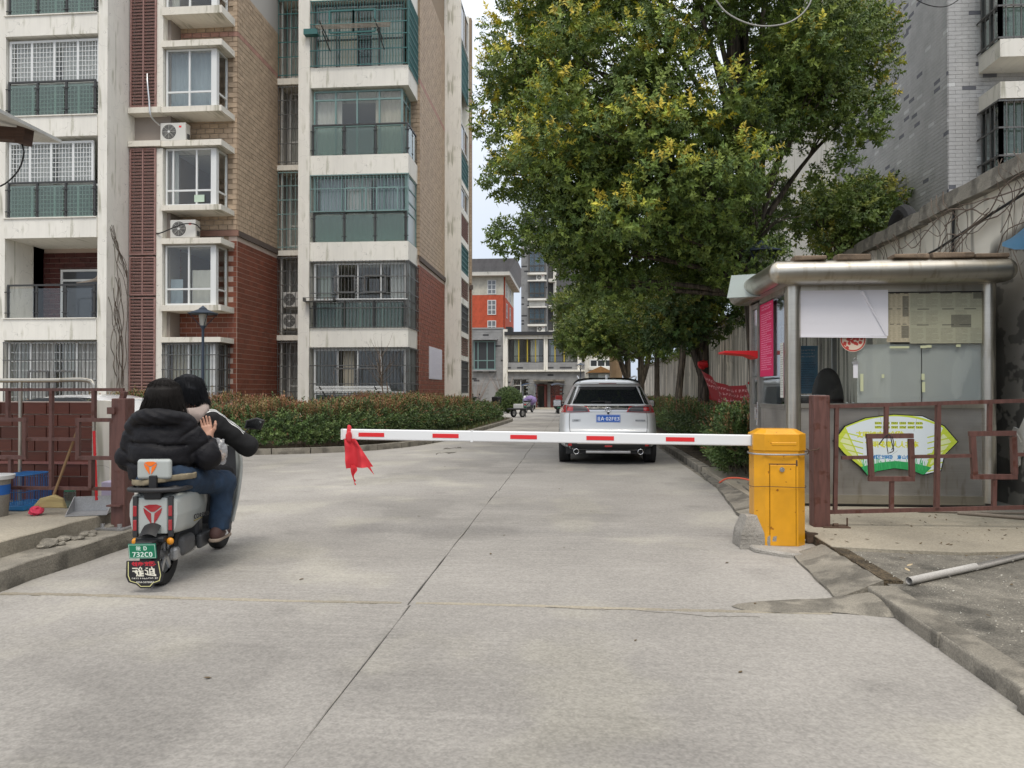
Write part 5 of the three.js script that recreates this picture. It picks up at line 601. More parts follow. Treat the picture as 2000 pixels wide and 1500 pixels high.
// ---------------------------------------------------------------- right gate fence
{
  const t = thing('gate_fence', 'dark red square tube fence panel with its thick post by the booth', 'fence'), z = -7.45, fx = (p) => zx(p, z), fy = (p, px = 1750) => zy(px, p, z), lean = -0.02;
  part('gate_post', [rb(fx(1584), fx(1616), 0.1, fy(772), z - 0.08, z + 0.08, 0.012)], M.fence, t); part('base_plate', [b(fx(1600), fx(1652), 0.112, 0.122, z - 0.04, z + 0.12), rod([fx(1650), 0.12, z + 0.05], [fx(1650), 0.2, z + 0.05], 0.008), rod([fx(1622), 0.13, z + 0.06], [fx(1632), 0.13, z + 0.06], 0.02)], M.wireRust, t);
  const R = (a, c, w = 0.032, n = 'rail') => part(n, bar([fx(a[0]), fy(a[1], a[0]), z], [fx(c[0]), fy(c[1], c[0]), z], 0.035, w), M.fence, t);
  R([1618, 794], [2120, 779], 0.036); R([1612, 1000], [2120, 988], 0.036); R([1643, 894], [1697, 893]); R([1780, 892], [1900, 890]); R([1978, 888], [2100, 886]);
  const Vv = (px, py0, py1, w = 0.038) => part('upright', bar([fx(px), fy(py0, px), z], [fx(px + lean * (py1 - py0)), fy(py1, px), z], w, 0.035, [1, 0, 0]), M.fence, t);
  Vv(1634, 793, 998); Vv(1731, 791, 850); Vv(1741, 937, 995); Vv(1832, 788, 992, 0.055); Vv(1933, 786, 846); Vv(1941, 931, 990); Vv(2040, 784, 990);
  for (const [x0, x1, y0, y1] of [[1697, 1778, 852, 935], [1898, 1978, 847, 931]]) { const s = place('square_frame', t, [0, 0, 0]); const Q = (a, c, w, up) => bar([fx(a[0]), fy(a[1], a[0]), z + 0.004], [fx(c[0]), fy(c[1], c[0]), z + 0.004], w, 0.045, up); part('frame_bar', Q([x0 - 6, y0], [x1 + 4, y0 - 1], 0.045), M.fence, s); part('frame_bar', Q([x0 - 2, y1], [x1 + 6, y1], 0.045), M.fence, s); part('frame_bar', Q([x0, y0 + 5], [x0 + 4, y1 - 5], 0.045, [1, 0, 0]), M.fence, s); part('frame_bar', Q([x1, y0 + 5], [x1 + 2, y1 - 5], 0.045, [1, 0, 0]), M.fence, s); }
  const wz = z + 0.05; tag(part('hanging_wire', [tube([[fx(1712), fy(868), wz], [fx(1722), fy(855), wz], [fx(1731), fy(848), wz + 0.01], [fx(1736), fy(866), wz + 0.02], [fx(1740), fy(880), wz], [fx(1732), fy(884), wz]], 0.005), tube([[fx(1728), fy(850), wz], [fx(1726), fy(870), wz + 0.02], [fx(1730), fy(886), wz]], 0.004), tube([[fx(1738), fy(852), wz], [fx(1741), fy(868), wz], [fx(1735), fy(878), wz + 0.02]], 0.004)], M.wire), 'loose loops of thin wire hanging on the square fence frame', 'wire');
}
// ---------------------------------------------------------------- boom barrier
{
  const t = thing('boom_barrier', 'yellow boom barrier box with a long white arm and red stripes', 'barrier', [zx(1516, -7.0), 0, -7.0]); const y = (p) => zy(1516, p, -7.0), w = 0.215, d = 0.17, c = 0.075;
  const oct = (w, d, c) => [[-w + c, -d], [w - c, -d], [w, -d + c], [w, d - c], [w - c, d], [-w + c, d], [-w, d - c], [-w, -d + c]];
  const H1 = y(876), H2 = y(845), H3 = y(837); part('housing', [slab(oct(w, d, c), 0.02, H1, 0.004)], M.yellow, t); part('hood', [slab(oct(w + 0.006, d + 0.006, c), H1 - 0.01, H2, 0.006)], M.yellow, t);
  part('hood_top', (() => { const a = oct(w, d, c), e = oct(w * 0.72, d * 0.6, c * 0.6), P = []; for (let i = 0; i < 8; i++) { const j = (i + 1) % 8; P.push(a[i][0], H2, a[i][1], e[j][0], H3, e[j][1], a[j][0], H2, a[j][1], a[i][0], H2, a[i][1], e[i][0], H3, e[i][1], e[j][0], H3, e[j][1]); if (i > 0 && i < 7) P.push(e[0][0], H3, e[0][1], e[j][0], H3, e[j][1], e[i][0], H3, e[i][1]); } const g = new THREE.BufferGeometry(); g.setAttribute('position', new THREE.Float32BufferAttribute(P, 3)); g.computeVertexNormals(); return g; })(), M.yellow, t);
  part('hood_rib', [rb(-0.09, 0.13, y(868), y(861), d - 0.002, d + 0.016, 0.008), rb(-0.09, 0.13, y(872), y(870), d, d + 0.01, 0.003)], M.yellow, t);
  const dr = place('service_door', t, [0, 0, 0]); part('door_leaf', rb(-0.1, 0.12, 0.04, y(905), d - 0.002, d + 0.009, 0.004), M.yellow, dr); part('lock', [new THREE.CylinderGeometry(0.022, 0.022, 0.012, 16).rotateX(PI / 2).translate(0, y(913), d + 0.014), new THREE.CylinderGeometry(0.012, 0.012, 0.02, 12).rotateX(PI / 2).translate(0, y(913), d + 0.016)], M.chrome, dr); for (const q of [b(-0.11, 0.125, y(903.5), y(902), d - 0.001, d + 0.006), b(0.122, 0.134, y(906), y(895), d - 0.001, d + 0.01), b(-0.105, -0.1, 0.04, y(904), d - 0.001, d + 0.004), b(0.12, 0.124, 0.04, y(907), d - 0.001, d + 0.004)]) part('rust_edge', q, M.wireRust, dr);
  part('binding_wire', [884, 887].map((p, k) => tube(oct(w + 0.012, d + 0.012, c).concat([oct(w + 0.012, d + 0.012, c)[0]]).map(([x, z]) => [x, y(p) + 0.01 * k, z]), 0.006, 5, 60)), M.galv, t);
  part('thin_wire', tube(oct(w + 0.012, d + 0.012, c).concat([oct(w + 0.012, d + 0.012, c)[0]]).map(([x, z], i) => [x, y(948) + 0.006 * (i % 3), z]), 0.0025, 4, 60), M.wireRust, t);
  // arm, in the booth's own axes: from the box to the tip
  const tip = onZ(670, 848, -7.0), root = onZ(1470, 860, -7.0), ax = (p) => [p[0] - t.position.x, p[1], p[2] - t.position.z];
  const A0 = ax(tip), A1 = ax(root), at = (f, dy = 0, dz = 0) => [lerp(A0[0], A1[0], f), lerp(A0[1], A1[1], f) + dy, lerp(A0[2], A1[2], f) + dz];
  const arm = part('arm', (() => { const g = new RoundedBoxGeometry(0.045, 0.1, len(A1[0] - A0[0], A1[1] - A0[1]), 2, 0.012); const q = new THREE.Quaternion().setFromUnitVectors(V3(0, 0, 1), V3(A1[0] - A0[0], A1[1] - A0[1], 0).normalize()); g.rotateZ(0); const m = new THREE.Matrix4().makeBasis(V3(0, 0, 1), V3(0, 1, 0).applyAxisAngle(V3(0, 0, 1), Math.atan2(A1[1] - A0[1], A1[0] - A0[0])), V3(A1[0] - A0[0], A1[1] - A0[1], 0).normalize().multiplyScalar(-1)); return g.applyMatrix4(m).translate((A0[0] + A1[0]) / 2, (A0[1] + A1[1]) / 2, (A0[2] + A1[2]) / 2); })(), M.armWhite, t);
  for (const [p0, p1] of [[703, 755], [852, 904], [1006, 1058], [1154, 1207], [1306, 1360]]) { const f0 = (p0 - 670) / 800, f1 = (p1 - 670) / 800; part('red_stripe', bar(at(f0, 0.0, 0.0245), at(f1, 0.0, 0.0245), 0.002, 0.038), M.red, arm); }
  part('joint_sleeve', bar(at(0.322), at(0.328), 0.05, 0.106), M.armWhite, arm); part('end_cap', bar(at(-0.004), at(0.002), 0.046, 0.1), M.white, arm);
  part('arm_clamp', [b(A1[0] - 0.02, A1[0] + 0.2, A1[1] - 0.05, A1[1] + 0.05, -0.05, 0.05)], M.galv, t);
  tag(part('fence_tie_wire', [tube([[t.position.x + w, y(884), -6.95], [t.position.x + w + 0.06, y(882), -7.05], [t.position.x + w + 0.2, y(881), -7.2], [zx(1600, -7.36), y(880), -7.36]], 0.005), new THREE.TorusGeometry(0.025, 0.005, 5, 12).translate(t.position.x + w + 0.05, y(882), -7.02)], M.wireRust), 'rusty tie wire from the yellow box to the fence post', 'wire');
  // red cloth knotted to the tip of the arm
  const f = thing('red_flag', 'bright red cloth knotted on the free end of the barrier arm', 'flag', [tip[0] + 0.08, 0, tip[2]]); const fy = (p) => zy(690, p, -7.0);
  part('knot', [rough(new THREE.TorusGeometry(0.058, 0.017, 8, 20).scale(0.55, 1.15, 1).rotateY(PI / 2).translate(-0.02, tip[1] + 0.005, 0), 0.006, 30), rough(new THREE.SphereGeometry(0.035, 12, 8).scale(0.9, 1.5, 0.7).translate(-0.01, tip[1] - 0.02, 0.045), 0.006, 30)], M.flag, f);
  const cloth = (L, R, z0) => grid(40, 48, (u, v) => { const xl = lerp(L[0], L[1], v), xr = lerp(R[0], R[1], Math.pow(v, 0.9)); const yb = lerp(L[3], R[3], u), yt = lerp(L[2], R[2], u); const x = lerp(xl, xr, u); return [x, lerp(yt, yb, v), z0 + 0.028 * Math.sin(u * 8 + v * 2.5) * (0.4 + v) + 0.01 * n3(u * 6, v * 5, 2)]; });
  part('cloth', cloth([-0.055, -0.03, fy(856), fy(914)], [0.05, 0.21, fy(856), fy(911)], 0.04), M.flag, f); part('cloth_corner', ext([[0.12, fy(905)], [0.17, fy(911)], [0.235, fy(926)], [0.19, fy(908)]].map(p => p), 0.003).translate(0, 0, 0.05), M.flag, f);
  part('cloth_tail', grid(6, 14, (u, v) => [lerp(0.0, 0.035, u) + 0.035 * v + 0.02 * Math.sin(v * 8) * u + (v > 0.85 ? -0.03 * u : 0), lerp(fy(908), fy(946), v), 0.03 + 0.02 * Math.sin(u * 4 + v * 5)]), M.flag, f);
}
{ // concrete lump and mortar at the barrier foot
  const g = rough(new THREE.BoxGeometry(0.3, 0.3, 0.3, 8, 8, 8), 0.02, 7); const p = g.attributes.position; for (let i = 0; i < p.count; i++) { const y = p.getY(i); if (y > 0) { p.setX(i, p.getX(i) * (1 - 0.35 * y / 0.15)); p.setZ(i, p.getZ(i) * (1 - 0.3 * y / 0.15)); } } g.computeVertexNormals();
  tag(part('concrete_lump', g.translate(1.6, 0.14, -6.98), M.cementpale), 'rough pale lump of concrete beside the yellow barrier box', 'concrete block');
  struct(tag(part('mortar_patch', rough(slab([[1.55, -6.72], [1.75, -6.55], [1.95, -6.5], [2.15, -6.7], [2.25, -7.0], [2.2, -7.3], [1.75, -7.25], [1.5, -7.1]], -0.02, 0.035, 0.015), 0.012, 9), M.cementpale), 'spread of pale mortar round the foot of the barrier', 'mortar'));
  tag(part('brick_bits', [rough(rb(2.05, 2.16, 0.04, 0.12, -7.05, -6.95, 0.02), 0.014, 20), rough(rb(2.1, 2.2, 0.03, 0.1, -6.85, -6.78, 0.02), 0.014, 22)], mat([0.3, 0.2, 0.15], 0.95, { map: T.kerb })), 'broken brick bits wedged behind the yellow barrier box', 'rubble');
}
{ // things lying on the pavement
  const P0 = onG(1775, 1133, 0.12), P1 = onG(1905, 1105, 0.12), P2 = onG(2060, 1068, 0.12); const t = thing('plastic_pipe', 'broken white plastic pipe lying across the dark pavement', 'pipe');
  part('whole_length', (() => { const d = V3(P1[0] - P0[0], 0, P1[2] - P0[2]), L = d.length(); const g = new THREE.CylinderGeometry(0.025, 0.025, L, 16, 1, true); const q = new THREE.CylinderGeometry(0.022, 0.022, L, 16, 1, true); const m = new THREE.Quaternion().setFromUnitVectors(V3(0, 1, 0), d.normalize()); return [g, q].map(h => h.applyQuaternion(m).translate((P0[0] + P1[0]) / 2, 0.115, (P0[2] + P1[2]) / 2)); })(), M.pipe, t);
  part('split_length', (() => { const d = V3(P2[0] - P1[0], 0, P2[2] - P1[2]), L = d.length(); const g = new THREE.CylinderGeometry(0.02, 0.025, L, 10, 1, true, 0.4, 4.4); const m = new THREE.Quaternion().setFromUnitVectors(V3(0, 1, 0), d.normalize()); return g.applyQuaternion(m).translate((P1[0] + P2[0]) / 2, 0.112, (P1[2] + P2[2]) / 2); })(), M.pipe, t);
  const c0 = onG(1330 + 80, 925, 0.1); tag(part('orange_cable', tube([[2.28, 0.14, -10.6], [2.34, 0.22, -10.4], [2.5, 0.26, -10.0], [2.62, 0.2, -9.4], [2.66, 0.16, -9.0]].map(([x, y, z]) => [x - 0.32, y, z]), 0.012), mat([0.7, 0.12, 0.06], 0.6)), 'thin orange cable arching out of the hedge by the booth', 'cable');
  tag(part('bamboo_pole', [rod([3.95, 0.13, -8.25], [4.8, 0.135, -7.75], 0.02, 0.016), rod([3.6, 0.125, -8.35], [4.7, 0.13, -8.28], 0.012)], M.barkPale), 'thin poles lying under the fence by the wall', 'pole');
  const r = rng(31), leafG = []; const lf = (x, y, z, s, a, tilt) => { const g = ext([[0, -1], [0.45, -0.3], [0.38, 0.4], [0, 1], [-0.38, 0.4], [-0.45, -0.3]].map(([p, q]) => [p * s, q * s]), 0.001); g.rotateX(-PI / 2 + tilt); g.rotateY(a); return g.translate(x, y, z); };
  for (let i = 0; i < 26; i++) { const px = 300 + r() * 1400, py = 900 + r() * r() * 560, p = onG(px, py, 0.004); if (p[0] > 1.8 || p[0] < -3.8) continue; leafG.push(lf(p[0], 0.006, p[2], 0.012 + 0.012 * r(), r() * 6, (r() - 0.5) * 0.5)); }
  for (let i = 0; i < 150; i++) leafG.push(lf(2.2 + r() * 2.5, i % 2 ? 0.118 : 0.1, i % 2 ? -6.6 - r() * 1.6 : -6.4 + r() * 4, 0.008 + 0.014 * r(), r() * 6, (r() - 0.5)));
  stuff(tag(part('leaf_litter', leafG, mat([0.12, 0.085, 0.045], 0.9)), 'small dead leaves scattered over the road and pavement', 'leaf litter'));
  const chips = []; for (let i = 0; i < 900; i++) { const x = 2.2 + r() * 2.6, z = -6.3 + r() * 5, s = 0.003 + r() * r() * 0.008; chips.push(new THREE.TetrahedronGeometry(s).rotateX(r() * 6).rotateY(r() * 6).translate(x, 0.098 + s * 0.3, z)); } stuff(tag(part('grit', chips, mat([0.5, 0.48, 0.42], 0.9)), 'pale grit and stone chips on the dark pavement', 'grit'));
  for (const [px, py] of [[1777, 1104], [1772, 1113]]) { const p = onG(px, py, 0.11); tag(part('fallen_leaf', lf(p[0], 0.113, p[2], 0.03, px, 0.2), mat([0.5, 0.4, 0.25], 0.8)), 'curled pale dead leaf on the dark pavement by the pipe', 'leaf', 'pale leaves by the pipe'); }
}
// ---------------------------------------------------------------- grey tiled block behind the wall
{
  const G = thing('tiled_apartment_block', 'grey block of narrow split tiles with dark and pale tiles rising behind the wall', 'building'); const z0 = -15, X0 = zx(1855, z0), z1 = -21.3, list = [];
  part('core', [b(X0 + 0.02, X0 + 14, 0, 16, z1, z0 - 0.02)], mat([0.4, 0.4, 0.4], 0.95), G);
  const col = (k, r) => { const q = r(), f = 0.97 + 0.06 * Math.floor(r() * 4) / 4; if (q < 0.03) return [0.14, 0.145, 0.17]; if (q < 0.06) return [0.66, 0.67, 0.67].map(v => v * f); return [0.5, 0.5, 0.5].map(v => v * f); };
  tiles(list, z0, 'x', X0, X0 + 5.2, 2.6, 11.5, 0.25, 0.075, col, { seed: 41, joint: 0.005 }); for (const t of list) { t.p[2] += 0.004; }
  const n0 = list.length; tiles(list, 0, 'z', z1, z0, 2.6, 13, 0.25, 0.075, col, { seed: 42, joint: 0.005 }); for (let i = n0; i < list.length; i++) list[i].p[0] = X0 - 0.004;
  for (const t of list) t.vis = t.p[1] > 3.6; layTiles(list, G, 'split_tile', 0.6, T.mottle);
  part('white_pilaster', [b(X0 - 0.25, X0 + 0.5, 0, 7.6, z1 - 0.6, z1)], M.plaster, G); part('rear_wing', [b(X0 + 0.6, X0 + 14, 0, 16, -33, z1 - 0.6)], M.plasterG, G);
  // window boxes at the right
  const zb = -14.35, xa = zx(1957, zb); for (const [p0, p1, k] of [[80, -120, 0], [360, 195, 1]]) { const y0 = zy(1980, p0, zb), h = zy(1980, p1, zb) - y0; part('box_slab', b(xa - 0.05, xa + 2.2, y0 - 0.32, y0, z0, zb + 0.1), M.plaster, G); if (k) part('box_slab', b(xa - 0.05, xa + 2.2, y0 + h, y0 + h + 0.3, z0, zb + 0.1), M.plaster, G); win(G, [xa, y0, zb], 2, h, { cols: [0, 0.33, 0.66, 1], rows: [0, 0.35, 1], fm: M.whiteOld, glass: M.glassGreen }); win(G, [xa, y0, z0], z0 * -1 + zb, h, { cols: [0, 0.5, 1], rows: [0, 0.35, 1], fm: M.steelDark }, -PI / 2); bars(G, [xa - 0.06, y0, z0], zb - z0 + 0.06, h, { n: 5, rails: [0.02, 0.33, 0.66, 0.98] }, -PI / 2); bars(G, [xa - 0.06, y0, zb + 0.06], 2.1, h, { n: 16, rails: [0.02, 0.33, 0.66, 0.98] }); }
}
// ---------------------------------------------------------------- far end of the lane
{
  const z = -62, X = (p) => zx(p, z), Y = (p, q = 1050) => zy(q, p, z);
  const grey = [0.32, 0.32, 0.32], col = (k, r) => { const f = 0.94 + 0.12 * r(); return (r() < 0.055 ? [0.07, 0.07, 0.075] : grey).map(v => v * f); };
  const N = thing('two_storey_building', 'low grey tiled building with white columns closing the lane', 'building'), list = [];
  const xc0 = X(983), xc1 = X(992), xR = X(1142), yTop = Y(655), yL = Y(642), yLedge = Y(723);
  part('core', [b(X(890), xc0, 0, yL, z - 8, z - 0.02)], M.groutGrey, N);
  part('core', [b(xc0, xR, 0, yTop, z - 8, z - 3.4), b(xc0, xR, yLedge - 0.3, Y(709), z - 3.4, z - 0.42), b(xc0, xc1, 0, yTop, z - 3.4, z - 0.1)], M.room, N);
  const hole = (rs) => (x, y) => rs.some(([a, c, d, e]) => x > a && x < c && y > d && y < e);
  const wL = [[X(926), X(968), Y(722), Y(666)], [X(953), X(983), 0, Y(741)]], wR = [[X(997), X(1062), Y(708), Y(662)], [X(1070), X(1133), Y(708), Y(662)], [X(1047), X(1069), 0, Y(751)], [X(1075), X(1099), 0, Y(751)], [X(1001), X(1033), Y(790), Y(740)]];
  part('front_wall', [b(X(890), X(926), 0, yL, z - 0.02, z), b(X(926), X(968), Y(666), yL, z - 0.02, z), b(X(968), xc0, Y(741), yL, z - 0.02, z), b(X(926), X(968), Y(741), Y(722), z - 0.02, z), b(X(926), X(953), 0, Y(741), z - 0.02, z)], M.groutGrey, N);
  part('front_wall', [b(xc1, X(1047), yLedge, Y(708), z - 0.4, z), b(X(1047), xR, yLedge, Y(708), z - 0.4, z), b(xc1, X(1001), 0, yLedge, z - 0.4, z), b(X(1001), X(1033), 0, Y(790), z - 0.4, z), b(X(1001), X(1033), Y(740), yLedge, z - 0.4, z), b(X(1033), X(1047), 0, yLedge, z - 0.4, z), b(X(1047), X(1069), Y(751), yLedge, z - 0.4, z), b(X(1069), X(1075), 0, yLedge, z - 0.4, z), b(X(1075), X(1099), Y(751), yLedge, z - 0.4, z), b(X(1099), xR, 0, yLedge, z - 0.4, z)], M.groutGrey, N);
  tiles(list, z + 0.01, 'x', X(890), xc0, 0.05, yL - 0.05, 0.5, 0.15, col, { seed: 51, joint: 0.012, skip: hole(wL) }); tiles(list, z + 0.01, 'x', xc1, xR, 0.05, Y(708), 0.5, 0.15, col, { seed: 52, joint: 0.012, skip: hole(wR) }); layTiles(list, N, 'wall_tile', 0.8, T.mottle, 0);
  part('white_column', [b(xc0, xc1, 0, yTop + 0.5, z - 0.1, z + 0.25), b(X(1062), X(1070), yLedge, yTop, z - 0.3, z + 0.12), b(X(1128), X(1136), yLedge, yTop, z - 0.3, z + 0.12)], M.plaster, N); part('ledge', [b(xc1, xR, yLedge - 0.12, yLedge + 0.02, z, z + 0.3)], M.plasterG, N); part('eaves', [b(xc1, xR, Y(662), yTop, z - 0.3, z + 0.16)], M.plaster, N); part('roof_edge', [b(X(986), xR + 0.3, yTop, yTop + 0.28, z - 8, z + 0.4), b(X(988), X(1000), yTop + 0.28, yTop + 0.7, z - 1.5, z + 0.2)], mat([0.03, 0.031, 0.034], 0.8), N); part('parapet', b(X(890), xc0, yL, yL + 0.12, z - 8, z + 0.06), M.groutGrey, N);
  win(N, [X(926), Y(722), z + 0.25], X(968) - X(926), Y(666) - Y(722), { cols: [0, 0.2, 0.62, 1], rows: [0, 0.32, 1], fm: M.tealPale, fw: 0.08, glass: M.glassDark }); part('window_box', [b(X(924), X(970), Y(725), Y(722), z, z + 0.35), b(X(924), X(972), Y(664), Y(661), z, z + 0.6)], M.galv, N);
  for (const [a, c] of [[997, 1062], [1070, 1128]]) win(N, [X(a), Y(708), z - 0.1], X(c) - X(a), Y(662) - Y(708), { cols: [0, 0.25, 0.5, 0.75, 1], rows: [0, 0.28, 1], fm: M.steelDark, fw: 0.07, curtain: [[0.1, 0.22, 3], [0.6, 0.85, 4]] });
  part('yellow_mullion', [1008 + 5, 1030, 1046, 1084, 1102].map((p, i) => b(X(p) - 0.05, X(p) + 0.05, Y(707), Y(663), z - 0.09, z - 0.05)), mat([0.42, 0.33, 0.04], 0.6), N);
  win(N, [X(1001), Y(790), z - 0.1], X(1033) - X(1001), Y(740) - Y(790), { cols: [0, 0.5, 1], rows: [0, 0.75, 1], fw: 0.07 }); bars(N, [X(1001), Y(752), z + 0.02], X(1033) - X(1001), Y(740) - Y(752), { n: 13, rails: [0.05, 0.95] });
  part('canopy', [b(X(1043), X(1103), Y(745), Y(742), z, z + 1.2)], M.kerb, N);
  const dm = mat([0.15, 0.032, 0.024], 0.5); part('door_frame', [b(X(1047), X(1049.5), 0, Y(751), z - 0.1, z + 0.05), b(X(1066.5), X(1069), 0, Y(751), z - 0.1, z + 0.05), b(X(1047), X(1069), Y(753), Y(751), z - 0.1, z + 0.052)], dm, N); part('open_door', b(X(1064), X(1066), 0.05, Y(753), z - 0.4, z + 0.6), dm, N); part('door', [b(X(1075), X(1099), 0, Y(751), z - 0.1, z)], dm, N); part('door_plate', b(X(1083), X(1089), Y(750), Y(748.5), z + 0.01, z + 0.03), M.red, N);
  // orange and cream school-like building far behind
  const zo = -95, Xo = (p) => zx(p, zo), Yo = (p) => zy(955, p, zo); const O = thing('orange_building', 'orange and cream building with a flared grey roof far behind', 'building');
  const xr = Xo(983), yMid = Yo(576), yEv = Yo(540); const orange = mat([0.62, 0.115, 0.055], 0.85, { map: T.mottle }), cream = mat([0.68, 0.65, 0.55], 0.85, { map: T.mottle });
  part('orange_storeys', b(Xo(860), xr, 0, yMid, zo - 16, zo), orange, O); part('cream_storey', b(Xo(860), xr, yMid, yEv, zo - 16.01, zo + 0.01), cream, O); part('cornice', [b(Xo(860), xr + 0.9, yEv, yEv + 0.45, zo - 16, zo + 0.9)], M.plasterG, O);
  part('flared_roof', (() => { const y0 = yEv + 0.45, y1 = y0 + 1.5, e = 1.8, x0 = Xo(860), P = [[x0, y0, zo + 0.8], [xr + 0.8, y0, zo + 0.8], [xr + e, y1 - 0.0, zo + e], [x0, y1, zo + e], [xr + 0.8, y0, zo - 16], [xr + e, y1, zo - 16], [x0, y1 + 0.02, zo - 16]]; const g = new THREE.BufferGeometry(); g.setAttribute('position', new THREE.Float32BufferAttribute(P.flat(), 3)); g.setIndex([0, 1, 2, 0, 2, 3, 1, 4, 5, 1, 5, 2, 3, 2, 5, 3, 5, 6]); return g.toNonIndexed(); })(), mat([0.42, 0.42, 0.43], 0.7, { map: T.mottle }), O);
  for (const [p0, p1] of [[575, 547], [615, 586], [660, 626]]) win(O, [Xo(952), Yo(p0), zo + 0.06], Xo(969) - Xo(952), Yo(p1) - Yo(p0), { cols: [0, 0.5, 1], rows: [0, 0.33, 0.66, 1], fw: 0.1, glass: mat([0.2, 0.22, 0.24], 0.1) }); for (const k of [0, 1]) for (const zz of [-4, -9]) win(O, [xr + 0.05, Yo([575, 615][k]), zo + zz], 1.4, 1.9, { cols: [0, 0.5, 1], rows: [0, 0.5, 1], fw: 0.12, glass: M.glassDark }, PI / 2);
  part('downpipe', [rod([xr + 0.1, 0, zo - 0.6], [xr + 0.1, yEv, zo - 0.6], 0.09), rod([xr - 5, 0, zo + 0.1], [xr - 5, yEv, zo + 0.1], 0.07)], orange, O);
  // grey tower behind the trees
  const zt = -78, Xt = (p) => zx(p, zt), Yt = (p) => zy(1050, p, zt), Tt = thing('grey_tower_block', 'tall grey block with white window slabs behind the lane trees', 'building'), tl = [];
  part('core', [b(Xt(1018), Xt(1069), 0, Yt(442), zt - 14, zt), b(Xt(1069), Xt(1180), 0, Yt(440), zt - 14, zt - 1.6)], M.groutGrey, Tt); tiles(tl, zt + 0.012, 'x', Xt(1018), Xt(1069), 7, Yt(442), 0.6, 0.17, col, { seed: 61, joint: 0.014 }); tiles(tl, zt - 1.59, 'x', Xt(1069), Xt(1130), 7, Yt(450), 0.6, 0.17, (k, r) => [0.13, 0.13, 0.13], { seed: 62 }); layTiles(tl, Tt, 'tower_tile', 0.8, T.mottle, 0);
  part('mansard', [ext([[Xt(1016), Yt(442)], [Xt(1075), Yt(442)], [Xt(1070), Yt(415)], [Xt(1022), Yt(415)]], 13).translate(0, 0, zt - 13.4)], mat([0.05, 0.055, 0.065], 0.6), Tt);
  part('white_column', [b(Xt(1080), Xt(1086), 5, Yt(470), zt - 1.6, zt - 1.2)], M.plaster, Tt);
  for (const [p0, p1] of [[534, 490], [584, 551], [634, 602], [684, 652], [472, 446]]) { const y0 = Yt(p0), h = Yt(p1) - y0, x0 = Xt(1033), w = Xt(1066) - x0; win(Tt, [x0, y0, zt + 0.45], w, h, { cols: [0, 0.33, 0.66, 1], rows: [0, 0.3, 1], fm: M.barGrey, fw: 0.1 }); part('curtain_panel', drape(x0 + 0.15, x0 + w - 0.15, y0 + 0.2, y0 + h - 0.1, zt + 0.3, 8, 0.03), M.curtainBlue, Tt); bars(Tt, [x0, y0, zt + 0.58], w, h, { n: 12, r: 0.02, rails: [0.02, 0.33, 0.66, 0.98] }); for (const [ya, yb] of [[y0 - 0.2, y0], [y0 + h, y0 + h + 0.14]]) part('window_slab', b(x0 - 0.1, x0 + w + 0.1, ya, yb, zt, zt + 0.65), M.plaster, Tt); }
  part('louvre_panel', b(Xt(1034), Xt(1065), Yt(598), Yt(588), zt, zt + 0.3), M.whiteOld, Tt); for (const p of [543, 595, 645]) part('balcony_slab', b(Xt(1071), Xt(1084), Yt(p + 6), Yt(p), zt - 1.6, zt - 0.6), M.plaster, Tt);
  acUnit('white air conditioner on the grey tower below its upper window', [Xt(1056), Yt(549), zt + 0.3], 0, 1.0); acUnit('white air conditioner on the grey tower just above the low roof', [Xt(1057), Yt(649), zt + 0.3], 0, 1.0);
  // shed and small white house at the end of the wall
  const zs = -57, Xs = (p) => zx(p, zs), Ys = (p) => zy(1170, p, zs); const S = thing('garden_shed', 'small pale shed with an ochre gabled roof beside the lane', 'shed'); part('walls', b(Xs(1150), Xs(1196), 0, Ys(727), zs - 4, zs), mat([0.33, 0.36, 0.35], 0.8, { map: T.mottle }), S); part('gable_roof', ext([[Xs(1146), Ys(728)], [Xs(1200), Ys(728)], [Xs(1173), Ys(716)]], 4.6, 0.02).translate(0, 0, zs - 4.2), mat([0.33, 0.17, 0.06], 0.8, { map: T.grain }), S); part('shed_window', b(Xs(1168), Xs(1190), Ys(748), Ys(730), zs + 0.01, zs + 0.04), mat([0.5, 0.55, 0.55], 0.4), S); part('post', b(Xs(1146), Xs(1149), 0, Ys(728), zs, zs + 0.2), M.plasterG, S);
  const H = thing('white_house', 'white house front with barred window behind the ochre shed', 'house'); part('wall', [b(X(1142), X(1215), 0, Y(688), z - 6, z - 1)], M.plaster, H); win(H, [X(1152), Y(717), z - 0.95], X(1196) - X(1152), Y(701) - Y(717), { cols: [0, 0.35, 0.7, 1], fw: 0.1, glass: M.glassDark }); part('flower_ledge', b(X(1150), X(1198), Y(722), Y(717), z - 1, z - 0.6), M.plasterG, H);
}
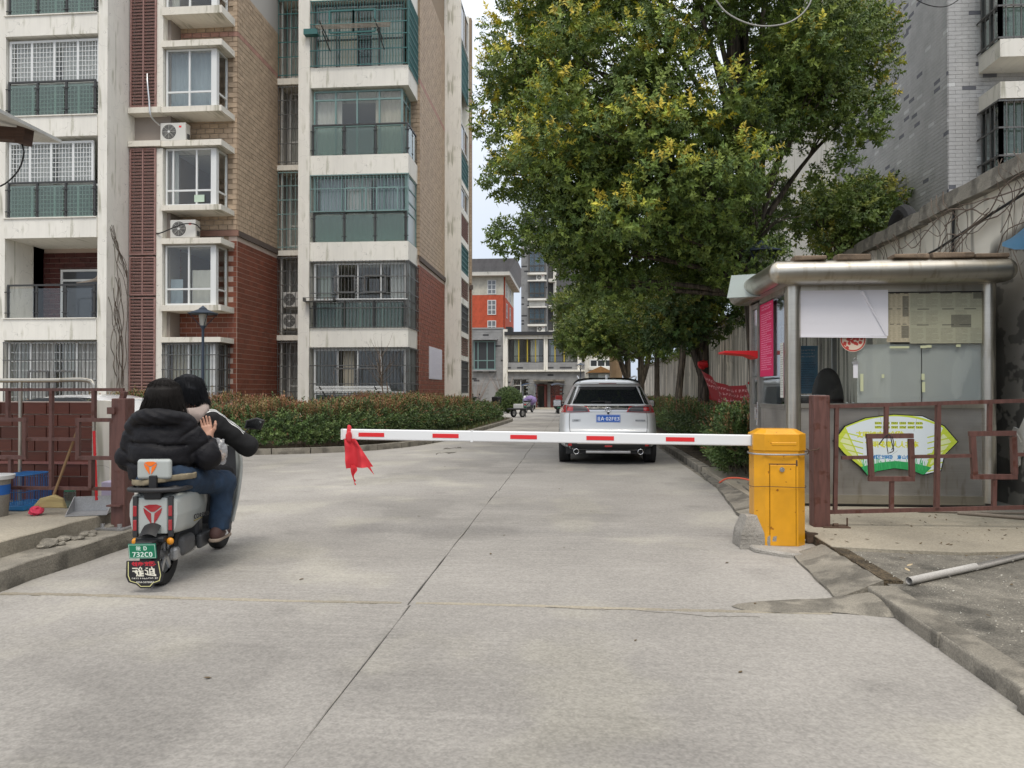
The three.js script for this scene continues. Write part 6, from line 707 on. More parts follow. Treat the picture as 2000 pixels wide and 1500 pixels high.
// ---------------------------------------------------------------- street lamps
function lamp(label, at, h, s = 1) {
  const t = thing('street_lamp', label, 'street lamp', at, 0, 'lane lamps'); part('pole', [rod([0, 0, 0], [0, 0.6, 0], 0.055 * s, 0.05 * s, 12), rod([0, 0.6, 0], [0, h, 0], 0.042 * s, 0.036 * s, 12), rod([0, h - 0.02, 0], [0, h + 0.05, 0], 0.06 * s, 0.07 * s, 12)], M.lampBlue, t);
  part('glass_body', new THREE.CylinderGeometry(0.12 * s, 0.085 * s, 0.32 * s, 4, 1).rotateY(PI / 4).translate(0, h + 0.05 + 0.16 * s, 0), M.lampGlass, t); part('hat', [new THREE.ConeGeometry(0.42 * s, 0.17 * s, 8).translate(0, h + 0.05 + 0.42 * s, 0), new THREE.CylinderGeometry(0.42 * s, 0.42 * s, 0.02, 8).translate(0, h + 0.05 + 0.335 * s, 0), new THREE.ConeGeometry(0.12 * s, 0.1 * s, 8).translate(0, h + 0.05 + 0.52 * s, 0)], M.lampBlue, t);
  for (let i = 0; i < 4; i++) { const a = i * PI / 2 + PI / 4; part('strut', rod([0.05 * s * _c(a), h + 0.02, 0.05 * s * _s(a)], [0.38 * s * _c(a), h + 0.05 + 0.33 * s, 0.38 * s * _s(a)], 0.01), M.lampBlue, t); }
  return t;
}
{ const zl = -17.6, Xl = zx(396, zl); lamp('dark street lamp with a pitched hat standing in the left hedge', [Xl, 0.08, zl], zy(396, 640, zl) - 0.08, 0.86);
  const zk = -13.5; lamp('street lamp with a wide blue hat rising behind the booth roof', [zx(1487, zk), 0.08, zk], zy(1487, 535, zk) - 0.05, 0.9); const zf = -50; lamp('small street lamp far down the lane by the shed', [zx(1134, zf), 0, zf], zy(1134, 722, zf), 0.75); }

// ---------------------------------------------------------------- left corner: low tiled wall, red fence, clutter
{
  const z = -7.25, W = thing('tiled_planter_wall', 'low wall of dark red wood grain tiles behind the left fence', 'wall'), x1 = zx(190, z), yT = zy(100, 785, z); part('wall_core', [b(-10, x1, 0.2, yT, z - 0.25, z - 0.012)], M.groutRed, W); part('stub_pillar', rough(b(x1, zx(216, z), 0.2, yT + 0.01, z - 0.3, z + 0.02), 0.01, 8), M.plasterF, W);
  const list = []; tiles(list, z, 'x', -8.4, x1 - 0.005, 0.285, yT + 0.001, 0.245, (yT - 0.285) / 8, tone([0.135, 0.034, 0.018], 0.4), { seed: 71, joint: 0.011 }); layTiles(list, W, 'wall_tile', 0.45, T.grain); part('ledge_tile', [b(-8.4, x1 - 0.01, 0.66, 0.685, z, z + 0.03)], mat([0.3, 0.12, 0.1], 0.7), W); part('base_course', b(-10, x1, 0.2, 0.283, z - 0.2, z + 0.02), M.kerb, W);
}
{
  const z = -6.62, t = thing('red_gate_fence', 'rusty dark red tube fence with its gate post before the tiled wall', 'fence'), fx = (p) => zx(p, z), fy = (p) => zy(150, p, z);
  part('gate_post', [rb(fx(226), fx(253), 0.14, zy(240, 778, z), z - 0.09, z + 0.07, 0.01)], M.fence, t); part('post_foot', [b(fx(205), fx(262), 0.15, 0.165, z - 0.12, z + 0.16), rod([fx(215), 0.165, z + 0.1], [fx(215), 0.2, z + 0.1], 0.02), rod([fx(250), 0.165, z + 0.12], [fx(250), 0.2, z + 0.12], 0.02)], M.galv, t); for (const q of [b(fx(222), fx(236), fy(808), fy(795), z + 0.07, z + 0.1), b(fx(224), fx(250), fy(985), fy(982), z + 0.06, z + 0.12), bar([fx(238), fy(785), z], [fx(243), fy(764), z], 0.05, 0.04, [1, 0, 0])]) part('hinge_plate', q, M.fence, t);
  const R = (a, c, w = 0.03, n = 'rail', dz = 0) => part(n, bar([fx(a[0]), fy(a[1]), z + dz], [fx(c[0]), fy(c[1]), z + dz], 0.03, w), M.fence, t), Vv = (px, a, c, w = 0.035) => part('upright', bar([fx(px), fy(a), z], [fx(px), fy(c), z], w, 0.03, [1, 0, 0]), M.fence, t);
  R([-260, 761], [242, 761], 0.028); R([-260, 954], [250, 954], 0.03); R([-160, 819], [-90, 819]); R([52, 858], [98, 858]); R([104, 858], [150, 858]);
  Vv(16, 762, 818); Vv(101, 762, 953); Vv(22, 895, 953); Vv(184, 762, 818, 0.04); Vv(180, 898, 953, 0.06); Vv(-100, 762, 953);
  for (const [x0, x1, y0, y1] of [[-40, 50, 820, 894], [154, 220, 820, 894]]) { const s = place('square_frame', t, [0, 0, 0]); for (const [a, c, up] of [[[x0 - 4, y0], [x1 + 4, y0], 0], [[x0 - 4, y1], [x1 + 4, y1], 0], [[x0, y0 + 4], [x0, y1 - 4], 1], [[x1, y0 + 4], [x1, y1 - 4], 1]]) part('frame_bar', bar([fx(a[0]), fy(a[1]), z + 0.004], [fx(c[0]), fy(c[1]), z + 0.004], 0.035, 0.035, up ? [1, 0, 0] : [0, 1, 0]), M.fence, s); }
  const hr = thing('handrail', 'steel handrail with a bent end above the red fence', 'handrail'), zh = -7.0, hx = (p) => zx(p, zh), hy = (p) => zy(100, p, zh); part('rail_tube', tube([[hx(-300), hy(743), zh], [hx(-100), hy(743), zh], [hx(100), hy(743), zh], [hx(168), hy(742.5), zh], [hx(181), hy(747), zh], [hx(184), hy(760), zh], [hx(184), hy(790), zh]], 0.022, 10, 60), M.steelRound, hr); for (const q of [rod([hx(40), hy(743), zh], [hx(40), 0.27, zh], 0.018), rod([hx(184), hy(780), zh], [hx(184), 0.27, zh], 0.018), rod([hx(-150), hy(743), zh], [hx(-150), 0.27, zh], 0.018)]) part('support', q, M.steelRound, hr);
}
{ // cage
  const t = thing('wire_cage', 'blue folding wire pet cage on the upper step', 'cage'), p = onG(30, 1002, 0.27), x0 = p[0] - 0.28, x1 = onG(72, 992, 0.27)[0] + 0.02, z0 = -6.7, z1 = -7.1, y0 = 0.29, y1 = 0.6, q = [], m = mat([0.03, 0.16, 0.42], 0.45);
  const e = (a, c, r = 0.004) => q.push(rod(a, c, r, r, 5)); for (const y of [y0 + 0.03, (y0 + y1) / 2, y1]) { e([x0, y, z0], [x1, y, z0]); e([x0, y, z1], [x1, y, z1]); e([x0, y, z0], [x0, y, z1]); e([x1, y, z0], [x1, y, z1]); } for (let i = 0; i <= 16; i++) { const x = lerp(x0, x1, i / 16); e([x, y0 - 0.02, z0], [x, y1, z0], 0.0025); e([x, y0, z1], [x, y1, z1], 0.0025); e([x, y1, z0], [x, y1, z1], 0.0025); } for (let i = 0; i <= 12; i++) { const z = lerp(z0, z1, i / 12); e([x0, y0, z], [x0, y1, z], 0.0025); e([x1, y0 - 0.02, z], [x1, y1, z], 0.0025); } part('wire_frame', q, m, t); part('tray', [rb(x0 - 0.01, x1 + 0.01, y0 - 0.015, y0 + 0.03, z1, z0 + 0.01, 0.008)], mat([0.03, 0.2, 0.45], 0.35), t); part('door_wires', [b(x1 - 0.1, x1 - 0.095, y0 + 0.05, y1 - 0.05, z0 + 0.004, z0 + 0.01), b(x1 - 0.26, x1 - 0.255, y0 + 0.05, y1 - 0.05, z0 + 0.004, z0 + 0.01)], m, t);
  const bk = thing('paint_bucket', 'grey plastic bucket with a white rim and blue label on the step', 'bucket', [onG(-36, 1012, 0.27)[0], 0.27, -6.42]); part('pail', new THREE.LatheGeometry([[0.0, 0], [0.13, 0], [0.15, 0.34], [0.145, 0.34], [0.125, 0.02], [0, 0.02]].map(a => V2(...a)), 24), mat([0.33, 0.31, 0.27], 0.7, { map: T.mottle }), bk); part('rim_lid', new THREE.CylinderGeometry(0.185, 0.175, 0.035, 24).translate(0, 0.352, 0), M.white, bk); part('label_band', new THREE.CylinderGeometry(0.1475, 0.143, 0.09, 24, 1, true).translate(0, 0.24, 0), mat([0.02, 0.13, 0.45], 0.5), bk);
  const dp = thing('dustpan', 'grey metal dustpan with a long red handle beside the gate post', 'dustpan', [onG(190, 998, 0.27)[0], 0.275, -6.72], 0.35); part('pan', [b(-0.17, 0.17, 0, 0.006, -0.02, 0.26), ext([[0, 0], [0.28, 0], [0.0, 0.14]], 0.005).rotateY(-PI / 2).translate(-0.165, 0, -0.02), ext([[0, 0], [0.28, 0], [0.0, 0.14]], 0.005).rotateY(-PI / 2).translate(0.17, 0, -0.02), b(-0.17, 0.17, 0, 0.14, -0.026, -0.02)], M.galv, dp); part('handle', rod([0.02, 0.1, -0.02], [-0.04, 0.74, -0.16], 0.013), M.red, dp);
  const br = thing('broom', 'straw broom with pink bristles leaning on the fence', 'broom', [onG(162, 990, 0.27)[0], 0.28, -6.55], 0.15); part('bristles', rough(new THREE.SphereGeometry(0.09, 14, 10).scale(0.7, 0.4, 0.6).translate(-0.1, 0.03, 0.05), 0.016, 55), mat([0.62, 0.05, 0.1], 0.9), br); part('straw_head', rough(ext([[-0.14, 0.06], [0.12, 0.06], [0.1, 0.13], [0.02, 0.16], [-0.08, 0.13]], 0.04, 0.01).translate(0, 0, -0.02), 0.006, 20), mat([0.45, 0.35, 0.16], 0.9, { map: T.grain }), br); part('stick', rod([0.0, 0.1, 0], [0.16, 0.75, -0.14], 0.012), mat([0.25, 0.15, 0.07], 0.8), br);
  const jar = thing('glass_jar', 'green glass jar standing behind the dustpan', 'jar', [onG(207, 975, 0.27)[0], 0.27, -6.95]); part('body', new THREE.CylinderGeometry(0.055, 0.055, 0.16, 16).translate(0, 0.08, 0), M.glassGreen, jar); part('lid', new THREE.CylinderGeometry(0.05, 0.05, 0.02, 16).translate(0, 0.17, 0), mat([0.02, 0.2, 0.1], 0.5), jar); tag(part('paper_carton', rough(rb(-4.56, -4.42, 0.27, 0.52, -7.1, -6.95, 0.006), 0.004, 10), mat([0.5, 0.45, 0.58], 0.8)), 'pale lilac carton behind the gate post', 'carton');
}
{ // eave sticking in at the top left, of a roof whose post stands outside the frame
  const t = thing('eave_roof', 'thin white roof sheet on a brown beam jutting in beside the building', 'roof'), z = -6.0, c = onZ(118, 277, z), a = onZ(-60, 190, -4.6), d = onZ(-220, 300, -5.6); part('roof_sheet', (() => { const g = new THREE.BufferGeometry(), th = 0.025; const A = V3(...onZ(120, 279, -6.2)), B = V3(...onZ(-40, 200, -4.4)), C = V3(-7.5, A.y + 0.75, -4.4), D = V3(-7.5, A.y + 0.15, -6.2); const up = V3(0, th, 0), q = [A, B, C, D], P = []; const f = (...v) => v.forEach(k => P.push(k.x, k.y, k.z)); f(A, B, C, A, C, D); const U = q.map(v => v.clone().add(up)); f(U[0], U[2], U[1], U[0], U[3], U[2]); for (let i = 0; i < 4; i++) { const j = (i + 1) % 4; f(q[i], U[i], U[j], q[i], U[j], q[j]); } g.setAttribute('position', new THREE.Float32BufferAttribute(P, 3)); g.computeVertexNormals(); return g; })(), mat([0.6, 0.6, 0.57], 0.7, { map: T.mottle }), t);
  const e = onZ(42, 265, -5.6), e2 = onZ(-300, 220, -5.0); part('beam', [bar([e[0], e[1], e[2]], [-6.5, e[1] + 0.14, -5.3], 0.09, 0.1)], M.wood, t); part('beam_cap', bar([e[0] - 0.01, e[1], e[2]], [e[0] + 0.06, e[1] - 0.01, e[2]], 0.1, 0.13), M.wood, t); part('post', rod([-6.3, 0.27, -5.3], [-6.3, e[1] + 0.1, -5.3], 0.05), M.fence, t); part('loose_cable', tube([[e[0] + 0.0, e[1] - 0.05, e[2]], [e[0] + 0.02, e[1] - 0.14, e[2]], [e[0] - 0.03, e[1] - 0.28, e[2]], [e[0] - 0.2, e[1] - 0.4, e[2]], [e[0] - 0.5, e[1] - 0.3, e[2]]], 0.006), M.wire, t);
}
{ // overhead wire loop near the big tree
  tag(part('overhead_wire', [tube([onZ(1385, -20, -11), onZ(1420, 25, -11), onZ(1480, 50, -11), onZ(1545, 42, -11), onZ(1580, 10, -11), onZ(1590, -40, -11)], 0.011, 5, 50)], mat([0.35, 0.34, 0.32], 0.6)), 'pale wire looping in front of the tree crown', 'wire');
  tag(part('overhead_wire', [tube([onZ(1760, -30, -12), onZ(1800, 5, -12), onZ(1850, 12, -12), onZ(1900, -25, -12)], 0.008, 5, 40)], M.wire), 'thin black wire sagging before the grey tiled block', 'wire');
}
// ---------------------------------------------------------------- wheels
function wheel(parent, name, x, y, z, r, w, spokes = 5) { const o = place(name, parent, [x, y, z]); const tp = [[r * 0.62, -w * 0.42], [r * 0.8, -w * 0.5], [r * 0.95, -w * 0.48], [r, -w * 0.36], [r * 1.003, -w * 0.12], [r * 0.985, -w * 0.1], [r * 0.985, -w * 0.06], [r * 1.003, -w * 0.04], [r * 1.003, w * 0.04], [r * 0.985, w * 0.06], [r * 0.985, w * 0.1], [r * 1.003, w * 0.12], [r, w * 0.36], [r * 0.95, w * 0.48], [r * 0.8, w * 0.5], [r * 0.62, w * 0.42]]; part('tyre', new THREE.LatheGeometry(tp.map(p => V2(...p)), 36).rotateZ(PI / 2), M.rubber, o);
  const q = [new THREE.CylinderGeometry(r * 0.63, r * 0.63, w * 0.5, 28, 1, true).rotateZ(PI / 2), new THREE.CylinderGeometry(r * 0.16, r * 0.16, w * 0.7, 14).rotateZ(PI / 2)]; for (let i = 0; i < spokes; i++) { const a = i / spokes * 2 * PI; for (const s of [-1, 1]) q.push(bar([s * w * 0.3, r * 0.1 * _c(a), r * 0.1 * _s(a)], [s * w * 0.3, r * 0.62 * _c(a), r * 0.62 * _s(a)], r * 0.16, w * 0.12, [1, 0, 0])); } part('rim', q, M.alu, o); return o; }
// ---------------------------------------------------------------- car bodies: a rear face and a skin running forward from it
function interp(tab, y) { if (y <= tab[0][0]) return tab[0][1]; for (let i = 1; i < tab.length; i++) if (y <= tab[i][0]) { const t = (y - tab[i - 1][0]) / (tab[i][0] - tab[i - 1][0]); return lerp(tab[i - 1][1], tab[i][1], t); } return tab[tab.length - 1][1]; }
const SUVW = [[0.28, 0.78], [0.36, 0.885], [0.5, 0.918], [0.66, 0.925], [0.82, 0.922], [0.96, 0.905], [1.06, 0.872], [1.12, 0.845], [1.2, 0.815], [1.32, 0.755], [1.45, 0.69], [1.54, 0.638], [1.58, 0.59], [1.61, 0.49], [1.625, 0.32]];
const SUVZ = [[0.28, -0.1], [0.36, -0.02], [0.5, 0.0], [0.62, -0.01], [0.68, -0.05], [0.82, -0.075], [0.97, -0.085], [1.06, -0.1], [1.13, -0.14], [1.48, -0.42], [1.51, -0.43], [1.525, -0.34], [1.56, -0.37], [1.6, -0.48], [1.625, -0.7]];
const rearZ = (x, y) => { const u = clamp(Math.abs(x) / interp(SUVW, y)); return interp(SUVZ, y) - 0.07 * u * u - 0.3 * Math.pow(clamp((u - 0.8) / 0.2), 2.2); };
{
  const C = thing('parked_suv', 'silver white station wagon seen from behind waiting past the barrier', 'car', [zx(1188, -14.35), 0, -14.3], 0.0);
  const paint = pmat([0.7, 0.71, 0.71], 0.3, { metalness: 0.15, clearcoat: 1, clearcoatRoughness: 0.08 }), dark = pmat([0.012, 0.013, 0.014], 0.12, { clearcoat: 0.6 }), clad = mat([0.022, 0.023, 0.024], 0.6), glassB = pmat([0.012, 0.014, 0.016], 0.05, { ior: 1.5, clearcoat: 1 });
  const ys = [0.28, 0.31, 0.36, 0.42, 0.5, 0.56, 0.62, 0.66, 0.7, 0.76, 0.82, 0.9, 0.96, 1.02, 1.06, 1.1, 1.14, 1.2, 1.28, 1.36, 1.44, 1.48, 1.51, 1.525, 1.545, 1.56, 1.58, 1.6, 1.615, 1.625];
  const rear = (() => { const nu = 44, P = [], I = []; ys.forEach((y) => { for (let i = 0; i <= nu; i++) { const u = i / nu * 2 - 1, x = u * interp(SUVW, y); P.push(x, y, rearZ(x, y)); } }); for (let j = 0; j + 1 < ys.length; j++) for (let i = 0; i < nu; i++) { const a = j * (nu + 1) + i; I.push(a, a + 1, a + nu + 2, a, a + nu + 2, a + nu + 1); } const g = new THREE.BufferGeometry(); g.setAttribute('position', new THREE.Float32BufferAttribute(P, 3)); g.setIndex(I); g.computeVertexNormals(); return g; })();
  const kz = (z) => z > -2.6 ? 1 : z < -3.55 ? 0.12 : lerp(1, 0.12, sstep(-2.6, -3.55, z)); const wz = (z) => z > -3.6 ? 1 : 1 - 0.16 * Math.pow((-z - 3.6) / 1.06, 2), drop = (z, y) => z < -4.1 ? -0.22 * Math.pow((-z - 4.1) / 0.56, 2) * clamp((y - 0.5) / 0.5) : 0;
  const side = grid(36, 2 * ys.length - 1, (u, v) => { const k = v * (2 * ys.length - 1), i = Math.round(k), s = i < ys.length ? -1 : 1, y = i < ys.length ? ys[i] : ys[2 * ys.length - 1 - i], x = interp(SUVW, y); const z0 = rearZ(x, y), z = lerp(z0, -4.6, u); let yy = y > 1.02 ? 1.02 + (y - 1.02) * kz(z) : y; yy += y > 1.5 ? 0.04 * Math.sin(clamp(-z / 3) * PI) : 0; return [s * x * wz(z) * (y > 1.02 && z < -2.6 ? lerp(1, 0.92 / Math.max(x, 0.5) * 0.85, clamp((-z - 2.6)) * 0.6) : 1), yy + drop(z, y), z]; });
  const front = b(-0.74, 0.74, 0.3, 0.78, -4.62, -4.4); part('body', [rear, side], paint, C); part('front_bumper', rough(rb(-0.76, 0.76, 0.28, 0.8, -4.66, -4.3, 0.12, 3), 0.004, 3), clad, C); part('underbody', [b(-0.8, 0.8, 0.2, 0.32, -4.3, -0.2)], M.black, C);
  const patch = (q, off, nu = 14, nv = 5) => grid(nu, nv, (u, v) => { const x = lerp(lerp(q[0][0], q[1][0], u), lerp(q[3][0], q[2][0], u), v), y = lerp(lerp(q[0][1], q[1][1], u), lerp(q[3][1], q[2][1], u), v); return [x, y, rearZ(x, y) + off]; });
  const sym = (q) => q.map(([x, y]) => [-x, y]).map((_, i, a) => a[[1, 0, 3, 2][i]]);
  const RG = part('rear_window', [patch([[-0.72, 1.15], [0.72, 1.15], [0.6, 1.48], [-0.6, 1.48]], 0.008, 20, 10)], glassB, C); part('wiper', [tube([[-0.32, 1.185, rearZ(0.32, 1.185) + 0.035], [-0.12, 1.2, rearZ(0.1, 1.2) + 0.04], [0.06, 1.185, rearZ(0, 1.185) + 0.035]], 0.012), rb(-0.06, 0.06, 1.155, 1.19, rearZ(0, 1.17), rearZ(0, 1.17) + 0.03, 0.01)], M.black, RG);
  const seatm = mat([0.008, 0.008, 0.008], 0.9);
  part('rear_pillar_trim', [patch([[-0.78, 1.14], [-0.72, 1.14], [-0.6, 1.48], [-0.635, 1.48]], 0.006), patch([[0.72, 1.14], [0.78, 1.14], [0.635, 1.48], [0.6, 1.48]], 0.006)], dark, C);
  part('spoiler_lamp', patch([[-0.17, 1.53], [0.17, 1.53], [0.165, 1.542], [-0.165, 1.542]], 0.006), mat([0.15, 0.01, 0.01], 0.3), C);
  part('lamp_bar', [patch([[-0.5, 1.045], [0.5, 1.045], [0.5, 1.115], [-0.5, 1.115]], 0.012)], dark, C); part('chrome_strip', patch([[-0.4, 1.005], [0.4, 1.005], [0.4, 1.035], [-0.4, 1.035]], 0.016), M.alu, C);
  const redL = pmat([0.4, 0.008, 0.012], 0.12, { clearcoat: 1 }), clearL = pmat([0.16, 0.16, 0.17], 0.15, { clearcoat: 1 });
  for (const s of [0, 1]) { const f = s ? sym : (q) => q, L = place('tail_lamp', C, [0, 0, 0]); part('red_lens', [patch(f([[-0.893, 0.985], [-0.34, 1.0], [-0.4, 1.105], [-0.835, 1.128]]), 0.02, 20)], redL, L); part('clear_lens', patch(f([[-0.66, 1.0], [-0.37, 1.008], [-0.41, 1.09], [-0.66, 1.098]]), 0.026), mat([0.05, 0.05, 0.055], 0.2), L); part('light_guide', [patch(f([[-0.79, 1.0], [-0.42, 1.012], [-0.42, 1.024], [-0.79, 1.014]]), 0.031), patch(f([[-0.79, 1.1], [-0.44, 1.098], [-0.44, 1.11], [-0.77, 1.116]]), 0.031), patch(f([[-0.8, 1.0], [-0.785, 1.0], [-0.77, 1.115], [-0.785, 1.115]]), 0.031)], s ? clearL : clearL, L);
    part('reflector', patch(f([[-0.76, 0.36], [-0.68, 0.36], [-0.69, 0.41], [-0.74, 0.41]]), 0.012), redL, C); part('exhaust', [new THREE.TorusGeometry(0.048, 0.008, 8, 20).translate(s ? 0.6 : -0.6, 0.255, -0.06), new THREE.CylinderGeometry(0.045, 0.045, 0.12, 18, 1, true).rotateX(PI / 2).translate(s ? 0.6 : -0.6, 0.255, -0.12)], M.chrome, C); part('exhaust_bore', new THREE.CircleGeometry(0.044, 18).translate(s ? 0.6 : -0.6, 0.255, -0.12), M.black, C);
    const sx = s ? 1 : -1; const mr = place('door_mirror', C, [sx * 0.9, 1.12, -2.55]); part('mirror_shell', rb(sx > 0 ? 0.02 : -0.22, sx > 0 ? 0.22 : -0.02, -0.08, 0.08, -0.08, 0.05, 0.05, 3), dark, mr); part('mirror_glass', rb(sx > 0 ? 0.04 : -0.2, sx > 0 ? 0.2 : -0.04, -0.06, 0.06, 0.045, 0.055, 0.004), M.chrome, mr); part('mirror_arm', b(sx > 0 ? -0.08 : 0.02, sx > 0 ? 0.03 : 0.08 - 0.11, -0.06, -0.02, -0.03, 0.02), dark, mr);
    part('side_window', [grid(16, 4, (u, v) => { const z = lerp(-0.75, -2.75, u), y = lerp(1.1, 1.46 - 0.1 * u * u, v); return [sx * (interp(SUVW, y) + 0.006), y, z]; })], glassB, C); part('wheel_arch', [grid(20, 2, (u, v) => { const a = u * PI, R = 0.4 + 0.06 * v; return [sx * (0.925 + 0.004 * (1 - v)), 0.36 + R * _s(a), -0.86 + R * _c(a)]; }), grid(20, 2, (u, v) => { const a = u * PI, R = 0.4 + 0.06 * v; return [sx * (0.925 + 0.004 * (1 - v)), 0.36 + R * _s(a), -3.55 + R * _c(a)]; }), b(sx * 0.86, sx * 0.935, 0.28, 0.4, -3.1, -1.3)], clad, C);
    part('wheel_well', [new THREE.CylinderGeometry(0.4, 0.4, 0.01, 24).rotateZ(PI / 2).translate(sx * 0.927, 0.37, -0.86), new THREE.CylinderGeometry(0.4, 0.4, 0.01, 24).rotateZ(PI / 2).translate(sx * 0.927, 0.37, -3.55)], M.black, C);
    wheel(C, 'wheel', sx * 0.825, 0.36, -0.86 + 0.1, 0.36, 0.225); wheel(C, 'wheel', sx * 0.825, 0.36, -3.55, 0.36, 0.225); part('roof_rail', tube([[sx * 0.55, 1.62, -0.6], [sx * 0.57, 1.675, -0.8], [sx * 0.57, 1.685, -1.8], [sx * 0.56, 1.65, -2.6]], 0.017), M.alu, C); }
  part('seam', [tube([[-0.715, 0.62], [-0.73, 0.75], [-0.725, 0.95], [-0.7, 1.13]].map(([x, y]) => [x, y, rearZ(x, y) + 0.001]), 0.004, 4, 20), tube([[0.715, 0.62], [0.73, 0.75], [0.725, 0.95], [0.7, 1.13]].map(([x, y]) => [x, y, rearZ(x, y) + 0.001]), 0.004, 4, 20), tube([[-0.715, 0.62], [-0.3, 0.61], [0.3, 0.61], [0.715, 0.62]].map(([x, y]) => [x, y, rearZ(x, y) + 0.001]), 0.004, 4, 20)], M.black, C);
  part('bumper_cladding', [patch([[-0.74, 0.52], [0.74, 0.52], [0.68, 0.6], [-0.68, 0.6]], 0.008, 24), patch([[-0.86, 0.47], [-0.6, 0.47], [-0.74, 0.6], [-0.8, 0.6]], 0.006), patch([[0.6, 0.47], [0.86, 0.47], [0.8, 0.6], [0.74, 0.6]], 0.006), patch([[-0.8, 0.285], [0.8, 0.285], [0.82, 0.46], [-0.82, 0.46]], 0.01, 30)], clad, C); part('bumper_chrome', patch([[-0.58, 0.4], [0.58, 0.4], [0.58, 0.415], [-0.58, 0.415]], 0.022, 24), M.chrome, C); part('skid_plate', rb(-0.42, 0.42, 0.22, 0.27, -0.3, -0.04, 0.015), M.galv, C); part('tow_mark', rb(-0.07, 0.07, 0.345, 0.375, 0.002, 0.02, 0.006), redL, C);
  part('plate_recess', [patch([[-0.31, 0.76], [0.31, 0.76], [0.36, 0.96], [-0.36, 0.96]], 0.003)], paint, C);
  const np = place('number_plate', C, [0, 0.875, rearZ(0, 0.87) + 0.012]); part('plate_board', rb(-0.225, 0.225, -0.072, 0.072, -0.004, 0.002, 0.004), mat([0.02, 0.1, 0.5], 0.4), np); part('plate_print', new THREE.PlaneGeometry(0.44, 0.138).translate(0, 0, 0.004), mat('#fff', 0.4, { map: canvasTex(440, 140, (g) => { g.fillStyle = '#1f62c4'; g.fillRect(0, 0, 440, 140); g.strokeStyle = '#e6ecf4'; g.lineWidth = 4; g.strokeRect(5, 5, 430, 130); han(g, '皖', 20, 34, 46, 76, 8); g.fillStyle = '#f0f4fa'; g.font = 'bold 96px sans-serif'; g.fillText('A', 80, 106); g.beginPath(); g.arc(156, 72, 6, 0, 7); g.fill(); g.font = 'bold 94px sans-serif'; [...'02FE3'].forEach((c, i) => g.fillText(c, 172 + i * 52, 106)); }) }), np, true);
  const em = place('emblem', C, [0, 1.045, rearZ(0, 1.045) + 0.03]); part('emblem_rings', [new THREE.TorusGeometry(0.058, 0.009, 8, 28).scale(1, 0.72, 1), new THREE.TorusGeometry(0.026, 0.007, 8, 20).scale(0.8, 1.45, 1), new THREE.TorusGeometry(0.036, 0.007, 8, 24).scale(1.15, 0.5, 1).translate(0, 0.014, 0)], M.chrome, em); part('camera_bump', rb(-0.02, 0.02, -0.1, -0.07, -0.02, 0.02, 0.008), M.black, C).position.set(0, 1.06, rearZ(0, 0.97) + 0.01);
  const lettering = (str, x, w, col) => part('badge_lettering', new THREE.PlaneGeometry(w, 0.038).translate(x, 0.84, rearZ(x, 0.84) + 0.012), mat('#fff', 0.3, { metalness: 0.5, map: canvasTex(256, 48, (g) => { g.fillStyle = '#c2c6c9'; g.fillRect(0, 0, 256, 48); g.fillStyle = '#2a2c30'; g.font = 'bold 38px sans-serif'; g.textAlign = 'center'; g.fillText(str, 128, 38); }) }), C, true); lettering('WILDLANDER', 0.6, 0.19); lettering('广丰'.length ? 'HYBRID' : '', -0.6, 0.16);
  part('shark_fin', ext([[0, 0], [0.16, 0], [0.05, 0.07], [0.02, 0.07]], 0.03, 0.008).rotateY(-PI / 2).translate(0.015, 1.64, -1.0), paint, C);
  part('cabin_seats', [rb(-0.55, -0.2, 0.9, 1.38, -1.6, -1.5, 0.08), rb(0.2, 0.55, 0.9, 1.38, -1.6, -1.5, 0.08)], seatm, C);
}
{ // white saloon behind the tiled wall
  const z0 = -12.6, C = thing('white_saloon', 'white saloon car parked behind the low red tiled wall', 'car', [zx(175, z0), 0, z0], PI / 2 - 0.1); C.scale.set(1, 0.94, 1);
  const prof = [[-2.2, 0.35], [-2.25, 0.7], [-2.1, 0.92], [-1.5, 1.0], [-0.9, 1.3], [-0.3, 1.42], [0.5, 1.42], [1.0, 1.3], [1.55, 0.98], [2.05, 0.86], [2.25, 0.65], [2.22, 0.35]]; const paint = pmat([0.72, 0.73, 0.74], 0.25, { clearcoat: 1 });
  const body = grid(40, 12, (u, v) => { const k = u * (prof.length - 1), i = Math.min(prof.length - 2, Math.floor(k)), a = prof[i], c = prof[i + 1], f = k - i, zz = lerp(a[0], c[0], f), y = lerp(a[1], c[1], f), s = v * 2 - 1, hw = y > 0.95 ? lerp(0.86, 0.62, (y - 0.95) / 0.5) : 0.88; return [s * hw, y - 0.05 * Math.pow(Math.abs(s), 3), zz]; }); part('body', [body, b(-0.87, 0.87, 0.3, 0.86, -2.15, 2.15)], paint, C);
  for (const s of [-1, 1]) part('side_window', ext([[-1.35, 0.98], [-0.85, 1.26], [-0.3, 1.36], [0.45, 1.36], [0.9, 1.25], [1.35, 0.98]], 0.01).rotateY(-PI / 2).translate(s * 0.8, 0, 0), M.glassDark, C); for (const s of [-1, 1]) part('side_panel', ext([[-2.2, 0.4], [-2.2, 0.85], [-1.4, 0.97], [1.4, 0.96], [2.15, 0.8], [2.2, 0.4]], 0.02).rotateY(-PI / 2).translate(s * 0.88, 0, 0), paint, C);
  for (const [x, z] of [[-0.78, -1.3], [0.78, -1.3], [-0.78, 1.35], [0.78, 1.35]]) wheel(C, 'wheel', x, 0.32, z, 0.32, 0.2);
}
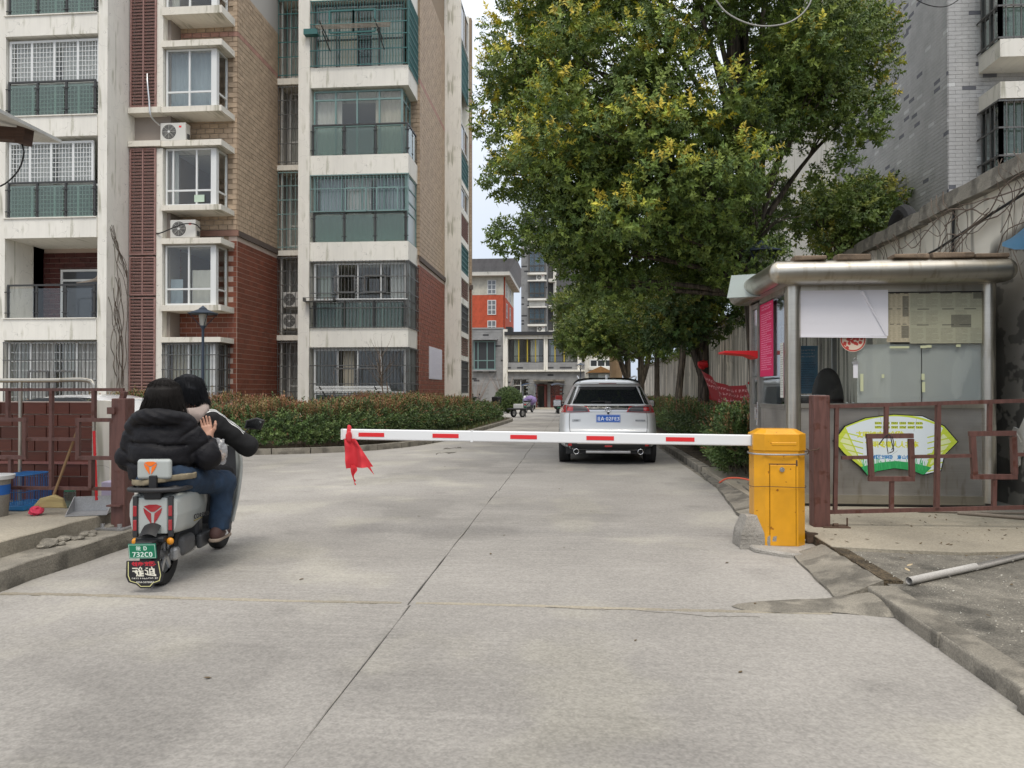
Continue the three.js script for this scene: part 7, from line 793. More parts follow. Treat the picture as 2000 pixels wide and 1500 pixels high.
// ---------------------------------------------------------------- small mopeds in the distance
function moped(label, at, turn, o = {}) {
  const t = thing('parked_moped', label, 'moped', at, turn, 'mopeds parked down the lane'), c = o.color || M.white;
  wheel(t, 'wheel', 0, 0.22, 0, 0.22, 0.09, 6); wheel(t, 'wheel', 0, 0.22, -1.25, 0.22, 0.09, 6);
  part('rear_body', rough(rb(-0.15, 0.15, 0.36, 0.68, -0.55, 0.16, 0.08, 3), 0.01, 6), c, t); part('seat', rb(-0.13, 0.13, 0.68, 0.78, -0.6, 0.14, 0.04, 3), M.plastic, t); part('floorboard', rb(-0.16, 0.16, 0.26, 0.32, -1.0, -0.5, 0.02), M.plastic, t); part('leg_shield', rough(rb(-0.2, 0.2, 0.3, 0.9, -1.12, -1.02, 0.05, 3).rotateX(-0.0), 0.01, 5), c, t); part('fork', [rod([0, 0.9, -1.08], [0, 0.3, -1.24], 0.03), rod([0, 0.9, -1.08], [0, 1.02, -1.04], 0.025)], M.black, t); part('handlebar', [tube([[-0.34, 1.02, -0.95], [-0.15, 1.05, -1.03], [0.15, 1.05, -1.03], [0.34, 1.02, -0.95]], 0.018), rb(-0.12, 0.12, 0.94, 1.1, -1.14, -1.0, 0.04)], M.black, t); part('fender', rb(-0.06, 0.06, 0.4, 0.46, -1.4, -1.1, 0.02), c, t);
  for (const s of [-1, 1]) { const m = place('mirror', t, [s * 0.3, 1.05, -0.98]); part('stem', rod([0, 0, 0], [s * 0.06, 0.16, 0], 0.007), M.black, m); part('glass', rb(s * 0.06 - 0.05, s * 0.06 + 0.05, 0.13, 0.2, -0.015, 0.01, 0.01), M.black, m); }
  part('tail_lamp', b(-0.06, 0.06, 0.5, 0.56, 0.16, 0.175), M.red, t); part('number_plate', b(-0.09, 0.09, 0.32, 0.42, 0.17, 0.175), mat([0.03, 0.22, 0.13], 0.5), t); part('side_stand', rod([-0.08, 0.3, -0.4], [-0.18, 0.0, -0.36], 0.012), M.black, t);
  if (o.box) part('tail_box', rb(-0.2, 0.2, 0.8, 1.1, 0.0, 0.36, 0.04), o.box, t);
  if (o.cover) part('wind_cover', rough(new THREE.SphereGeometry(0.5, 20, 14).scale(0.85, 0.62, 0.75).translate(0, 0.78, -0.85), 0.05, 6), o.cover, t);
  if (o.canopy) { part('canopy', [grid(10, 8, (u, v) => [lerp(-0.42, 0.42, u), 1.78 + 0.1 * _s(u * PI) - 0.08 * v * v, lerp(-1.35, 0.1, v)])], o.canopy, t); part('canopy_frame', [rod([-0.3, 0.9, -1.1], [-0.36, 1.8, -1.25], 0.012), rod([0.3, 0.9, -1.1], [0.36, 1.8, -1.25], 0.012), rod([-0.15, 0.7, 0.1], [-0.3, 1.75, 0.05], 0.012), rod([0.15, 0.7, 0.1], [0.3, 1.75, 0.05], 0.012)], M.black, t); part('windscreen', b(-0.34, 0.34, 1.05, 1.75, -1.22, -1.21), M.glass, t); }
  return t;
}
{
  const lilac = mat([0.3, 0.22, 0.45], 0.8, { map: T.mottle }), navy = mat([0.03, 0.04, 0.07], 0.7);
  const p = onG(1028, 806); moped('grey moped wearing a lilac wind cover near the far doors', [p[0], 0, p[2] + 0.4], -0.25, { color: mat([0.3, 0.32, 0.32], 0.5), cover: lilac }); const q = onG(1091, 808); moped('black moped with a small dark canopy by the far red door', [q[0], 0, q[2]], 0.1, { color: M.black, canopy: navy, box: mat([0.35, 0.03, 0.03], 0.5) });
  moped('dark moped nosed into the bed behind the clipped hedge end', [-4.1, 0, -37.5], 1.2, { color: M.black, box: M.black }); moped('white fronted moped among those behind the hedge end', [-5.0, 0, -37.2], 1.0, { color: M.white }); moped('cream moped with an orange tint behind the hedge end', [-5.9, 0, -37.8], 1.4, { color: mat([0.6, 0.45, 0.25], 0.5) });
  const t = thing('cargo_tricycle', 'small tricycle with a bright blue canopy beside the open far door', 'tricycle', [zx(1034, -56), 0.03, -56], PI); for (const [x, z] of [[-0.38, 0], [0.38, 0], [0, -1.4]]) wheel(t, 'wheel', x, 0.22, z, 0.22, 0.09, 6); part('cabin_body', rough(rb(-0.45, 0.45, 0.3, 0.85, -0.9, 0.35, 0.06, 3), 0.01, 5), mat([0.28, 0.32, 0.38], 0.5), t); part('front_cowl', rough(rb(-0.35, 0.35, 0.35, 1.0, -1.45, -1.15, 0.1, 3), 0.01, 5), M.white, t); part('blue_canopy', grid(12, 10, (u, v) => [lerp(-0.56, 0.56, u), 1.75 + 0.16 * _s(u * PI) - 0.02 * v, lerp(-1.45, 0.4, v)]), mat([0.05, 0.2, 0.5], 0.5), t); part('canopy_frame', [[-0.45, 0.3], [0.45, 0.3], [-0.42, -1.3], [0.42, -1.3]].map(([x, z]) => rod([x, 0.8, z], [x * 1.1, 1.76, z], 0.016)), M.alu, t); part('windscreen', b(-0.4, 0.4, 1.0, 1.7, -1.36, -1.35), M.glass, t); part('handlebar', tube([[-0.3, 1.05, -1.0], [0, 1.08, -1.12], [0.3, 1.05, -1.0]], 0.018), M.black, t); part('seat', rb(-0.35, 0.35, 0.85, 0.95, -0.5, 0.2, 0.04), M.plastic, t);
  const bx = onG(1008, 815); const wagon = thing('hand_cart', 'low black cart with a white box at the hedge end', 'cart', [bx[0] + 0.1, 0, bx[2]], -0.6); wheel(wagon, 'wheel', -0.3, 0.22, 0, 0.22, 0.1, 8); wheel(wagon, 'wheel', 0.3, 0.22, 0, 0.22, 0.1, 8); part('bed', rb(-0.35, 0.35, 0.4, 0.47, -0.7, 0.5, 0.02), M.black, wagon); part('box', rb(-0.2, 0.2, 0.47, 0.7, -0.2, 0.15, 0.02), M.white, wagon); part('handle', tube([[0, 0.6, -0.7], [0, 0.8, -1.0], [0, 0.95, -1.2]], 0.02), M.black, wagon); part('prop', rod([0, 0.55, -0.6], [0, 0, -0.65], 0.02), M.black, wagon);
}
// ---------------------------------------------------------------- scooter with two riders
const SC = { pos: [-3.0, 0, -5.27], turn: 0.14 };
{
  const S = thing('electric_scooter', 'grey white electric scooter carrying two people towards the barrier', 'scooter', SC.pos, SC.turn);
  const shell = pmat([0.4, 0.425, 0.41], 0.38, { clearcoat: 0.4 }), shellD = mat([0.05, 0.052, 0.056], 0.5), RED2 = pmat([0.33, 0.012, 0.02], 0.2, { clearcoat: 1 });
  wheel(S, 'wheel', 0, 0.215, 0, 0.215, 0.11, 5); wheel(S, 'wheel', 0, 0.215, -1.28, 0.215, 0.1, 5);
  // tail body: lofted box, tapering down and forward
  const sec = (z) => ({ w: interp([[-0.5, 0.16], [-0.2, 0.192], [0.06, 0.185], [0.13, 0.165]], z), y0: interp([[-0.5, 0.4], [-0.2, 0.36], [0.06, 0.375], [0.13, 0.39]], z), y1: interp([[-0.5, 0.655], [-0.2, 0.67], [0.06, 0.665], [0.13, 0.64]], z) });
  const ring = (z, k) => { const s = sec(z), a = k * 2 * PI, c = _c(a), d = _s(a), e = 0.28; const X = Math.sign(c) * Math.pow(Math.abs(c), e), Y = Math.sign(d) * Math.pow(Math.abs(d), e); return [s.w * X * (Y < 0 ? lerp(1, 0.88, -Y) : 1), lerp(s.y0, s.y1, (Y + 1) / 2), z]; };
  const zs = [-0.5, -0.48, -0.4, -0.2, 0.0, 0.06, 0.1, 0.125, 0.13]; const bodyG = grid(48, zs.length - 1, (u, v) => { const i = Math.round(v * (zs.length - 1)); const p = ring(zs[i], u); return p; }); const capG = grid(48, 2, (u, v) => { const p = ring(0.13, u); return [p[0] * (1 - v), lerp(p[1], 0.515, v), 0.13 + 0.006 * v]; });
  const body = part('tail_body', [bodyG, capG], shell, S);
  part('tail_panel', rb(-0.1, 0.1, 0.385, 0.645, 0.12, 0.142, 0.012), shell, body);
  for (const s of [-1, 1]) { part('lamp_strip', rb(s * 0.122 - 0.018, s * 0.122 + 0.018, 0.365, 0.652, 0.118, 0.146, 0.008), M.plastic, body); for (const y of [0.55, 0.45]) part('tail_lamp', rb(s * 0.122 - 0.013, s * 0.122 + 0.013, y - 0.038, y + 0.038, 0.14, 0.151, 0.005), RED2, body); }
  // three-lobed shield emblem, split by a Y
  const shield = (cx, cy, w, h, z, m, parent) => { const A = [[-0.5, 0.42], [-0.2, 0.5], [0.2, 0.5], [0.5, 0.42], [0.1, 0.14], [-0.1, 0.14]], Bq = [[-0.52, 0.34], [-0.1, 0.06], [-0.06, -0.5], [-0.3, -0.18], [-0.46, 0.1]], Cq = Bq.map(([x, y]) => [-x, y]); part('emblem', [A, Bq, Cq].map(p => ext(p.map(([x, y]) => [cx + x * w, cy + y * h]), 0.003).translate(0, 0, z)), m, parent); };
  shield(0, 0.525, 0.125, 0.14, 0.1425, RED2, S);
  part('side_lettering', new TextGeometry('CORPCO', { font: FONT, size: 0.034, depth: 0.002, curveSegments: 3 }).applyMatrix4(new THREE.Matrix4().makeShear(0, 0.25, 0, 0, 0, 0)).rotateY(PI / 2).translate(0.187, 0.445, -0.13), M.black, S); part('side_tagline', Array.from({ length: 14 }, (_, i) => b(0.184, 0.187, 0.428, 0.434, -0.14 - i * 0.012, -0.148 - i * 0.012)), mat([0.3, 0.24, 0.05], 0.5), S);
  part('seat', [rb(-0.15, 0.15, 0.66, 0.725, -0.72, 0.08, 0.03, 3)], M.plastic, S);
  part('grab_rail', [tube([[-0.17, 0.69, -0.3], [-0.185, 0.695, -0.05], [-0.17, 0.7, 0.12], [-0.08, 0.7, 0.17], [0.08, 0.7, 0.17], [0.17, 0.7, 0.12], [0.185, 0.695, -0.05], [0.17, 0.69, -0.3]], 0.018, 8, 60), rb(-0.14, 0.14, 0.69, 0.708, 0.02, 0.17, 0.008)], M.plastic, S); part('rail_bracket', rb(-0.06, 0.06, 0.63, 0.7, 0.1, 0.155, 0.012), M.black, S);
  const bk = place('backrest', S, [0, 0, 0]); part('pad', rb(-0.118, 0.118, 0.77, 0.915, 0.085, 0.135, 0.024, 4), shell, bk); part('stem', rb(-0.028, 0.028, 0.69, 0.8, 0.12, 0.15, 0.008), M.black, bk); shield(-0.02, 0.853, 0.086, 0.09, 0.136, mat([0.85, 0.17, 0.01], 0.4), bk);
  // mudguard with plate
  part('rear_mudguard', [grid(10, 12, (u, v) => { const a = lerp(2.0, 0.75, v), w = 0.058; const x = lerp(-w, w, u); return [x, 0.215 + 0.275 * _s(a) - 0.02 * Math.pow(x / w, 2), 0.03 + 0.275 * _c(a)]; }), rb(-0.1, 0.1, 0.33, 0.375, 0.06, 0.2, 0.015), rb(-0.06, 0.06, 0.32, 0.36, 0.18, 0.3, 0.01), rb(-0.03, 0.03, 0.2, 0.34, 0.24, 0.29, 0.01)], M.black, S);
  const flap = place('mudflap_sign', S, [0, 0.3, 0.305]); flap.rotation.x = 0.2; flap.scale.setScalar(1.12); part('plate_green', rb(-0.083, 0.083, -0.045, 0.05, 0.0, 0.006, 0.004), mat([0.01, 0.2, 0.13], 0.4), flap);
  part('plate_print', new THREE.PlaneGeometry(0.16, 0.09).translate(0, 0.0025, 0.008), mat('#fff', 0.4, { map: canvasTex(320, 180, (g) => { g.fillStyle = '#0f7a58'; g.fillRect(0, 0, 320, 180); g.strokeStyle = '#d4e6de'; g.lineWidth = 5; g.strokeRect(6, 6, 308, 168); han(g, '皖', 88, 22, 52, 54, 7); g.fillStyle = '#e4f1ea'; g.font = 'bold 72px sans-serif'; g.fillText('D', 172, 76); g.font = 'bold 86px sans-serif'; g.textAlign = 'center'; g.fillText('732C0', 160, 160); }) }), flap, true);
  const sh = new THREE.Shape([[-0.1, -0.06], [0.1, -0.06], [0.112, -0.16], [0.1, -0.2], [0.055, -0.215], [0.03, -0.24], [-0.03, -0.24], [-0.055, -0.215], [-0.1, -0.2], [-0.112, -0.16]].map(p => V2(...p))); part('flap_board', new THREE.ExtrudeGeometry(sh, { depth: 0.004, bevelEnabled: false }), M.plastic, flap); const sg = new THREE.ShapeGeometry(sh); { const uv = sg.attributes.uv, p = sg.attributes.position; for (let i = 0; i < p.count; i++) uv.setXY(i, (p.getX(i) + 0.112) / 0.224, (p.getY(i) + 0.24) / 0.18); } part('flap_print', sg.translate(0, 0, 0.0055), mat('#fff', 0.5, { map: canvasTex(448, 360, (g) => { g.fillStyle = '#26262c'; g.fillRect(0, 0, 448, 360); g.strokeStyle = '#e6e2a0'; g.lineWidth = 10; g.beginPath(); [[46, 8], [30, 190], [50, 262], [130, 290], [170, 336], [278, 336], [318, 290], [398, 262], [418, 190], [402, 8]].forEach(([x, y], i) => i ? g.lineTo(x, y) : g.moveTo(x, y)); g.stroke(); g.fillStyle = '#d02a3c'; smallPrint(g, 82, 10, 290, 62, 1, 5, 1); g.strokeStyle = '#d02a3c'; hanText(g, '创市', 90, 14, 52, 50, 14, 9); hanText(g, '文区', 232, 14, 52, 50, 14, 9); g.strokeStyle = '#f1eede'; hanText(g, '雅迪', 92, 84, 118, 112, 30, 15); g.fillStyle = '#e8e6dc'; smallPrint(g, 62, 212, 320, 42, 1, 9, 1); g.font = 'bold 34px sans-serif'; g.fillText('0554-5676687', 116, 292); }) }), flap, true);
  part('indicator', [new THREE.SphereGeometry(0.026, 12, 10).scale(1, 1, 0.7).translate(0.12, 0.335, 0.14)], mat([0.7, 0.28, 0.02], 0.25), S); part('indicator', [new THREE.SphereGeometry(0.026, 12, 10).scale(1, 1, 0.7).translate(-0.12, 0.335, 0.14)], mat([0.7, 0.28, 0.02], 0.25), S);
  part('swing_arm', [rb(0.07, 0.13, 0.17, 0.27, -0.36, 0.04, 0.03, 3), rb(-0.12, -0.07, 0.2, 0.25, -0.4, 0.04, 0.02, 2)], M.galv, S); part('controller_box', rough(rb(0.06, 0.16, 0.19, 0.33, -0.26, -0.02, 0.04, 3), 0.004, 9), mat([0.09, 0.092, 0.095], 0.55, { map: T.mottle }), S); part('shock', [rod([0.09, 0.23, 0.0], [0.1, 0.42, -0.05], 0.022), rod([-0.09, 0.23, 0.0], [-0.1, 0.42, -0.05], 0.022)], M.black, S);
  part('floorboard', [rb(-0.17, 0.17, 0.2, 0.265, -1.02, -0.34, 0.03, 3), rb(-0.13, 0.13, 0.26, 0.45, -0.5, -0.38, 0.03)], shellD, S); part('foot_peg', [rb(0.15, 0.27, 0.205, 0.225, -0.58, -0.44, 0.01), rb(-0.27, -0.15, 0.205, 0.225, -0.58, -0.44, 0.01)], M.black, S); part('side_skirt', [rb(0.14, 0.185, 0.19, 0.3, -1.05, -0.3, 0.02, 2)], shellD, S);
  part('leg_shield', grid(14, 12, (u, v) => { const y = lerp(0.26, 0.92, v), w = lerp(0.17, 0.22, Math.sin(v * PI * 0.8)); const s = u * 2 - 1; return [s * w, y, -1.02 - 0.1 * v + 0.05 * s * s - 0.0]; }), shellD, S); part('front_cowl', grid(16, 12, (u, v) => { const y = lerp(0.25, 0.97, v), w = lerp(0.18, 0.235, Math.sin(v * PI * 0.75)); const s = u * 2 - 1; return [s * w, y, -1.06 - 0.13 * v - 0.1 * (1 - s * s)]; }), shell, S); part('cowl_edge', [tube([[0.185, 0.27, -1.05], [0.225, 0.5, -1.08], [0.238, 0.75, -1.12], [0.2, 0.95, -1.15]], 0.016), tube([[-0.185, 0.27, -1.05], [-0.225, 0.5, -1.08], [-0.238, 0.75, -1.12], [-0.2, 0.95, -1.15]], 0.016)], shell, S);
  part('front_fork', [rod([0.07, 0.215, -1.28], [0.07, 0.5, -1.18], 0.022), rod([-0.07, 0.215, -1.28], [-0.07, 0.5, -1.18], 0.022)], M.black, S); part('front_fender', grid(8, 10, (u, v) => { const a = lerp(0.5, 2.5, v), x = lerp(-0.075, 0.075, u); return [x, 0.215 + 0.25 * _s(a) - 0.02 * Math.pow(x / 0.075, 2), -1.28 + 0.25 * _c(a)]; }), shell, S);
  part('handlebar', [tube([[-0.36, 0.97, -0.96], [-0.2, 0.98, -1.0], [0, 0.99, -1.07], [0.2, 0.98, -1.0], [0.36, 0.97, -0.96]], 0.014), rod([0.25, 0.975, -0.985], [0.37, 0.97, -0.955], 0.02), rod([-0.25, 0.975, -0.985], [-0.37, 0.97, -0.955], 0.02), rb(-0.14, 0.14, 0.93, 1.03, -1.18, -1.04, 0.04, 3)], M.black, S);
  for (const s of [-1, 1]) { const m = place('mirror', S, [s * 0.25, 0.99, -1.0]); part('mirror_stem', tube([[0, 0, 0], [s * 0.06, 0.06, 0.0], [s * 0.1, 0.1, -0.01]], 0.007), M.black, m); part('mirror_head', ext([[-0.075, -0.03], [0.05, -0.042], [0.078, 0.03], [0.02, 0.05], [-0.06, 0.03]].map(([x, y]) => [x * s + s * 0.13, y + 0.12]), 0.02, 0.008).translate(0, 0, -0.03), M.black, m); part('mirror_glass', ext([[-0.066, -0.024], [0.045, -0.034], [0.068, 0.026], [0.02, 0.042], [-0.052, 0.024]].map(([x, y]) => [x * s + s * 0.13, y + 0.12]), 0.002).translate(0, 0, 0.0), mat([0.35, 0.37, 0.38], 0.08, { metalness: 1 }), m); }
}
// human pieces, all in the scooter's own axes
const skin = mat([0.55, 0.31, 0.22], 0.55), hairM = pmat([0.0085, 0.0065, 0.0055], 0.68, { ior: 1.35 }), hairM2 = pmat([0.007, 0.008, 0.011], 0.7, { ior: 1.35 });
function head(c, s = 1) { const [x, y, z] = c; return union(0.03, ell([x, y + 0.01, z], [0.078 * s, 0.1 * s, 0.092 * s]), ell([x, y - 0.05, z - 0.03], [0.058 * s, 0.07 * s, 0.065 * s]), ell([x, y - 0.01, z - 0.095], [0.014, 0.026, 0.018]), ell([x + 0.078, y - 0.01, z], [0.013, 0.03, 0.02]), ell([x - 0.078, y - 0.01, z], [0.013, 0.03, 0.02])); }
function face(parent, c) { const [x, y, z] = c; for (const s of [-1, 1]) part('eye', new THREE.SphereGeometry(0.011, 10, 8).translate(x + s * 0.03, y + 0.005, z - 0.084), mat([0.7, 0.68, 0.66], 0.3), parent); part('mouth', ell2([x, y - 0.06, z - 0.094], [0.024, 0.006, 0.008]), mat([0.4, 0.12, 0.1], 0.5), parent); part('eyebrow', [ell2([x - 0.03, y + 0.026, z - 0.089], [0.02, 0.004, 0.005]), ell2([x + 0.03, y + 0.026, z - 0.089], [0.02, 0.004, 0.005])], hairM, parent); }
function ell2(c, r) { return new THREE.SphereGeometry(1, 14, 10).scale(...r).translate(...c); }
// a hand: palm frame given by wrist w, direction d (to fingertips), palm normal n; side = thumb side vector
function hand(w, d, side, nrm, curl, len0 = 0.19, spread = 0.12) {
  const D = V3(...d).normalize(), S_ = V3(...side); S_.addScaledVector(D, -S_.dot(D)).normalize(); const N = V3(...nrm); N.addScaledVector(D, -N.dot(D)).addScaledVector(S_, -N.dot(S_)).normalize(); const W = V3(...w), at = (a, c, e) => { const p = W.clone().addScaledVector(D, a).addScaledVector(S_, c).addScaledVector(N, e); return [p.x, p.y, p.z]; };
  const k = len0 / 0.19, fs = [cap(at(-0.03, 0, 0), at(0.02 * k, 0, 0), 0.024, 0.026)]; for (const c of [-0.028, -0.009, 0.01, 0.028]) fs.push(cap(at(0.01 * k, c * 0.7, 0), at(0.085 * k, c, 0), 0.017, 0.0125));
  const palm = union(0.018, ...fs), fing = []; const L = [0.062, 0.078, 0.084, 0.074]; [-0.031, -0.0105, 0.0105, 0.031].forEach((c, i) => { const a0 = at(0.085 * k, c, 0); const sp = c * spread / 0.03 * 0.3; let ang = curl[i] * 0.5, p = V3(...a0), r = 0.0098; const seg = [0.46, 0.3, 0.24]; for (let q = 0; q < 3; q++) { const dir = D.clone().multiplyScalar(_c(ang)).addScaledVector(N, _s(ang)).addScaledVector(S_, sp).normalize(), e = p.clone().addScaledVector(dir, L[i] * k * seg[q]); fing.push(cap([p.x, p.y, p.z], [e.x, e.y, e.z], r, r - 0.0008)); p = e; r -= 0.0008; ang += curl[i]; } });
  const t0 = at(0.025 * k, 0.024, 0.006), t1 = at(0.06 * k, 0.058, 0.014), t2 = at(0.09 * k, 0.07, 0.018), t3 = at(0.112 * k, 0.075, 0.02); const th = union(0.008, cap(t0, t1, 0.016, 0.0115), cap(t1, t2, 0.0115, 0.0105), cap(t2, t3, 0.0105, 0.0085));
  const f = (x, y, z) => { let d = palm(x, y, z); let m = 1e9; for (const g of fing) m = Math.min(m, g(x, y, z)); d = smin(d, m, 0.007); return smin(d, th(x, y, z), 0.01); };
  return sdf(f, [W.x - 0.22, W.y - 0.22, W.z - 0.22].map((v, i) => v), [W.x + 0.22, W.y + 0.22, W.z + 0.22], 0.0042);
}
const crumple = (f, amp, fr) => (x, y, z) => f(x, y, z) + amp * n3(x * fr, y * fr, z * fr);
function strands(n, seed, root, fall, m, parent) { const r = rng(seed), q = []; for (let i = 0; i < n; i++) { const pts = fall(r); const c = new THREE.CatmullRomCurve3(pts.map(p => V3(...p))); q.push(new THREE.TubeGeometry(c, 7, 0.0007 + 0.0009 * r(), 3)); } part('hair_strands', q, m, parent); }
{
  // passenger
  const P = thing('person', 'person in black puffer jacket and jeans riding pillion with one palm raised', 'person', SC.pos, SC.turn), hc = [-0.045, 1.372, -0.17];
  const w = [0.225, 1.035, -0.33], el = [0.27, 0.9, -0.19], sh = [0.125, 1.125, -0.12];
  const bodyF = union(0.04, head(hc), cap([-0.04, 1.3, -0.16], [-0.03, 1.2, -0.14], 0.05, 0.055), cap([-0.02, 1.1, -0.13], [0, 0.8, -0.12], 0.13, 0.13), cap([0.15, 1.15, -0.12], [-0.2, 1.15, -0.12], 0.06, 0.06), cap(sh, el, 0.05, 0.042), cap(el, w, 0.042, 0.028), cap([-0.2, 1.13, -0.12], [-0.28, 0.9, -0.2], 0.05, 0.042), cap([-0.28, 0.9, -0.2], [-0.15, 0.88, -0.4], 0.042, 0.03), cap([0.09, 0.78, -0.12], [0.27, 0.68, -0.54], 0.085, 0.06), cap([0.27, 0.68, -0.54], [0.25, 0.3, -0.45], 0.055, 0.04), cap([-0.09, 0.78, -0.12], [-0.27, 0.68, -0.54], 0.085, 0.06), cap([-0.27, 0.68, -0.54], [-0.25, 0.3, -0.45], 0.055, 0.04));
  const body = part('body', [sdf(bodyF, [-0.45, 0.22, -0.72], [0.46, 1.52, 0.12], 0.015), hand(w, [-0.22, 1, -0.15], [1, 0.25, -0.1], [0.15, 0.1, 1], [0.12, 0.16, 0.1, 0.14], 0.19), hand([-0.15, 0.88, -0.4], [0.3, 0, -1], [0, 1, 0], [1, 0, 0], [0.5, 0.5, 0.5, 0.5], 0.17)], skin, P); face(body, hc);
  // puffer jacket: quilted torso, sleeves and a soft hood
  const quilt = (y, per, y0) => { const t = ((y - y0) / per) % 1, q = t < 0 ? t + 1 : t; return Math.pow(Math.abs(q - 0.5) * 2, 6); };
  const torso = (x, y, z) => { const cy = clamp((y - 0.72) / 0.5), lean = -0.02 * cy; const rx = interp([[0.66, 0.18], [0.72, 0.22], [0.85, 0.24], [1.0, 0.235], [1.1, 0.205], [1.2, 0.14], [1.26, 0.09]], y), rz = interp([[0.66, 0.15], [0.75, 0.185], [0.95, 0.195], [1.1, 0.175], [1.2, 0.13], [1.26, 0.09]], y); const k = len((x + 0.045) / rx, (z + 0.12 - lean) / rz), dd = (k - 1) * Math.min(rx, rz); const dy = Math.max(0.745 - y, y - 1.24); return Math.max(dd + 0.024 * quilt(y + 0.012 * Math.sin(x * 7) + 0.004 * Math.sin(x * 31), 0.148, 0.712), dy * 0.9 - 0.0); };
  const slv = (a, c, e, r) => { const A = union(0.06, cap(a, c, r + 0.012, r), cap(c, e, r, r - 0.022)); const L1 = len(c[0] - a[0], c[1] - a[1], c[2] - a[2]); return (x, y, z) => { const t = ((x - a[0]) * (c[0] - a[0]) + (y - a[1]) * (c[1] - a[1]) + (z - a[2]) * (c[2] - a[2])) / L1; const t2 = ((x - c[0]) * (e[0] - c[0]) + (y - c[1]) * (e[1] - c[1]) + (z - c[2]) * (e[2] - c[2])) / 0.2; return A(x, y, z) + 0.018 * quilt(t < L1 ? t : L1 + t2, 0.14, 0.04); }; };
  const hood = (x, y, z) => { const cx = -0.04, yy = y - 1.185; const k = Math.hypot(len((x - cx) / 1.12, z + 0.1) - 0.125, yy * 1.05 - 0.03 * Math.cos(Math.atan2(x - cx, z + 0.1))); return k - 0.062 - 0.012 * Math.sin((x + 2 * y) * 60 + z * 20) * 0.25; };
  const jf = crumple(union(0.035, torso, slv(sh, [0.275, 0.9, -0.17], [0.235, 1.0, -0.305], 0.083), slv([-0.21, 1.125, -0.12], [-0.295, 0.9, -0.16], [-0.2, 0.86, -0.36], 0.086), hood), 0.0022, 40);
  part('puffer_jacket', sdf(jf, [-0.48, 0.64, -0.48], [0.5, 1.32, 0.14], 0.0095), pmat([0.0055, 0.0052, 0.0075], 0.62, { ior: 1.35, bumpMap: T.wrinkle, bumpScale: 0.005 }), body);
  part('shirt_hem', sdf(crumple((x, y, z) => { const k = len(x / 0.222, (z + 0.06) / 0.19); return Math.max((k - 1) * 0.17, Math.abs(y - 0.758 - 0.02 * Math.sin(x * 9)) - 0.022); }, 0.003, 30), [-0.26, 0.7, -0.34], [0.26, 0.84, 0.14], 0.012), mat([0.36, 0.3, 0.2], 0.9, { map: T.cloth }), body);
  const leg = (s) => union(0.05, cap([s * 0.09, 0.755, -0.06], [s * 0.27, 0.665, -0.55], 0.115, 0.088), cap([s * 0.27, 0.665, -0.55], [s * 0.262, 0.34, -0.47], 0.086, 0.08)); const jeansF = crumple(union(0.04, leg(1), leg(-1), ell([0, 0.765, -0.05], [0.19, 0.1, 0.15])), 0.006, 26); part('jeans', sdf((x, y, z) => Math.max(jeansF(x, y, z), 0.305 - y), [-0.42, 0.28, -0.7], [0.42, 0.9, 0.14], 0.012), mat('#ffffff', 0.9, { map: T.denim, bumpMap: T.wrinkle, bumpScale: 0.004 }), body);
  for (const s of [1, -1]) { const sx = s * 0.255, shoeF = union(0.03, cap([sx, 0.27, -0.4], [sx + s * 0.012, 0.262, -0.62], 0.04, 0.034), cap([sx, 0.3, -0.42], [sx, 0.27, -0.5], 0.045, 0.04)); const shoe = part('shoe', sdf((x, y, z) => Math.max(shoeF(x, y, z), 0.245 - y), [sx - 0.08, 0.2, -0.7], [sx + 0.08, 0.37, -0.32], 0.008), mat([0.07, 0.033, 0.028], 0.7), body); part('sole', [sdf((x, y, z) => Math.max(union(0.02, cap([sx, 0.24, -0.39], [sx + s * 0.012, 0.24, -0.625], 0.046, 0.042))(x, y, z), Math.abs(y - 0.238) - 0.013), [sx - 0.08, 0.2, -0.7], [sx + 0.08, 0.29, -0.3], 0.008)], mat([0.3, 0.24, 0.19], 0.8), shoe); part('shoe_stripe', [0, 1, 2].map(i => bar([sx + s * 0.045, 0.258, -0.5 - 0.028 * i], [sx + s * 0.032, 0.3, -0.475 - 0.028 * i], 0.01, 0.012)), M.white, shoe); }
  // long straight hair running down into the hood
  const hairF = (x, y, z) => { const a = Math.atan2(x - hc[0], z - hc[2]), g = 0.0022 * n3(a * 5, y * 14, 1) + 0.0008 * Math.sin(a * 60 + 4 * Math.sin(y * 14)); const top = ell([hc[0], hc[1] + 0.012, hc[2] + 0.012], [0.112, 0.112, 0.118])(x, y, z); const fallW = interp([[1.18, 0.125], [1.28, 0.128], [1.36, 0.115], [1.44, 0.09]], y); const k = len((x - hc[0]) / fallW, (z - hc[2] - 0.02) / 0.112); const fall = Math.max((k - 1) * 0.11, y - 1.4, 1.17 - y, -(z - hc[2] + 0.05)); return smin(top, fall, 0.05) + g; };
  const hair = part('hair', sdf(hairF, [hc[0] - 0.17, 1.14, hc[2] - 0.15], [hc[0] + 0.17, 1.52, hc[2] + 0.18], 0.007), hairM, body);
  strands(900, 3, null, (r) => { const a = (r() - 0.5) * 4.0, fly = r() < 0.12 ? 0.014 * r() : 0, R = 0.115 + 0.008 * r() + fly, x = _s(a + 0.08 * (r() - 0.5)), z = _c(a), j = (r() - 0.5) * 0.06; return [[hc[0] + x * 0.01, hc[1] + 0.124, hc[2] + 0.01 + z * 0.02], [hc[0] + x * R * 0.72, hc[1] + 0.09, hc[2] + 0.012 + z * R * 0.74], [hc[0] + x * R, hc[1], hc[2] + 0.012 + z * R], [hc[0] + x * (R + 0.012) + j, hc[1] - 0.1, hc[2] + 0.02 + z * (R + 0.004)], [hc[0] + x * (R + 0.01) + j * 2, hc[1] - 0.17 - 0.03 * r(), hc[2] + 0.02 + z * R]]; }, hairM, body);
}
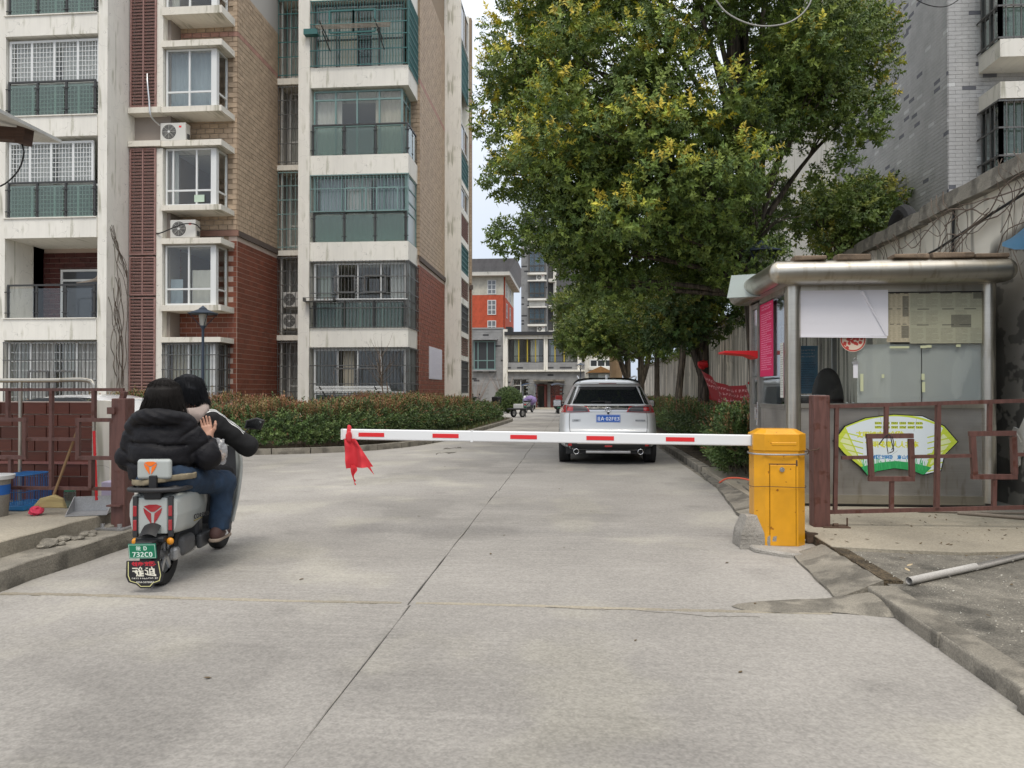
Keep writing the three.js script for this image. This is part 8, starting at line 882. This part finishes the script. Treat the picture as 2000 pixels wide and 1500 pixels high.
{
  // driver
  const P = thing('person', 'person with short black hair in a black striped track jacket driving the scooter', 'person', SC.pos, SC.turn), hc = [-0.02, 1.405, -0.6];
  const sh = [0.19, 1.17, -0.55], el = [0.39, 0.95, -0.74], w = [0.325, 0.965, -0.9];
  const bodyF = union(0.04, head(hc), cap([-0.02, 1.34, -0.58], [-0.01, 1.22, -0.55], 0.055, 0.06), cap([0, 1.12, -0.53], [0, 0.82, -0.47], 0.13, 0.13), cap([0.16, 1.17, -0.55], [-0.17, 1.17, -0.55], 0.06, 0.06), cap(sh, el, 0.05, 0.042), cap(el, w, 0.042, 0.03), cap([-0.2, 1.17, -0.55], [-0.39, 0.95, -0.74], 0.05, 0.042), cap([-0.39, 0.95, -0.74], [-0.325, 0.965, -0.9], 0.042, 0.03), cap([0.08, 0.78, -0.48], [0.14, 0.7, -0.9], 0.085, 0.06), cap([0.14, 0.7, -0.9], [0.12, 0.33, -0.82], 0.055, 0.04), cap([-0.08, 0.78, -0.48], [-0.14, 0.7, -0.9], 0.085, 0.06), cap([-0.14, 0.7, -0.9], [-0.12, 0.33, -0.82], 0.055, 0.04));
  const body = part('body', [sdf(bodyF, [-0.5, 0.25, -1.05], [0.5, 1.56, -0.28], 0.015), hand([0.325, 0.967, -0.9], [-0.05, 0.15, -1], [-1, 0, 0], [0, -1, 0], [0.9, 0.9, 0.9, 0.9], 0.17), hand([-0.325, 0.967, -0.9], [0.05, 0.15, -1], [1, 0, 0], [0, -1, 0], [0.9, 0.9, 0.9, 0.9], 0.17)], skin, P); face(body, hc);
  const torso = (x, y, z) => { const rx = interp([[0.7, 0.19], [0.8, 0.2], [1.0, 0.205], [1.12, 0.215], [1.2, 0.17], [1.26, 0.09]], y), rz = interp([[0.7, 0.15], [0.85, 0.155], [1.05, 0.15], [1.2, 0.11], [1.26, 0.08]], y), cz = lerp(-0.46, -0.55, clamp((y - 0.75) / 0.45)); const k = len(x / rx, (z - cz) / rz); return Math.max((k - 1) * Math.min(rx, rz), 0.7 - y, y - 1.25); };
  const slv = (s) => union(0.05, cap([s * 0.17, 1.165, -0.55], [s * 0.4, 0.945, -0.74], 0.085, 0.078), cap([s * 0.4, 0.945, -0.74], [s * 0.33, 0.965, -0.88], 0.075, 0.05)); const jf = crumple(union(0.045, torso, slv(1), slv(-1)), 0.006, 22);
  const jm = mat([0.009, 0.0095, 0.011], 0.85, { map: T.cloth, bumpMap: T.wrinkle, bumpScale: 0.004 }); const J = part('track_jacket', sdf(jf, [-0.52, 0.68, -0.98], [0.52, 1.28, -0.27], 0.0105), jm, body);
  // three white stripes down each sleeve, laid on the sleeve's surface
  for (const s of [1, -1]) for (let i = 0; i < 3; i++) { const pts = []; for (let k = 0; k <= 14; k++) { const t = k / 14, x = s * lerp(0.13, 0.395, t), y0 = lerp(1.2, 0.965, t), z = lerp(-0.52, -0.71, t) + (i - 1) * 0.021 + 0.035; let y = y0 + 0.2; for (let q = 0; q < 90 && jf(x, y, z) > 0.002; q++) y -= 0.004; pts.push([x, y + 0.001, z]); } part('sleeve_stripe', grid(14, 1, (u, v) => { const p = pts[Math.round(u * 14)]; const zz = p[2] + (v - 0.5) * 0.011; let y = p[1] + 0.05; for (let q = 0; q < 60 && jf(p[0], y, zz) > 0.0025; q++) y -= 0.002; return [p[0], y + 0.001, zz]; }), M.white, J); }
  part('hoodie_hood', sdf(crumple((x, y, z) => { const k = Math.hypot(len((x + 0.01) / 1.12, z + 0.52) - 0.112, (y - 1.235) + 0.3 * (z + 0.5)); return smin(k - 0.045, ell([0, 1.175, -0.42], [0.12, 0.07, 0.045])(x, y, z), 0.04); }, 0.006, 26), [-0.26, 1.12, -0.76], [0.26, 1.36, -0.26], 0.01), mat([0.5, 0.41, 0.37], 0.9, { map: T.cloth }), body);
  part('shirt_tail', grid(8, 8, (u, v) => { const a = lerp(0.2, 1.35, u); return [0.212 * _s(a) + 0.012 * v, lerp(0.79, 0.69, v) - 0.04 * u, -0.47 + 0.165 * -_c(a) * -0.2 - 0.12 * u - 0.02]; }), M.white, body);
  const leg = (s) => union(0.05, cap([s * 0.08, 0.77, -0.46], [s * 0.15, 0.69, -0.9], 0.1, 0.08), cap([s * 0.15, 0.69, -0.9], [s * 0.13, 0.36, -0.82], 0.078, 0.07)); part('trousers', sdf((x, y, z) => Math.max(crumple(union(0.04, leg(1), leg(-1), ell([0, 0.77, -0.45], [0.17, 0.09, 0.13])), 0.005, 24)(x, y, z), 0.32 - y), [-0.3, 0.29, -1.05], [0.3, 0.9, -0.28], 0.013), mat([0.02, 0.021, 0.025], 0.9, { map: T.cloth }), body);
  for (const s of [1, -1]) { const sx = s * 0.13; part('shoe', sdf((x, y, z) => Math.max(union(0.03, cap([sx, 0.305, -0.78], [sx, 0.3, -0.98], 0.042, 0.036), cap([sx, 0.34, -0.8], [sx, 0.3, -0.86], 0.044, 0.04))(x, y, z), 0.268 - y), [sx - 0.08, 0.24, -1.06], [sx + 0.08, 0.42, -0.7], 0.009), mat([0.4, 0.4, 0.4], 0.7), body); }
  const hairF = (x, y, z) => { const a = Math.atan2(x - hc[0], z - hc[2]); const g = 0.006 * n3(a * 4, y * 26, 3) + 0.0015 * Math.sin(a * 47 + 6 * Math.sin(y * 22)); const top = ell([hc[0], hc[1] + 0.014, hc[2] + 0.012], [0.115, 0.114, 0.122])(x, y, z); const k = len((x - hc[0]) / 0.108, (z - hc[2] - 0.02) / 0.105), fall = Math.max((k - 1) * 0.1, y - hc[1], hc[1] - 0.105 + 0.02 * Math.sin(a * 9) - y, -(z - hc[2] + 0.03)); return smin(top, fall, 0.04) + g; };
  part('hair', sdf(hairF, [hc[0] - 0.17, 1.24, hc[2] - 0.16], [hc[0] + 0.17, 1.56, hc[2] + 0.18], 0.007), hairM2, body);
  strands(900, 8, null, (r) => { const a = (r() - 0.5) * 4.6, R = 0.117 + 0.016 * r() * r() + (r() < 0.1 ? 0.014 : 0), x = _s(a), z = _c(a), j = (r() - 0.5) * 0.11, e = r(); return [[hc[0] + x * 0.01, hc[1] + 0.126, hc[2] + 0.01], [hc[0] + x * R * 0.72, hc[1] + 0.092, hc[2] + 0.012 + z * R * 0.74], [hc[0] + x * R, hc[1] + 0.01, hc[2] + 0.012 + z * R], [hc[0] + x * (R + 0.004) + j * 0.4, hc[1] - 0.06, hc[2] + 0.015 + z * R], [hc[0] + x * (R - 0.008 + 0.02 * e) + j, hc[1] - 0.095 - 0.06 * e * e, hc[2] + 0.02 + z * (R - 0.01)]]; }, hairM2, body);
}
{ // snack bag hanging from the raised wrist
  const t = thing('plastic_bag', 'clear plastic bag of snacks hanging from the raised hand', 'bag', SC.pos, SC.turn); const bagF = crumple(union(0.03, ell([0.285, 0.92, -0.4], [0.062, 0.105, 0.05]), cap([0.26, 1.0, -0.37], [0.225, 1.055, -0.335], 0.022, 0.012)), 0.009, 45);
  part('film', sdf(bagF, [0.14, 0.76, -0.52], [0.42, 1.1, -0.24], 0.007), pmat([0.85, 0.86, 0.88], 0.22, { transmission: 0.75, thickness: 0 }), t); const r = rng(9), q = []; for (let i = 0; i < 22; i++) q.push(rough(new THREE.SphereGeometry(0.014 + 0.008 * r(), 8, 6).translate(0.285 + (r() - 0.5) * 0.06, 0.86 + r() * 0.06, -0.4 + (r() - 0.5) * 0.05), 0.003, 60)); part('snacks', q, mat([0.35, 0.22, 0.13], 0.8), t);
}
// ---------------------------------------------------------------- vegetation
// one leaf: a folded pointed blade of 4 faces; a sprig: leaves along a short twig
function leafGeo(l, w, fold, droop) { const P = [], I = [0, 1, 2, 0, 2, 3, 1, 4, 2, 2, 4, 3]; P.push(0, 0, 0, -w / 2, fold, l * 0.4, 0, -0.1 * fold, l * 0.45 - 0, w / 2, fold, l * 0.4, 0, -droop, l); const g = new THREE.BufferGeometry(); g.setAttribute('position', new THREE.Float32BufferAttribute(P, 3)); g.setIndex(I); return g; }
function sprigGeo(n, l, w, len0, seed, spread = 1) { const r = rng(seed), q = []; for (let i = 0; i < n; i++) { const t = (i + 0.6) / n, a = i * 2.4 + r(), tilt = lerp(1.15, 0.35, t) * spread; const g = leafGeo(l * (0.75 + 0.5 * r()), w * (0.8 + 0.4 * r()), w * 0.16, l * 0.3).toNonIndexed(); const m = new THREE.Matrix4().makeRotationFromEuler(new THREE.Euler(0, 0, r() * 0.8 - 0.4)); g.applyMatrix4(m); g.rotateX(-(PI / 2 - tilt) + (r() - 0.5) * 0.5); g.rotateY(a); g.translate(0, t * len0, 0); q.push(g); } const tw = new THREE.CylinderGeometry(0.0015, 0.003, len0, 3, 1, true).translate(0, len0 / 2, 0).toNonIndexed(); tw.deleteAttribute('uv'); tw.deleteAttribute('normal'); q.push(tw); const g = mergeGeometries(q); g.computeVertexNormals(); g.setAttribute('uv', new THREE.BufferAttribute(new Float32Array(g.attributes.position.count * 2), 2)); return g; }
const leafMat = (rough_ = 0.45, t = 0.22) => pmat([1, 1, 1], rough_, { transmission: t, thickness: 0 });
const LM = leafMat(0.62, 0.25), LMh = leafMat(0.55, 0.18);
function instances(name, parent, g, m, list) { // list: {p, dir, s, c}
  const o = new THREE.InstancedMesh(g, m, list.length); o.name = name; const M4 = new THREE.Matrix4(), q = new THREE.Quaternion(), q2 = new THREE.Quaternion(), up = V3(0, 1, 0), c = new THREE.Color();
  list.forEach((e, i) => { q.setFromUnitVectors(up, V3(...e.dir).normalize()); q2.setFromAxisAngle(up, e.a); q.multiply(q2); M4.compose(V3(...e.p), q, V3(e.s, e.s, e.s)); o.setMatrixAt(i, M4); c.setRGB(...e.c); o.setColorAt(i, c); });
  o.castShadow = o.receiveShadow = true; parent.add(o); stuff(o); return o;
}
const GREEN = [[0.092, 0.15, 0.021], [0.122, 0.182, 0.026], [0.16, 0.215, 0.032], [0.064, 0.112, 0.019]], YEL = [[0.54, 0.48, 0.05], [0.42, 0.43, 0.05], [0.3, 0.37, 0.045], [0.52, 0.42, 0.05]];
const SPR = [sprigGeo(10, 0.092, 0.054, 0.2, 1, 1.3), sprigGeo(9, 0.098, 0.058, 0.16, 2, 1.35), sprigGeo(11, 0.085, 0.05, 0.24, 3, 1.25)];
// crown: clumps spread through an irregular hull; sprigs sit on the outer part of each clump
function crown(parent, seed, clumps, per, size, yellow, greens = GREEN, yels = YEL) {
  const r = rng(seed), lists = [[], [], []];
  for (const [cx, cy, cz, R, yl] of clumps) {
    const n = Math.round(per * R * R); const yc = yl === undefined ? (r() < 0.22 ? 1 : 0) : yl;
    for (let i = 0; i < n; i++) {
      let x, y, z, d; do { x = r() * 2 - 1; y = r() * 2 - 1; z = r() * 2 - 1; d = len(x, y, z); } while (d > 1 || d < 0.35); const k = Math.pow(d, -0.45); x *= k; y *= k; z *= k;
      const p = [cx + x * R, cy + y * R * 0.72, cz + z * R], dir = [x + (r() - 0.5) * 0.9, y * 0.7 + 0.25 + (r() - 0.5) * 0.8, z + (r() - 0.5) * 0.9];
      const isY = yc && y > -0.1 && r() < yellow + 0.25 * y; const c0 = isY ? yels[Math.floor(r() * yels.length)] : greens[Math.floor(r() * greens.length)], f = 0.85 + 0.6 * r();
      const mixk = isY ? 0 : (r() < 0.12 ? 0.35 : 0), yy = yels[2]; lists[Math.floor(r() * 3)].push({ p, dir, a: r() * 6.283, s: size * (0.7 + 0.6 * r()), c: c0.map((v, q) => lerp(v, yy[q], mixk) * f) });
    }
  }
  lists.forEach((l, i) => instances('crown', parent, SPR[i], LM, l));
}
function limbs(parent, base, clumps, seed, r0) { // boughs reaching for the clumps from the trunk
  const r = rng(seed), q = []; for (const [cx, cy, cz, R] of clumps) if (r() < 0.75) { const h = clamp((cy - base[1]) * (0.2 + 0.35 * r()), 0.2, 4), s = [base[0] + (r() - 0.5) * 0.1, base[1] + h, base[2] + (r() - 0.5) * 0.1], m = [lerp(s[0], cx, 0.45) + (r() - 0.5) * 0.3, lerp(s[1], cy, 0.6), lerp(s[2], cz, 0.45) + (r() - 0.5) * 0.3]; q.push(taper([s, m, [cx, cy, cz]], [r0 * (0.35 + 0.25 * r()), r0 * 0.25, 0.012], 6)); for (let k = 0; k < 3; k++) { const a = r() * 6.28; q.push(taper([m, [lerp(m[0], cx, 0.7) + 0.3 * _c(a), lerp(m[1], cy, 0.7) + 0.1, lerp(m[2], cz, 0.7) + 0.3 * _s(a)], [cx + R * 0.8 * _c(a), cy + R * 0.4 * r(), cz + R * 0.8 * _s(a)]], [r0 * 0.14, r0 * 0.1, 0.006], 5)); } } return q;
}
{
  // the big tree over the booth
  const z0 = -14.6, X0 = zx(1472, z0), Tt = thing('broadleaf_tree', 'huge dark green tree with yellowing leaf tips rising behind the booth', 'tree'), r = rng(101);
  // hull in picture terms at the tree's own distance: centre and half widths by height
  const hull = [[3.3, zx(1350, z0), 1.5], [3.8, zx(1325, z0), 2.1], [4.3, zx(1290, z0), 2.9], [5.2, zx(1290, z0), 3.3], [6.2, zx(1320, z0), 3.65], [7.4, zx(1330, z0), 3.75], [8.6, zx(1335, z0), 3.7], [9.8, zx(1340, z0), 3.3], [11, zx(1350, z0), 2.6], [12.2, zx(1360, z0), 1.6]], hx = (y) => interp(hull.map(h => [h[0], h[1]]), y), hw = (y) => interp(hull.map(h => [h[0], h[2]]), y);
  const cl = []; for (let i = 0; i < 150; i++) { const y = 3.5 + 8.6 * r(), a = r() * 6.283, rr = Math.sqrt(0.25 + 0.75 * r()), w = hw(y) - 0.45; const x = hx(y) + w * rr * _c(a), z = z0 + 0.3 + w * 0.8 * rr * _s(a); if (z < z0 - 2.2 && r() < 0.5) continue; cl.push([x, y, z, 0.5 + 0.4 * r(), rr > 0.6 && y > 5 && r() < (x < hx(y) + 0.4 || y > 8 ? 0.72 : 0.3) ? 1 : 0]); }
  // outlying sprays that break the outline, and a low skirt on the left
  for (const [px, py, R, yl] of [[965, 215, 0.4, 1], [985, 150, 0.5, 1], [1000, 60, 0.55, 1], [960, 255, 0.3, 1], [1005, 340, 0.5, 0], [1010, 465, 0.45, 0], [985, 468, 0.32, 0], [1130, 540, 0.4, 0], [1690, 60, 0.55, 1], [1700, 130, 0.45, 1], [1690, 190, 0.4, 1], [1680, 260, 0.4, 0], [1640, 350, 0.5, 0], [1180, 560, 0.5, 0], [1250, 560, 0.5, 0], [1440, 180, 0.5, 1], [1180, 260, 0.45, 1], [1300, 340, 0.5, 1], [1450, 320, 0.5, 1], [1220, 420, 0.5, 1], [1090, 180, 0.45, 1], [1050, 290, 0.45, 1], [1350, 240, 0.45, 1], [1560, 100, 0.5, 1], [1120, 60, 0.5, 1]]) { const dz = px > 1040 && px < 1640 && py < 500 ? 2.5 : 0.6, p = onZ(px, py, z0 + dz); cl.push([p[0], p[1], p[2], R, yl]); }
  crown(Tt, 5, cl.filter(([x, y, z]) => !(Math.abs(x - X0) < 0.32 && y > 3.2 && y < 5.0 && z > z0 - 0.2)), 540, 0.77, 0.42);
  part('trunk', [taper([[X0 + 0.15, 0, z0], [X0 + 0.1, 1.5, z0], [X0, 3.0, z0], [X0 - 0.1, 4.6, z0 + 0.05], [X0 - 0.3, 7, z0], [X0 - 0.5, 10.5, z0]], [0.2, 0.17, 0.16, 0.15, 0.12, 0.04], 10)].concat(limbs(Tt, [X0, 3.0, z0], cl.filter((c, i) => i % 3 === 0), 7, 0.16)), M.bark, Tt);
  // lane trees further on
  const tree = (label, px, z, hTrunk, clumpsPx, o = {}) => { const t = thing('lane_tree', label, 'tree', [0, 0, 0], 0, 'trees along the old wall'), x = zx(px, z), rr = rng(px), c = []; for (const [cx, cy, n, Rm, sp] of clumpsPx) for (let i = 0; i < n; i++) { const p = onZ(cx + (rr() - 0.5) * sp[0], cy + (rr() - 0.5) * sp[1], z + (rr() - 0.5) * 2.4); c.push([p[0], p[1], p[2], Rm * (0.75 + 0.5 * rr()), o.yl && rr() < o.yl ? 1 : 0]); }
    crown(t, px + 7, c, o.per || 210, o.size || 1.15, 0.6, o.greens || GREEN, [[0.22, 0.24, 0.03], [0.16, 0.22, 0.03], [0.28, 0.26, 0.03]]); const lean = o.lean || 0; part('trunk', [taper([[x, 0, z], [x + lean * 0.4, hTrunk * 0.5, z], [x + lean, hTrunk, z], [x + lean * 1.2, hTrunk + 1.8, z]], [o.r || 0.15, (o.r || 0.15) * 0.85, (o.r || 0.15) * 0.75, 0.04], 9)].concat(o.fork ? [taper([[x, hTrunk * 0.55, z], [x + o.fork, hTrunk * 0.9, z], [x + o.fork * 2, hTrunk + 1.4, z + 0.2]], [(o.r || 0.15) * 0.8, (o.r || 0.15) * 0.6, 0.03], 8)] : [], limbs(t, [x + lean, hTrunk * 0.8, z], c, px, o.r || 0.15)), M.bark, t); };
  tree('forked lane tree with yellow green foliage tied with a red banner', 1374, -19.5, 3.2, [[1340, 590, 12, 0.6, [130, 110]], [1300, 620, 6, 0.45, [60, 80]], [1400, 560, 8, 0.6, [120, 80]]], { yl: 0.8, fork: -0.35, r: 0.17, greens: [[0.06, 0.12, 0.02], [0.09, 0.14, 0.025], [0.05, 0.1, 0.02]] });
  tree('slim leaning lane tree near the old wall between thicker trunks', 1320, -24, 2.9, [[1290, 600, 9, 0.7, [110, 110]], [1340, 640, 3, 0.45, [60, 40]]], { lean: 0.25, r: 0.13 });
  tree('thin lane tree with a plain straight trunk beside the white wall', 1283, -29, 3.4, [[1260, 610, 10, 0.8, [110, 130]]], { r: 0.12 }); tree('lane tree with a low fork behind the silver car', 1252, -33, 3, [[1205, 625, 12, 0.9, [100, 100]], [1160, 645, 7, 0.8, [70, 80]]], { fork: 0.3, r: 0.17 });
  tree('dark far lane tree with a broad crown over the lane', 1226, -38, 3.4, [[1170, 615, 13, 1.05, [90, 110]], [1140, 660, 5, 0.85, [50, 60]]], { r: 0.19, fork: -0.4 }); tree('farthest lane tree with yellowish crown edge above the low building', 1205, -44, 3.6, [[1145, 630, 12, 1.1, [60, 100]], [1115, 615, 4, 0.8, [30, 60]], [1190, 570, 7, 1.0, [80, 60]]], { yl: 0.5, r: 0.2 });
  tree('bushy tree leaning over the wall beside the grey tiled block', 1640, -17.5, 4.2, [[1640, 425, 11, 0.52, [120, 130]], [1580, 400, 4, 0.5, [70, 90]], [1705, 410, 6, 0.45, [80, 70]], [1745, 380, 3, 0.32, [30, 40]], [1610, 480, 2, 0.4, [50, 30]]], { yl: 0.6, r: 0.12, size: 1.0, per: 260 });
  { const z = -42, x = zx(1203, z); tag(part('wrapped_trunk', taper([[x, 0, z], [x, 2.5, z], [x - 0.15, 4.6, z]], [0.5, 0.34, 0.3], 12), mat([0.36, 0.25, 0.15], 0.95, { map: T.mottle })), 'thick trunk wrapped in tan sheeting behind the car', 'trunk'); }
}
// ---------------------------------------------------------------- hedges
const HG = [[0.07, 0.13, 0.03], [0.1, 0.165, 0.036], [0.13, 0.19, 0.05], [0.055, 0.1, 0.026]], HR = [[0.29, 0.11, 0.06], [0.33, 0.16, 0.075], [0.24, 0.16, 0.055], [0.27, 0.2, 0.065]];
const HSPR = [sprigGeo(9, 0.06, 0.028, 0.17, 11, 1.1), sprigGeo(8, 0.065, 0.03, 0.13, 12, 1.1), sprigGeo(7, 0.05, 0.022, 0.2, 13, 0.8)];
function hedge(label, path, width, height, dens, seed, redness, o = {}) {
  const t = thing('hedge', label, 'hedge'), r = rng(seed), lists = [[], [], []], L = path.getLength(), n = Math.round(L * dens);
  for (let i = 0; i < n; i++) {
    const u = r(), c = path.getPointAt(u), tg = path.getTangentAt(u), nx = -tg.z, nz = tg.x; const lump = 0.14 * n3(c.x * 1.3, 1, c.z * 1.3) + 0.09 * n3(c.x * 4, 3, c.z * 4) + (r() < 0.03 ? 0.18 * r() : 0); const H = height(u) + lump; let a = r() * 2 - 1, v = r(); const f = r(); let y, off; // mostly on the top and the two sides
    if (f < 0.38) { y = H * (0.93 + 0.1 * r()); off = a * width / 2 * 0.95; } else if (f < 0.85) { y = 0.1 + (H - 0.1) * v; off = (r() < 0.72 ? 1 : -1) * width / 2 * (0.86 + 0.2 * r() + 0.12 * n3(c.x * 3, y * 3, c.z * 3)) * (0.82 + 0.18 * _s(v * PI)); } else { y = 0.1 + (H - 0.1) * v; off = a * width / 2 * 0.85; }
    off *= o.flip || 1; const top = sstep(0.62, 0.97, y / H), isR = r() < redness * top * clamp(0.8 + 0.6 * n3(c.x * 1.1, 4, c.z * 1.4)) + 0.04; const c0 = isR ? HR[Math.floor(r() * 4)] : HG[Math.floor(r() * 4)], k = 0.75 + 0.5 * r();
    const p = [c.x + nx * off, y + 0.08, c.z + nz * off]; lists[isR ? 2 : Math.floor(r() * 2.3)].push({ p, dir: [nx * Math.sign(off) * (1 - top) + (r() - 0.5) * 0.9, 0.35 + top + (r() - 0.5) * 0.5, nz * Math.sign(off) * (1 - top) + (r() - 0.5) * 0.9], a: r() * 6.28, s: (0.75 + 0.55 * r()) * (isR ? 0.95 : 1.05) * (o.size || 1), c: c0.map(q => q * k) });
  }
  lists.forEach((l, i) => instances('foliage', t, HSPR[i], LMh, l));
  const st = []; for (let i = 0; i < L * 7; i++) { const u = r(), c = path.getPointAt(u), H = height(u), x = c.x + (r() - 0.5) * width * 0.7, z = c.z + (r() - 0.5) * width * 0.7; st.push(taper([[x, 0.05, z], [x + (r() - 0.5) * 0.15, H * 0.5, z + (r() - 0.5) * 0.15], [x + (r() - 0.5) * 0.3, H * 0.92, z + (r() - 0.5) * 0.3]], [0.014, 0.009, 0.003], 4)); } part('stems', st, M.vine, t); return t;
}
const curve = (pts) => new THREE.CatmullRomCurve3(pts.map(([x, z]) => V3(x, 0, z)));
hedge('long left hedge of green and reddish leaves along the curved kerb', curve([[-12.5, -16.5], [-9, -16.75], [-7.2, -16.95], [-6.2, -17.5], [-5.6, -18.4], [-5.1, -20], [-4.75, -22.5], [-4.5, -25.5], [-4.35, -28]]), 1.25, (u) => lerp(0.78, 0.86, sstep(0, 0.5, u)) - 0.1 * sstep(0.75, 1, u), 900, 31, 0.8);
hedge('hedge of older growth filling the bed against the apartment wall', curve([[-12.5, -18.2], [-9, -18.5], [-7.6, -19.2], [-6.8, -21], [-6.3, -24], [-6, -27]]), 2.2, (u) => 0.86 + 0.14 * _s(u * 9), 560, 32, 0.85);
hedge('low sparse shrub row at the far end of the left bed', curve([[-4.3, -28.6], [-4.1, -31], [-3.95, -34.8]]), 0.9, (u) => 0.55, 420, 33, 0.25, { size: 1.1 });
hedge('right hedge of dark glossy leaves between the car and the wall', curve([[3.1, -12.6], [3.2, -15], [3.3, -19], [3.4, -26], [3.4, -36]]), 1.35, (u) => lerp(0.74, 0.74, u), 700, 34, 0.4, { flip: 1 });
hedge('young hedge of paler green leaves beside the guard booth', curve([[2.55, -11.2], [2.65, -12], [2.8, -13.2]]), 0.8, (u) => 0.78, 1100, 35, 0.18);
{ // clipped round shrub, bare sapling, dead brush, grass, banner
  const z = -47, p = onZ(993, 777, z), t = thing('round_shrub', 'clipped round green shrub near the far grey building', 'shrub'); const r = rng(3), l = []; for (let i = 0; i < 2600; i++) { const a = r() * 6.283, e = Math.acos(2 * r() - 1), R = 0.75 * Math.pow(r(), 0.12), d = [_s(e) * _c(a), _c(e), _s(e) * _s(a)]; l.push({ p: [p[0] + d[0] * R, 0.85 + d[1] * R * 0.9, z + d[2] * R], dir: [d[0] + r() - 0.5, d[1] + 0.3, d[2] + r() - 0.5], a: r() * 6.28, s: 1 + 0.4 * r(), c: HG[Math.floor(r() * 4)] }); } instances('foliage', t, HSPR[1], LMh, l); part('stem', rod([p[0], 0, z], [p[0], 0.7, z], 0.06), M.bark, t);
  const zb = -24.3, xb = zx(745, zb), S = thing('bare_sapling', 'leafless sapling in front of the barred ground floor window', 'tree', [xb, 0, zb]); const q = []; const rr = rng(15); q.push(taper([[0.05, 0, 0], [0.1, 0.9, 0], [0.0, 1.7, 0], [-0.05, 2.5, 0.05]], [0.035, 0.03, 0.022, 0.012], 6), taper([[0.1, 0.6, 0], [0.25, 1.1, 0.1], [0.2, 1.7, 0.1]], [0.035, 0.028, 0.015], 6)); for (let i = 0; i < 26; i++) { const y = 1.5 + rr() * 1.1, a = rr() * 6.28, L = 0.4 + rr() * 0.7; q.push(taper([[-0.02, y, 0.02], [0.35 * L * _c(a), y + 0.4 * L, 0.35 * L * _s(a)], [0.7 * L * _c(a) + 0.1 * (rr() - 0.5), y + L, 0.7 * L * _s(a)]], [0.009, 0.006, 0.002], 4)); } part('trunk', q, M.vine, S);
  const B = thing('dead_brush', 'mound of dry reddish brown twigs on top of the left hedge', 'brush', [zx(715, -21.5), 1.0, -21.5]); const d = []; for (let i = 0; i < 420; i++) { const a = rr() * 6.28, R = 0.9 * Math.sqrt(rr()); const x = R * _c(a), zz = 0.6 * R * _s(a); d.push(tube([[x, -0.2, zz], [x + (rr() - 0.5) * 0.3, 0.1, zz], [x + (rr() - 0.5) * 0.6, 0.15 + 0.3 * rr() * (1 - R), zz + (rr() - 0.5) * 0.3]], 0.004, 3, 5)); } stuff(part('twigs', d, mat([0.22, 0.1, 0.05], 0.95), B));
  for (const [px, zz, lb] of [[985, -58, 'bare grey bush before the dark opening of the far building'], [930, -52, 'bare grey bush beside the corner of the red tiled wall']]) { const W = thing('bare_bush', lb, 'bush', [zx(px, zz), 0, zz]), w = []; for (let i = 0; i < 40; i++) { const a = rr() * 6.28, L = 1.4 + rr() * 1.4; w.push(taper([[0, 0, 0], [0.2 * L * _c(a), L * 0.5, 0.2 * L * _s(a)], [0.5 * L * _c(a), L, 0.5 * L * _s(a)]], [0.025, 0.015, 0.005], 4)); } part('branches', w, mat([0.3, 0.25, 0.22], 0.95), W); }
  const blade = leafGeo(0.14, 0.012, 0.002, 0.03).rotateX(-PI / 2 + 0.2); blade.computeVertexNormals(); blade.setAttribute('uv', new THREE.BufferAttribute(new Float32Array(10), 2)); const gl = []; for (let i = 0; i < 5000; i++) { const u = rr(), x = lerp(-4.4, -3.15, rr()), zz = lerp(-20.5, -35.5, u); if (x > -3.5 + 0.45 * u - 0.02) continue; gl.push({ p: [x - 0.1, 0.08, zz], dir: [rr() - 0.5, 1.6, rr() - 0.5], a: rr() * 6.28, s: 0.6 + rr(), c: rr() < 0.35 ? [0.2, 0.17, 0.06] : [0.07, 0.13, 0.03] }); } const gg = new THREE.Group(); gg.name = 'grass'; scene.add(gg); tag(gg, 'thin grass and dry blades in the left planting bed', 'grass'); stuff(gg); instances('grass_blades', gg, blade, LMh, gl);
  // red banner between two trunks
  const zA = -19.2, zC = -14.9, A0 = onZ(1372, 722, zA), A1 = onZ(1385, 780, zA), C0 = onZ(1462, 750, zC), C1 = onZ(1464, 812, zC); const T2 = thing('red_banner', 'sagging red cloth banner with white print tied between two trunks', 'banner');
  const bt = canvasTex(512, 160, (g) => { g.fillStyle = '#a3161f'; g.fillRect(0, 0, 512, 160); g.fillStyle = '#d9a3a3'; smallPrint(g, 20, 18, 470, 60, 2, 4, 1); smallPrint(g, 150, 78, 340, 70, 2, 9, 1); }); part('cloth', grid(30, 10, (u, v) => { const f = (a, c) => lerp(a, c, v); const a = [f(A1[0], A0[0]), f(A1[1], A0[1]), f(A1[2], A0[2])], c = [f(C1[0], C0[0]), f(C1[1], C0[1]), f(C1[2], C0[2])]; return [lerp(a[0], c[0], u) + 0.05 * Math.sin(u * 19 + v * 4), lerp(a[1], c[1], u) - 0.18 * _s(u * PI) * (0.4 + 0.6 * v), lerp(a[2], c[2], u) + 0.05 * Math.sin(u * 23)]; }), mat('#ffffff', 0.6, { map: bt }), T2, true);
  part('tie', [rough(ell2([A0[0], A0[1] + 0.12, A0[2] + 0.12], [0.13, 0.1, 0.08]), 0.05, 14), tube([[C0[0], C0[1], C0[2]], [C0[0] + 0.1, C0[1] + 0.1, C0[2]], [C0[0] + 0.15, C0[1] - 0.1, C0[2]]], 0.03)], M.red, T2);
}
scene.traverse(o => { if (o.isMesh) { o.castShadow = true; o.receiveShadow = true; } });
renderer.render(scene, camera);
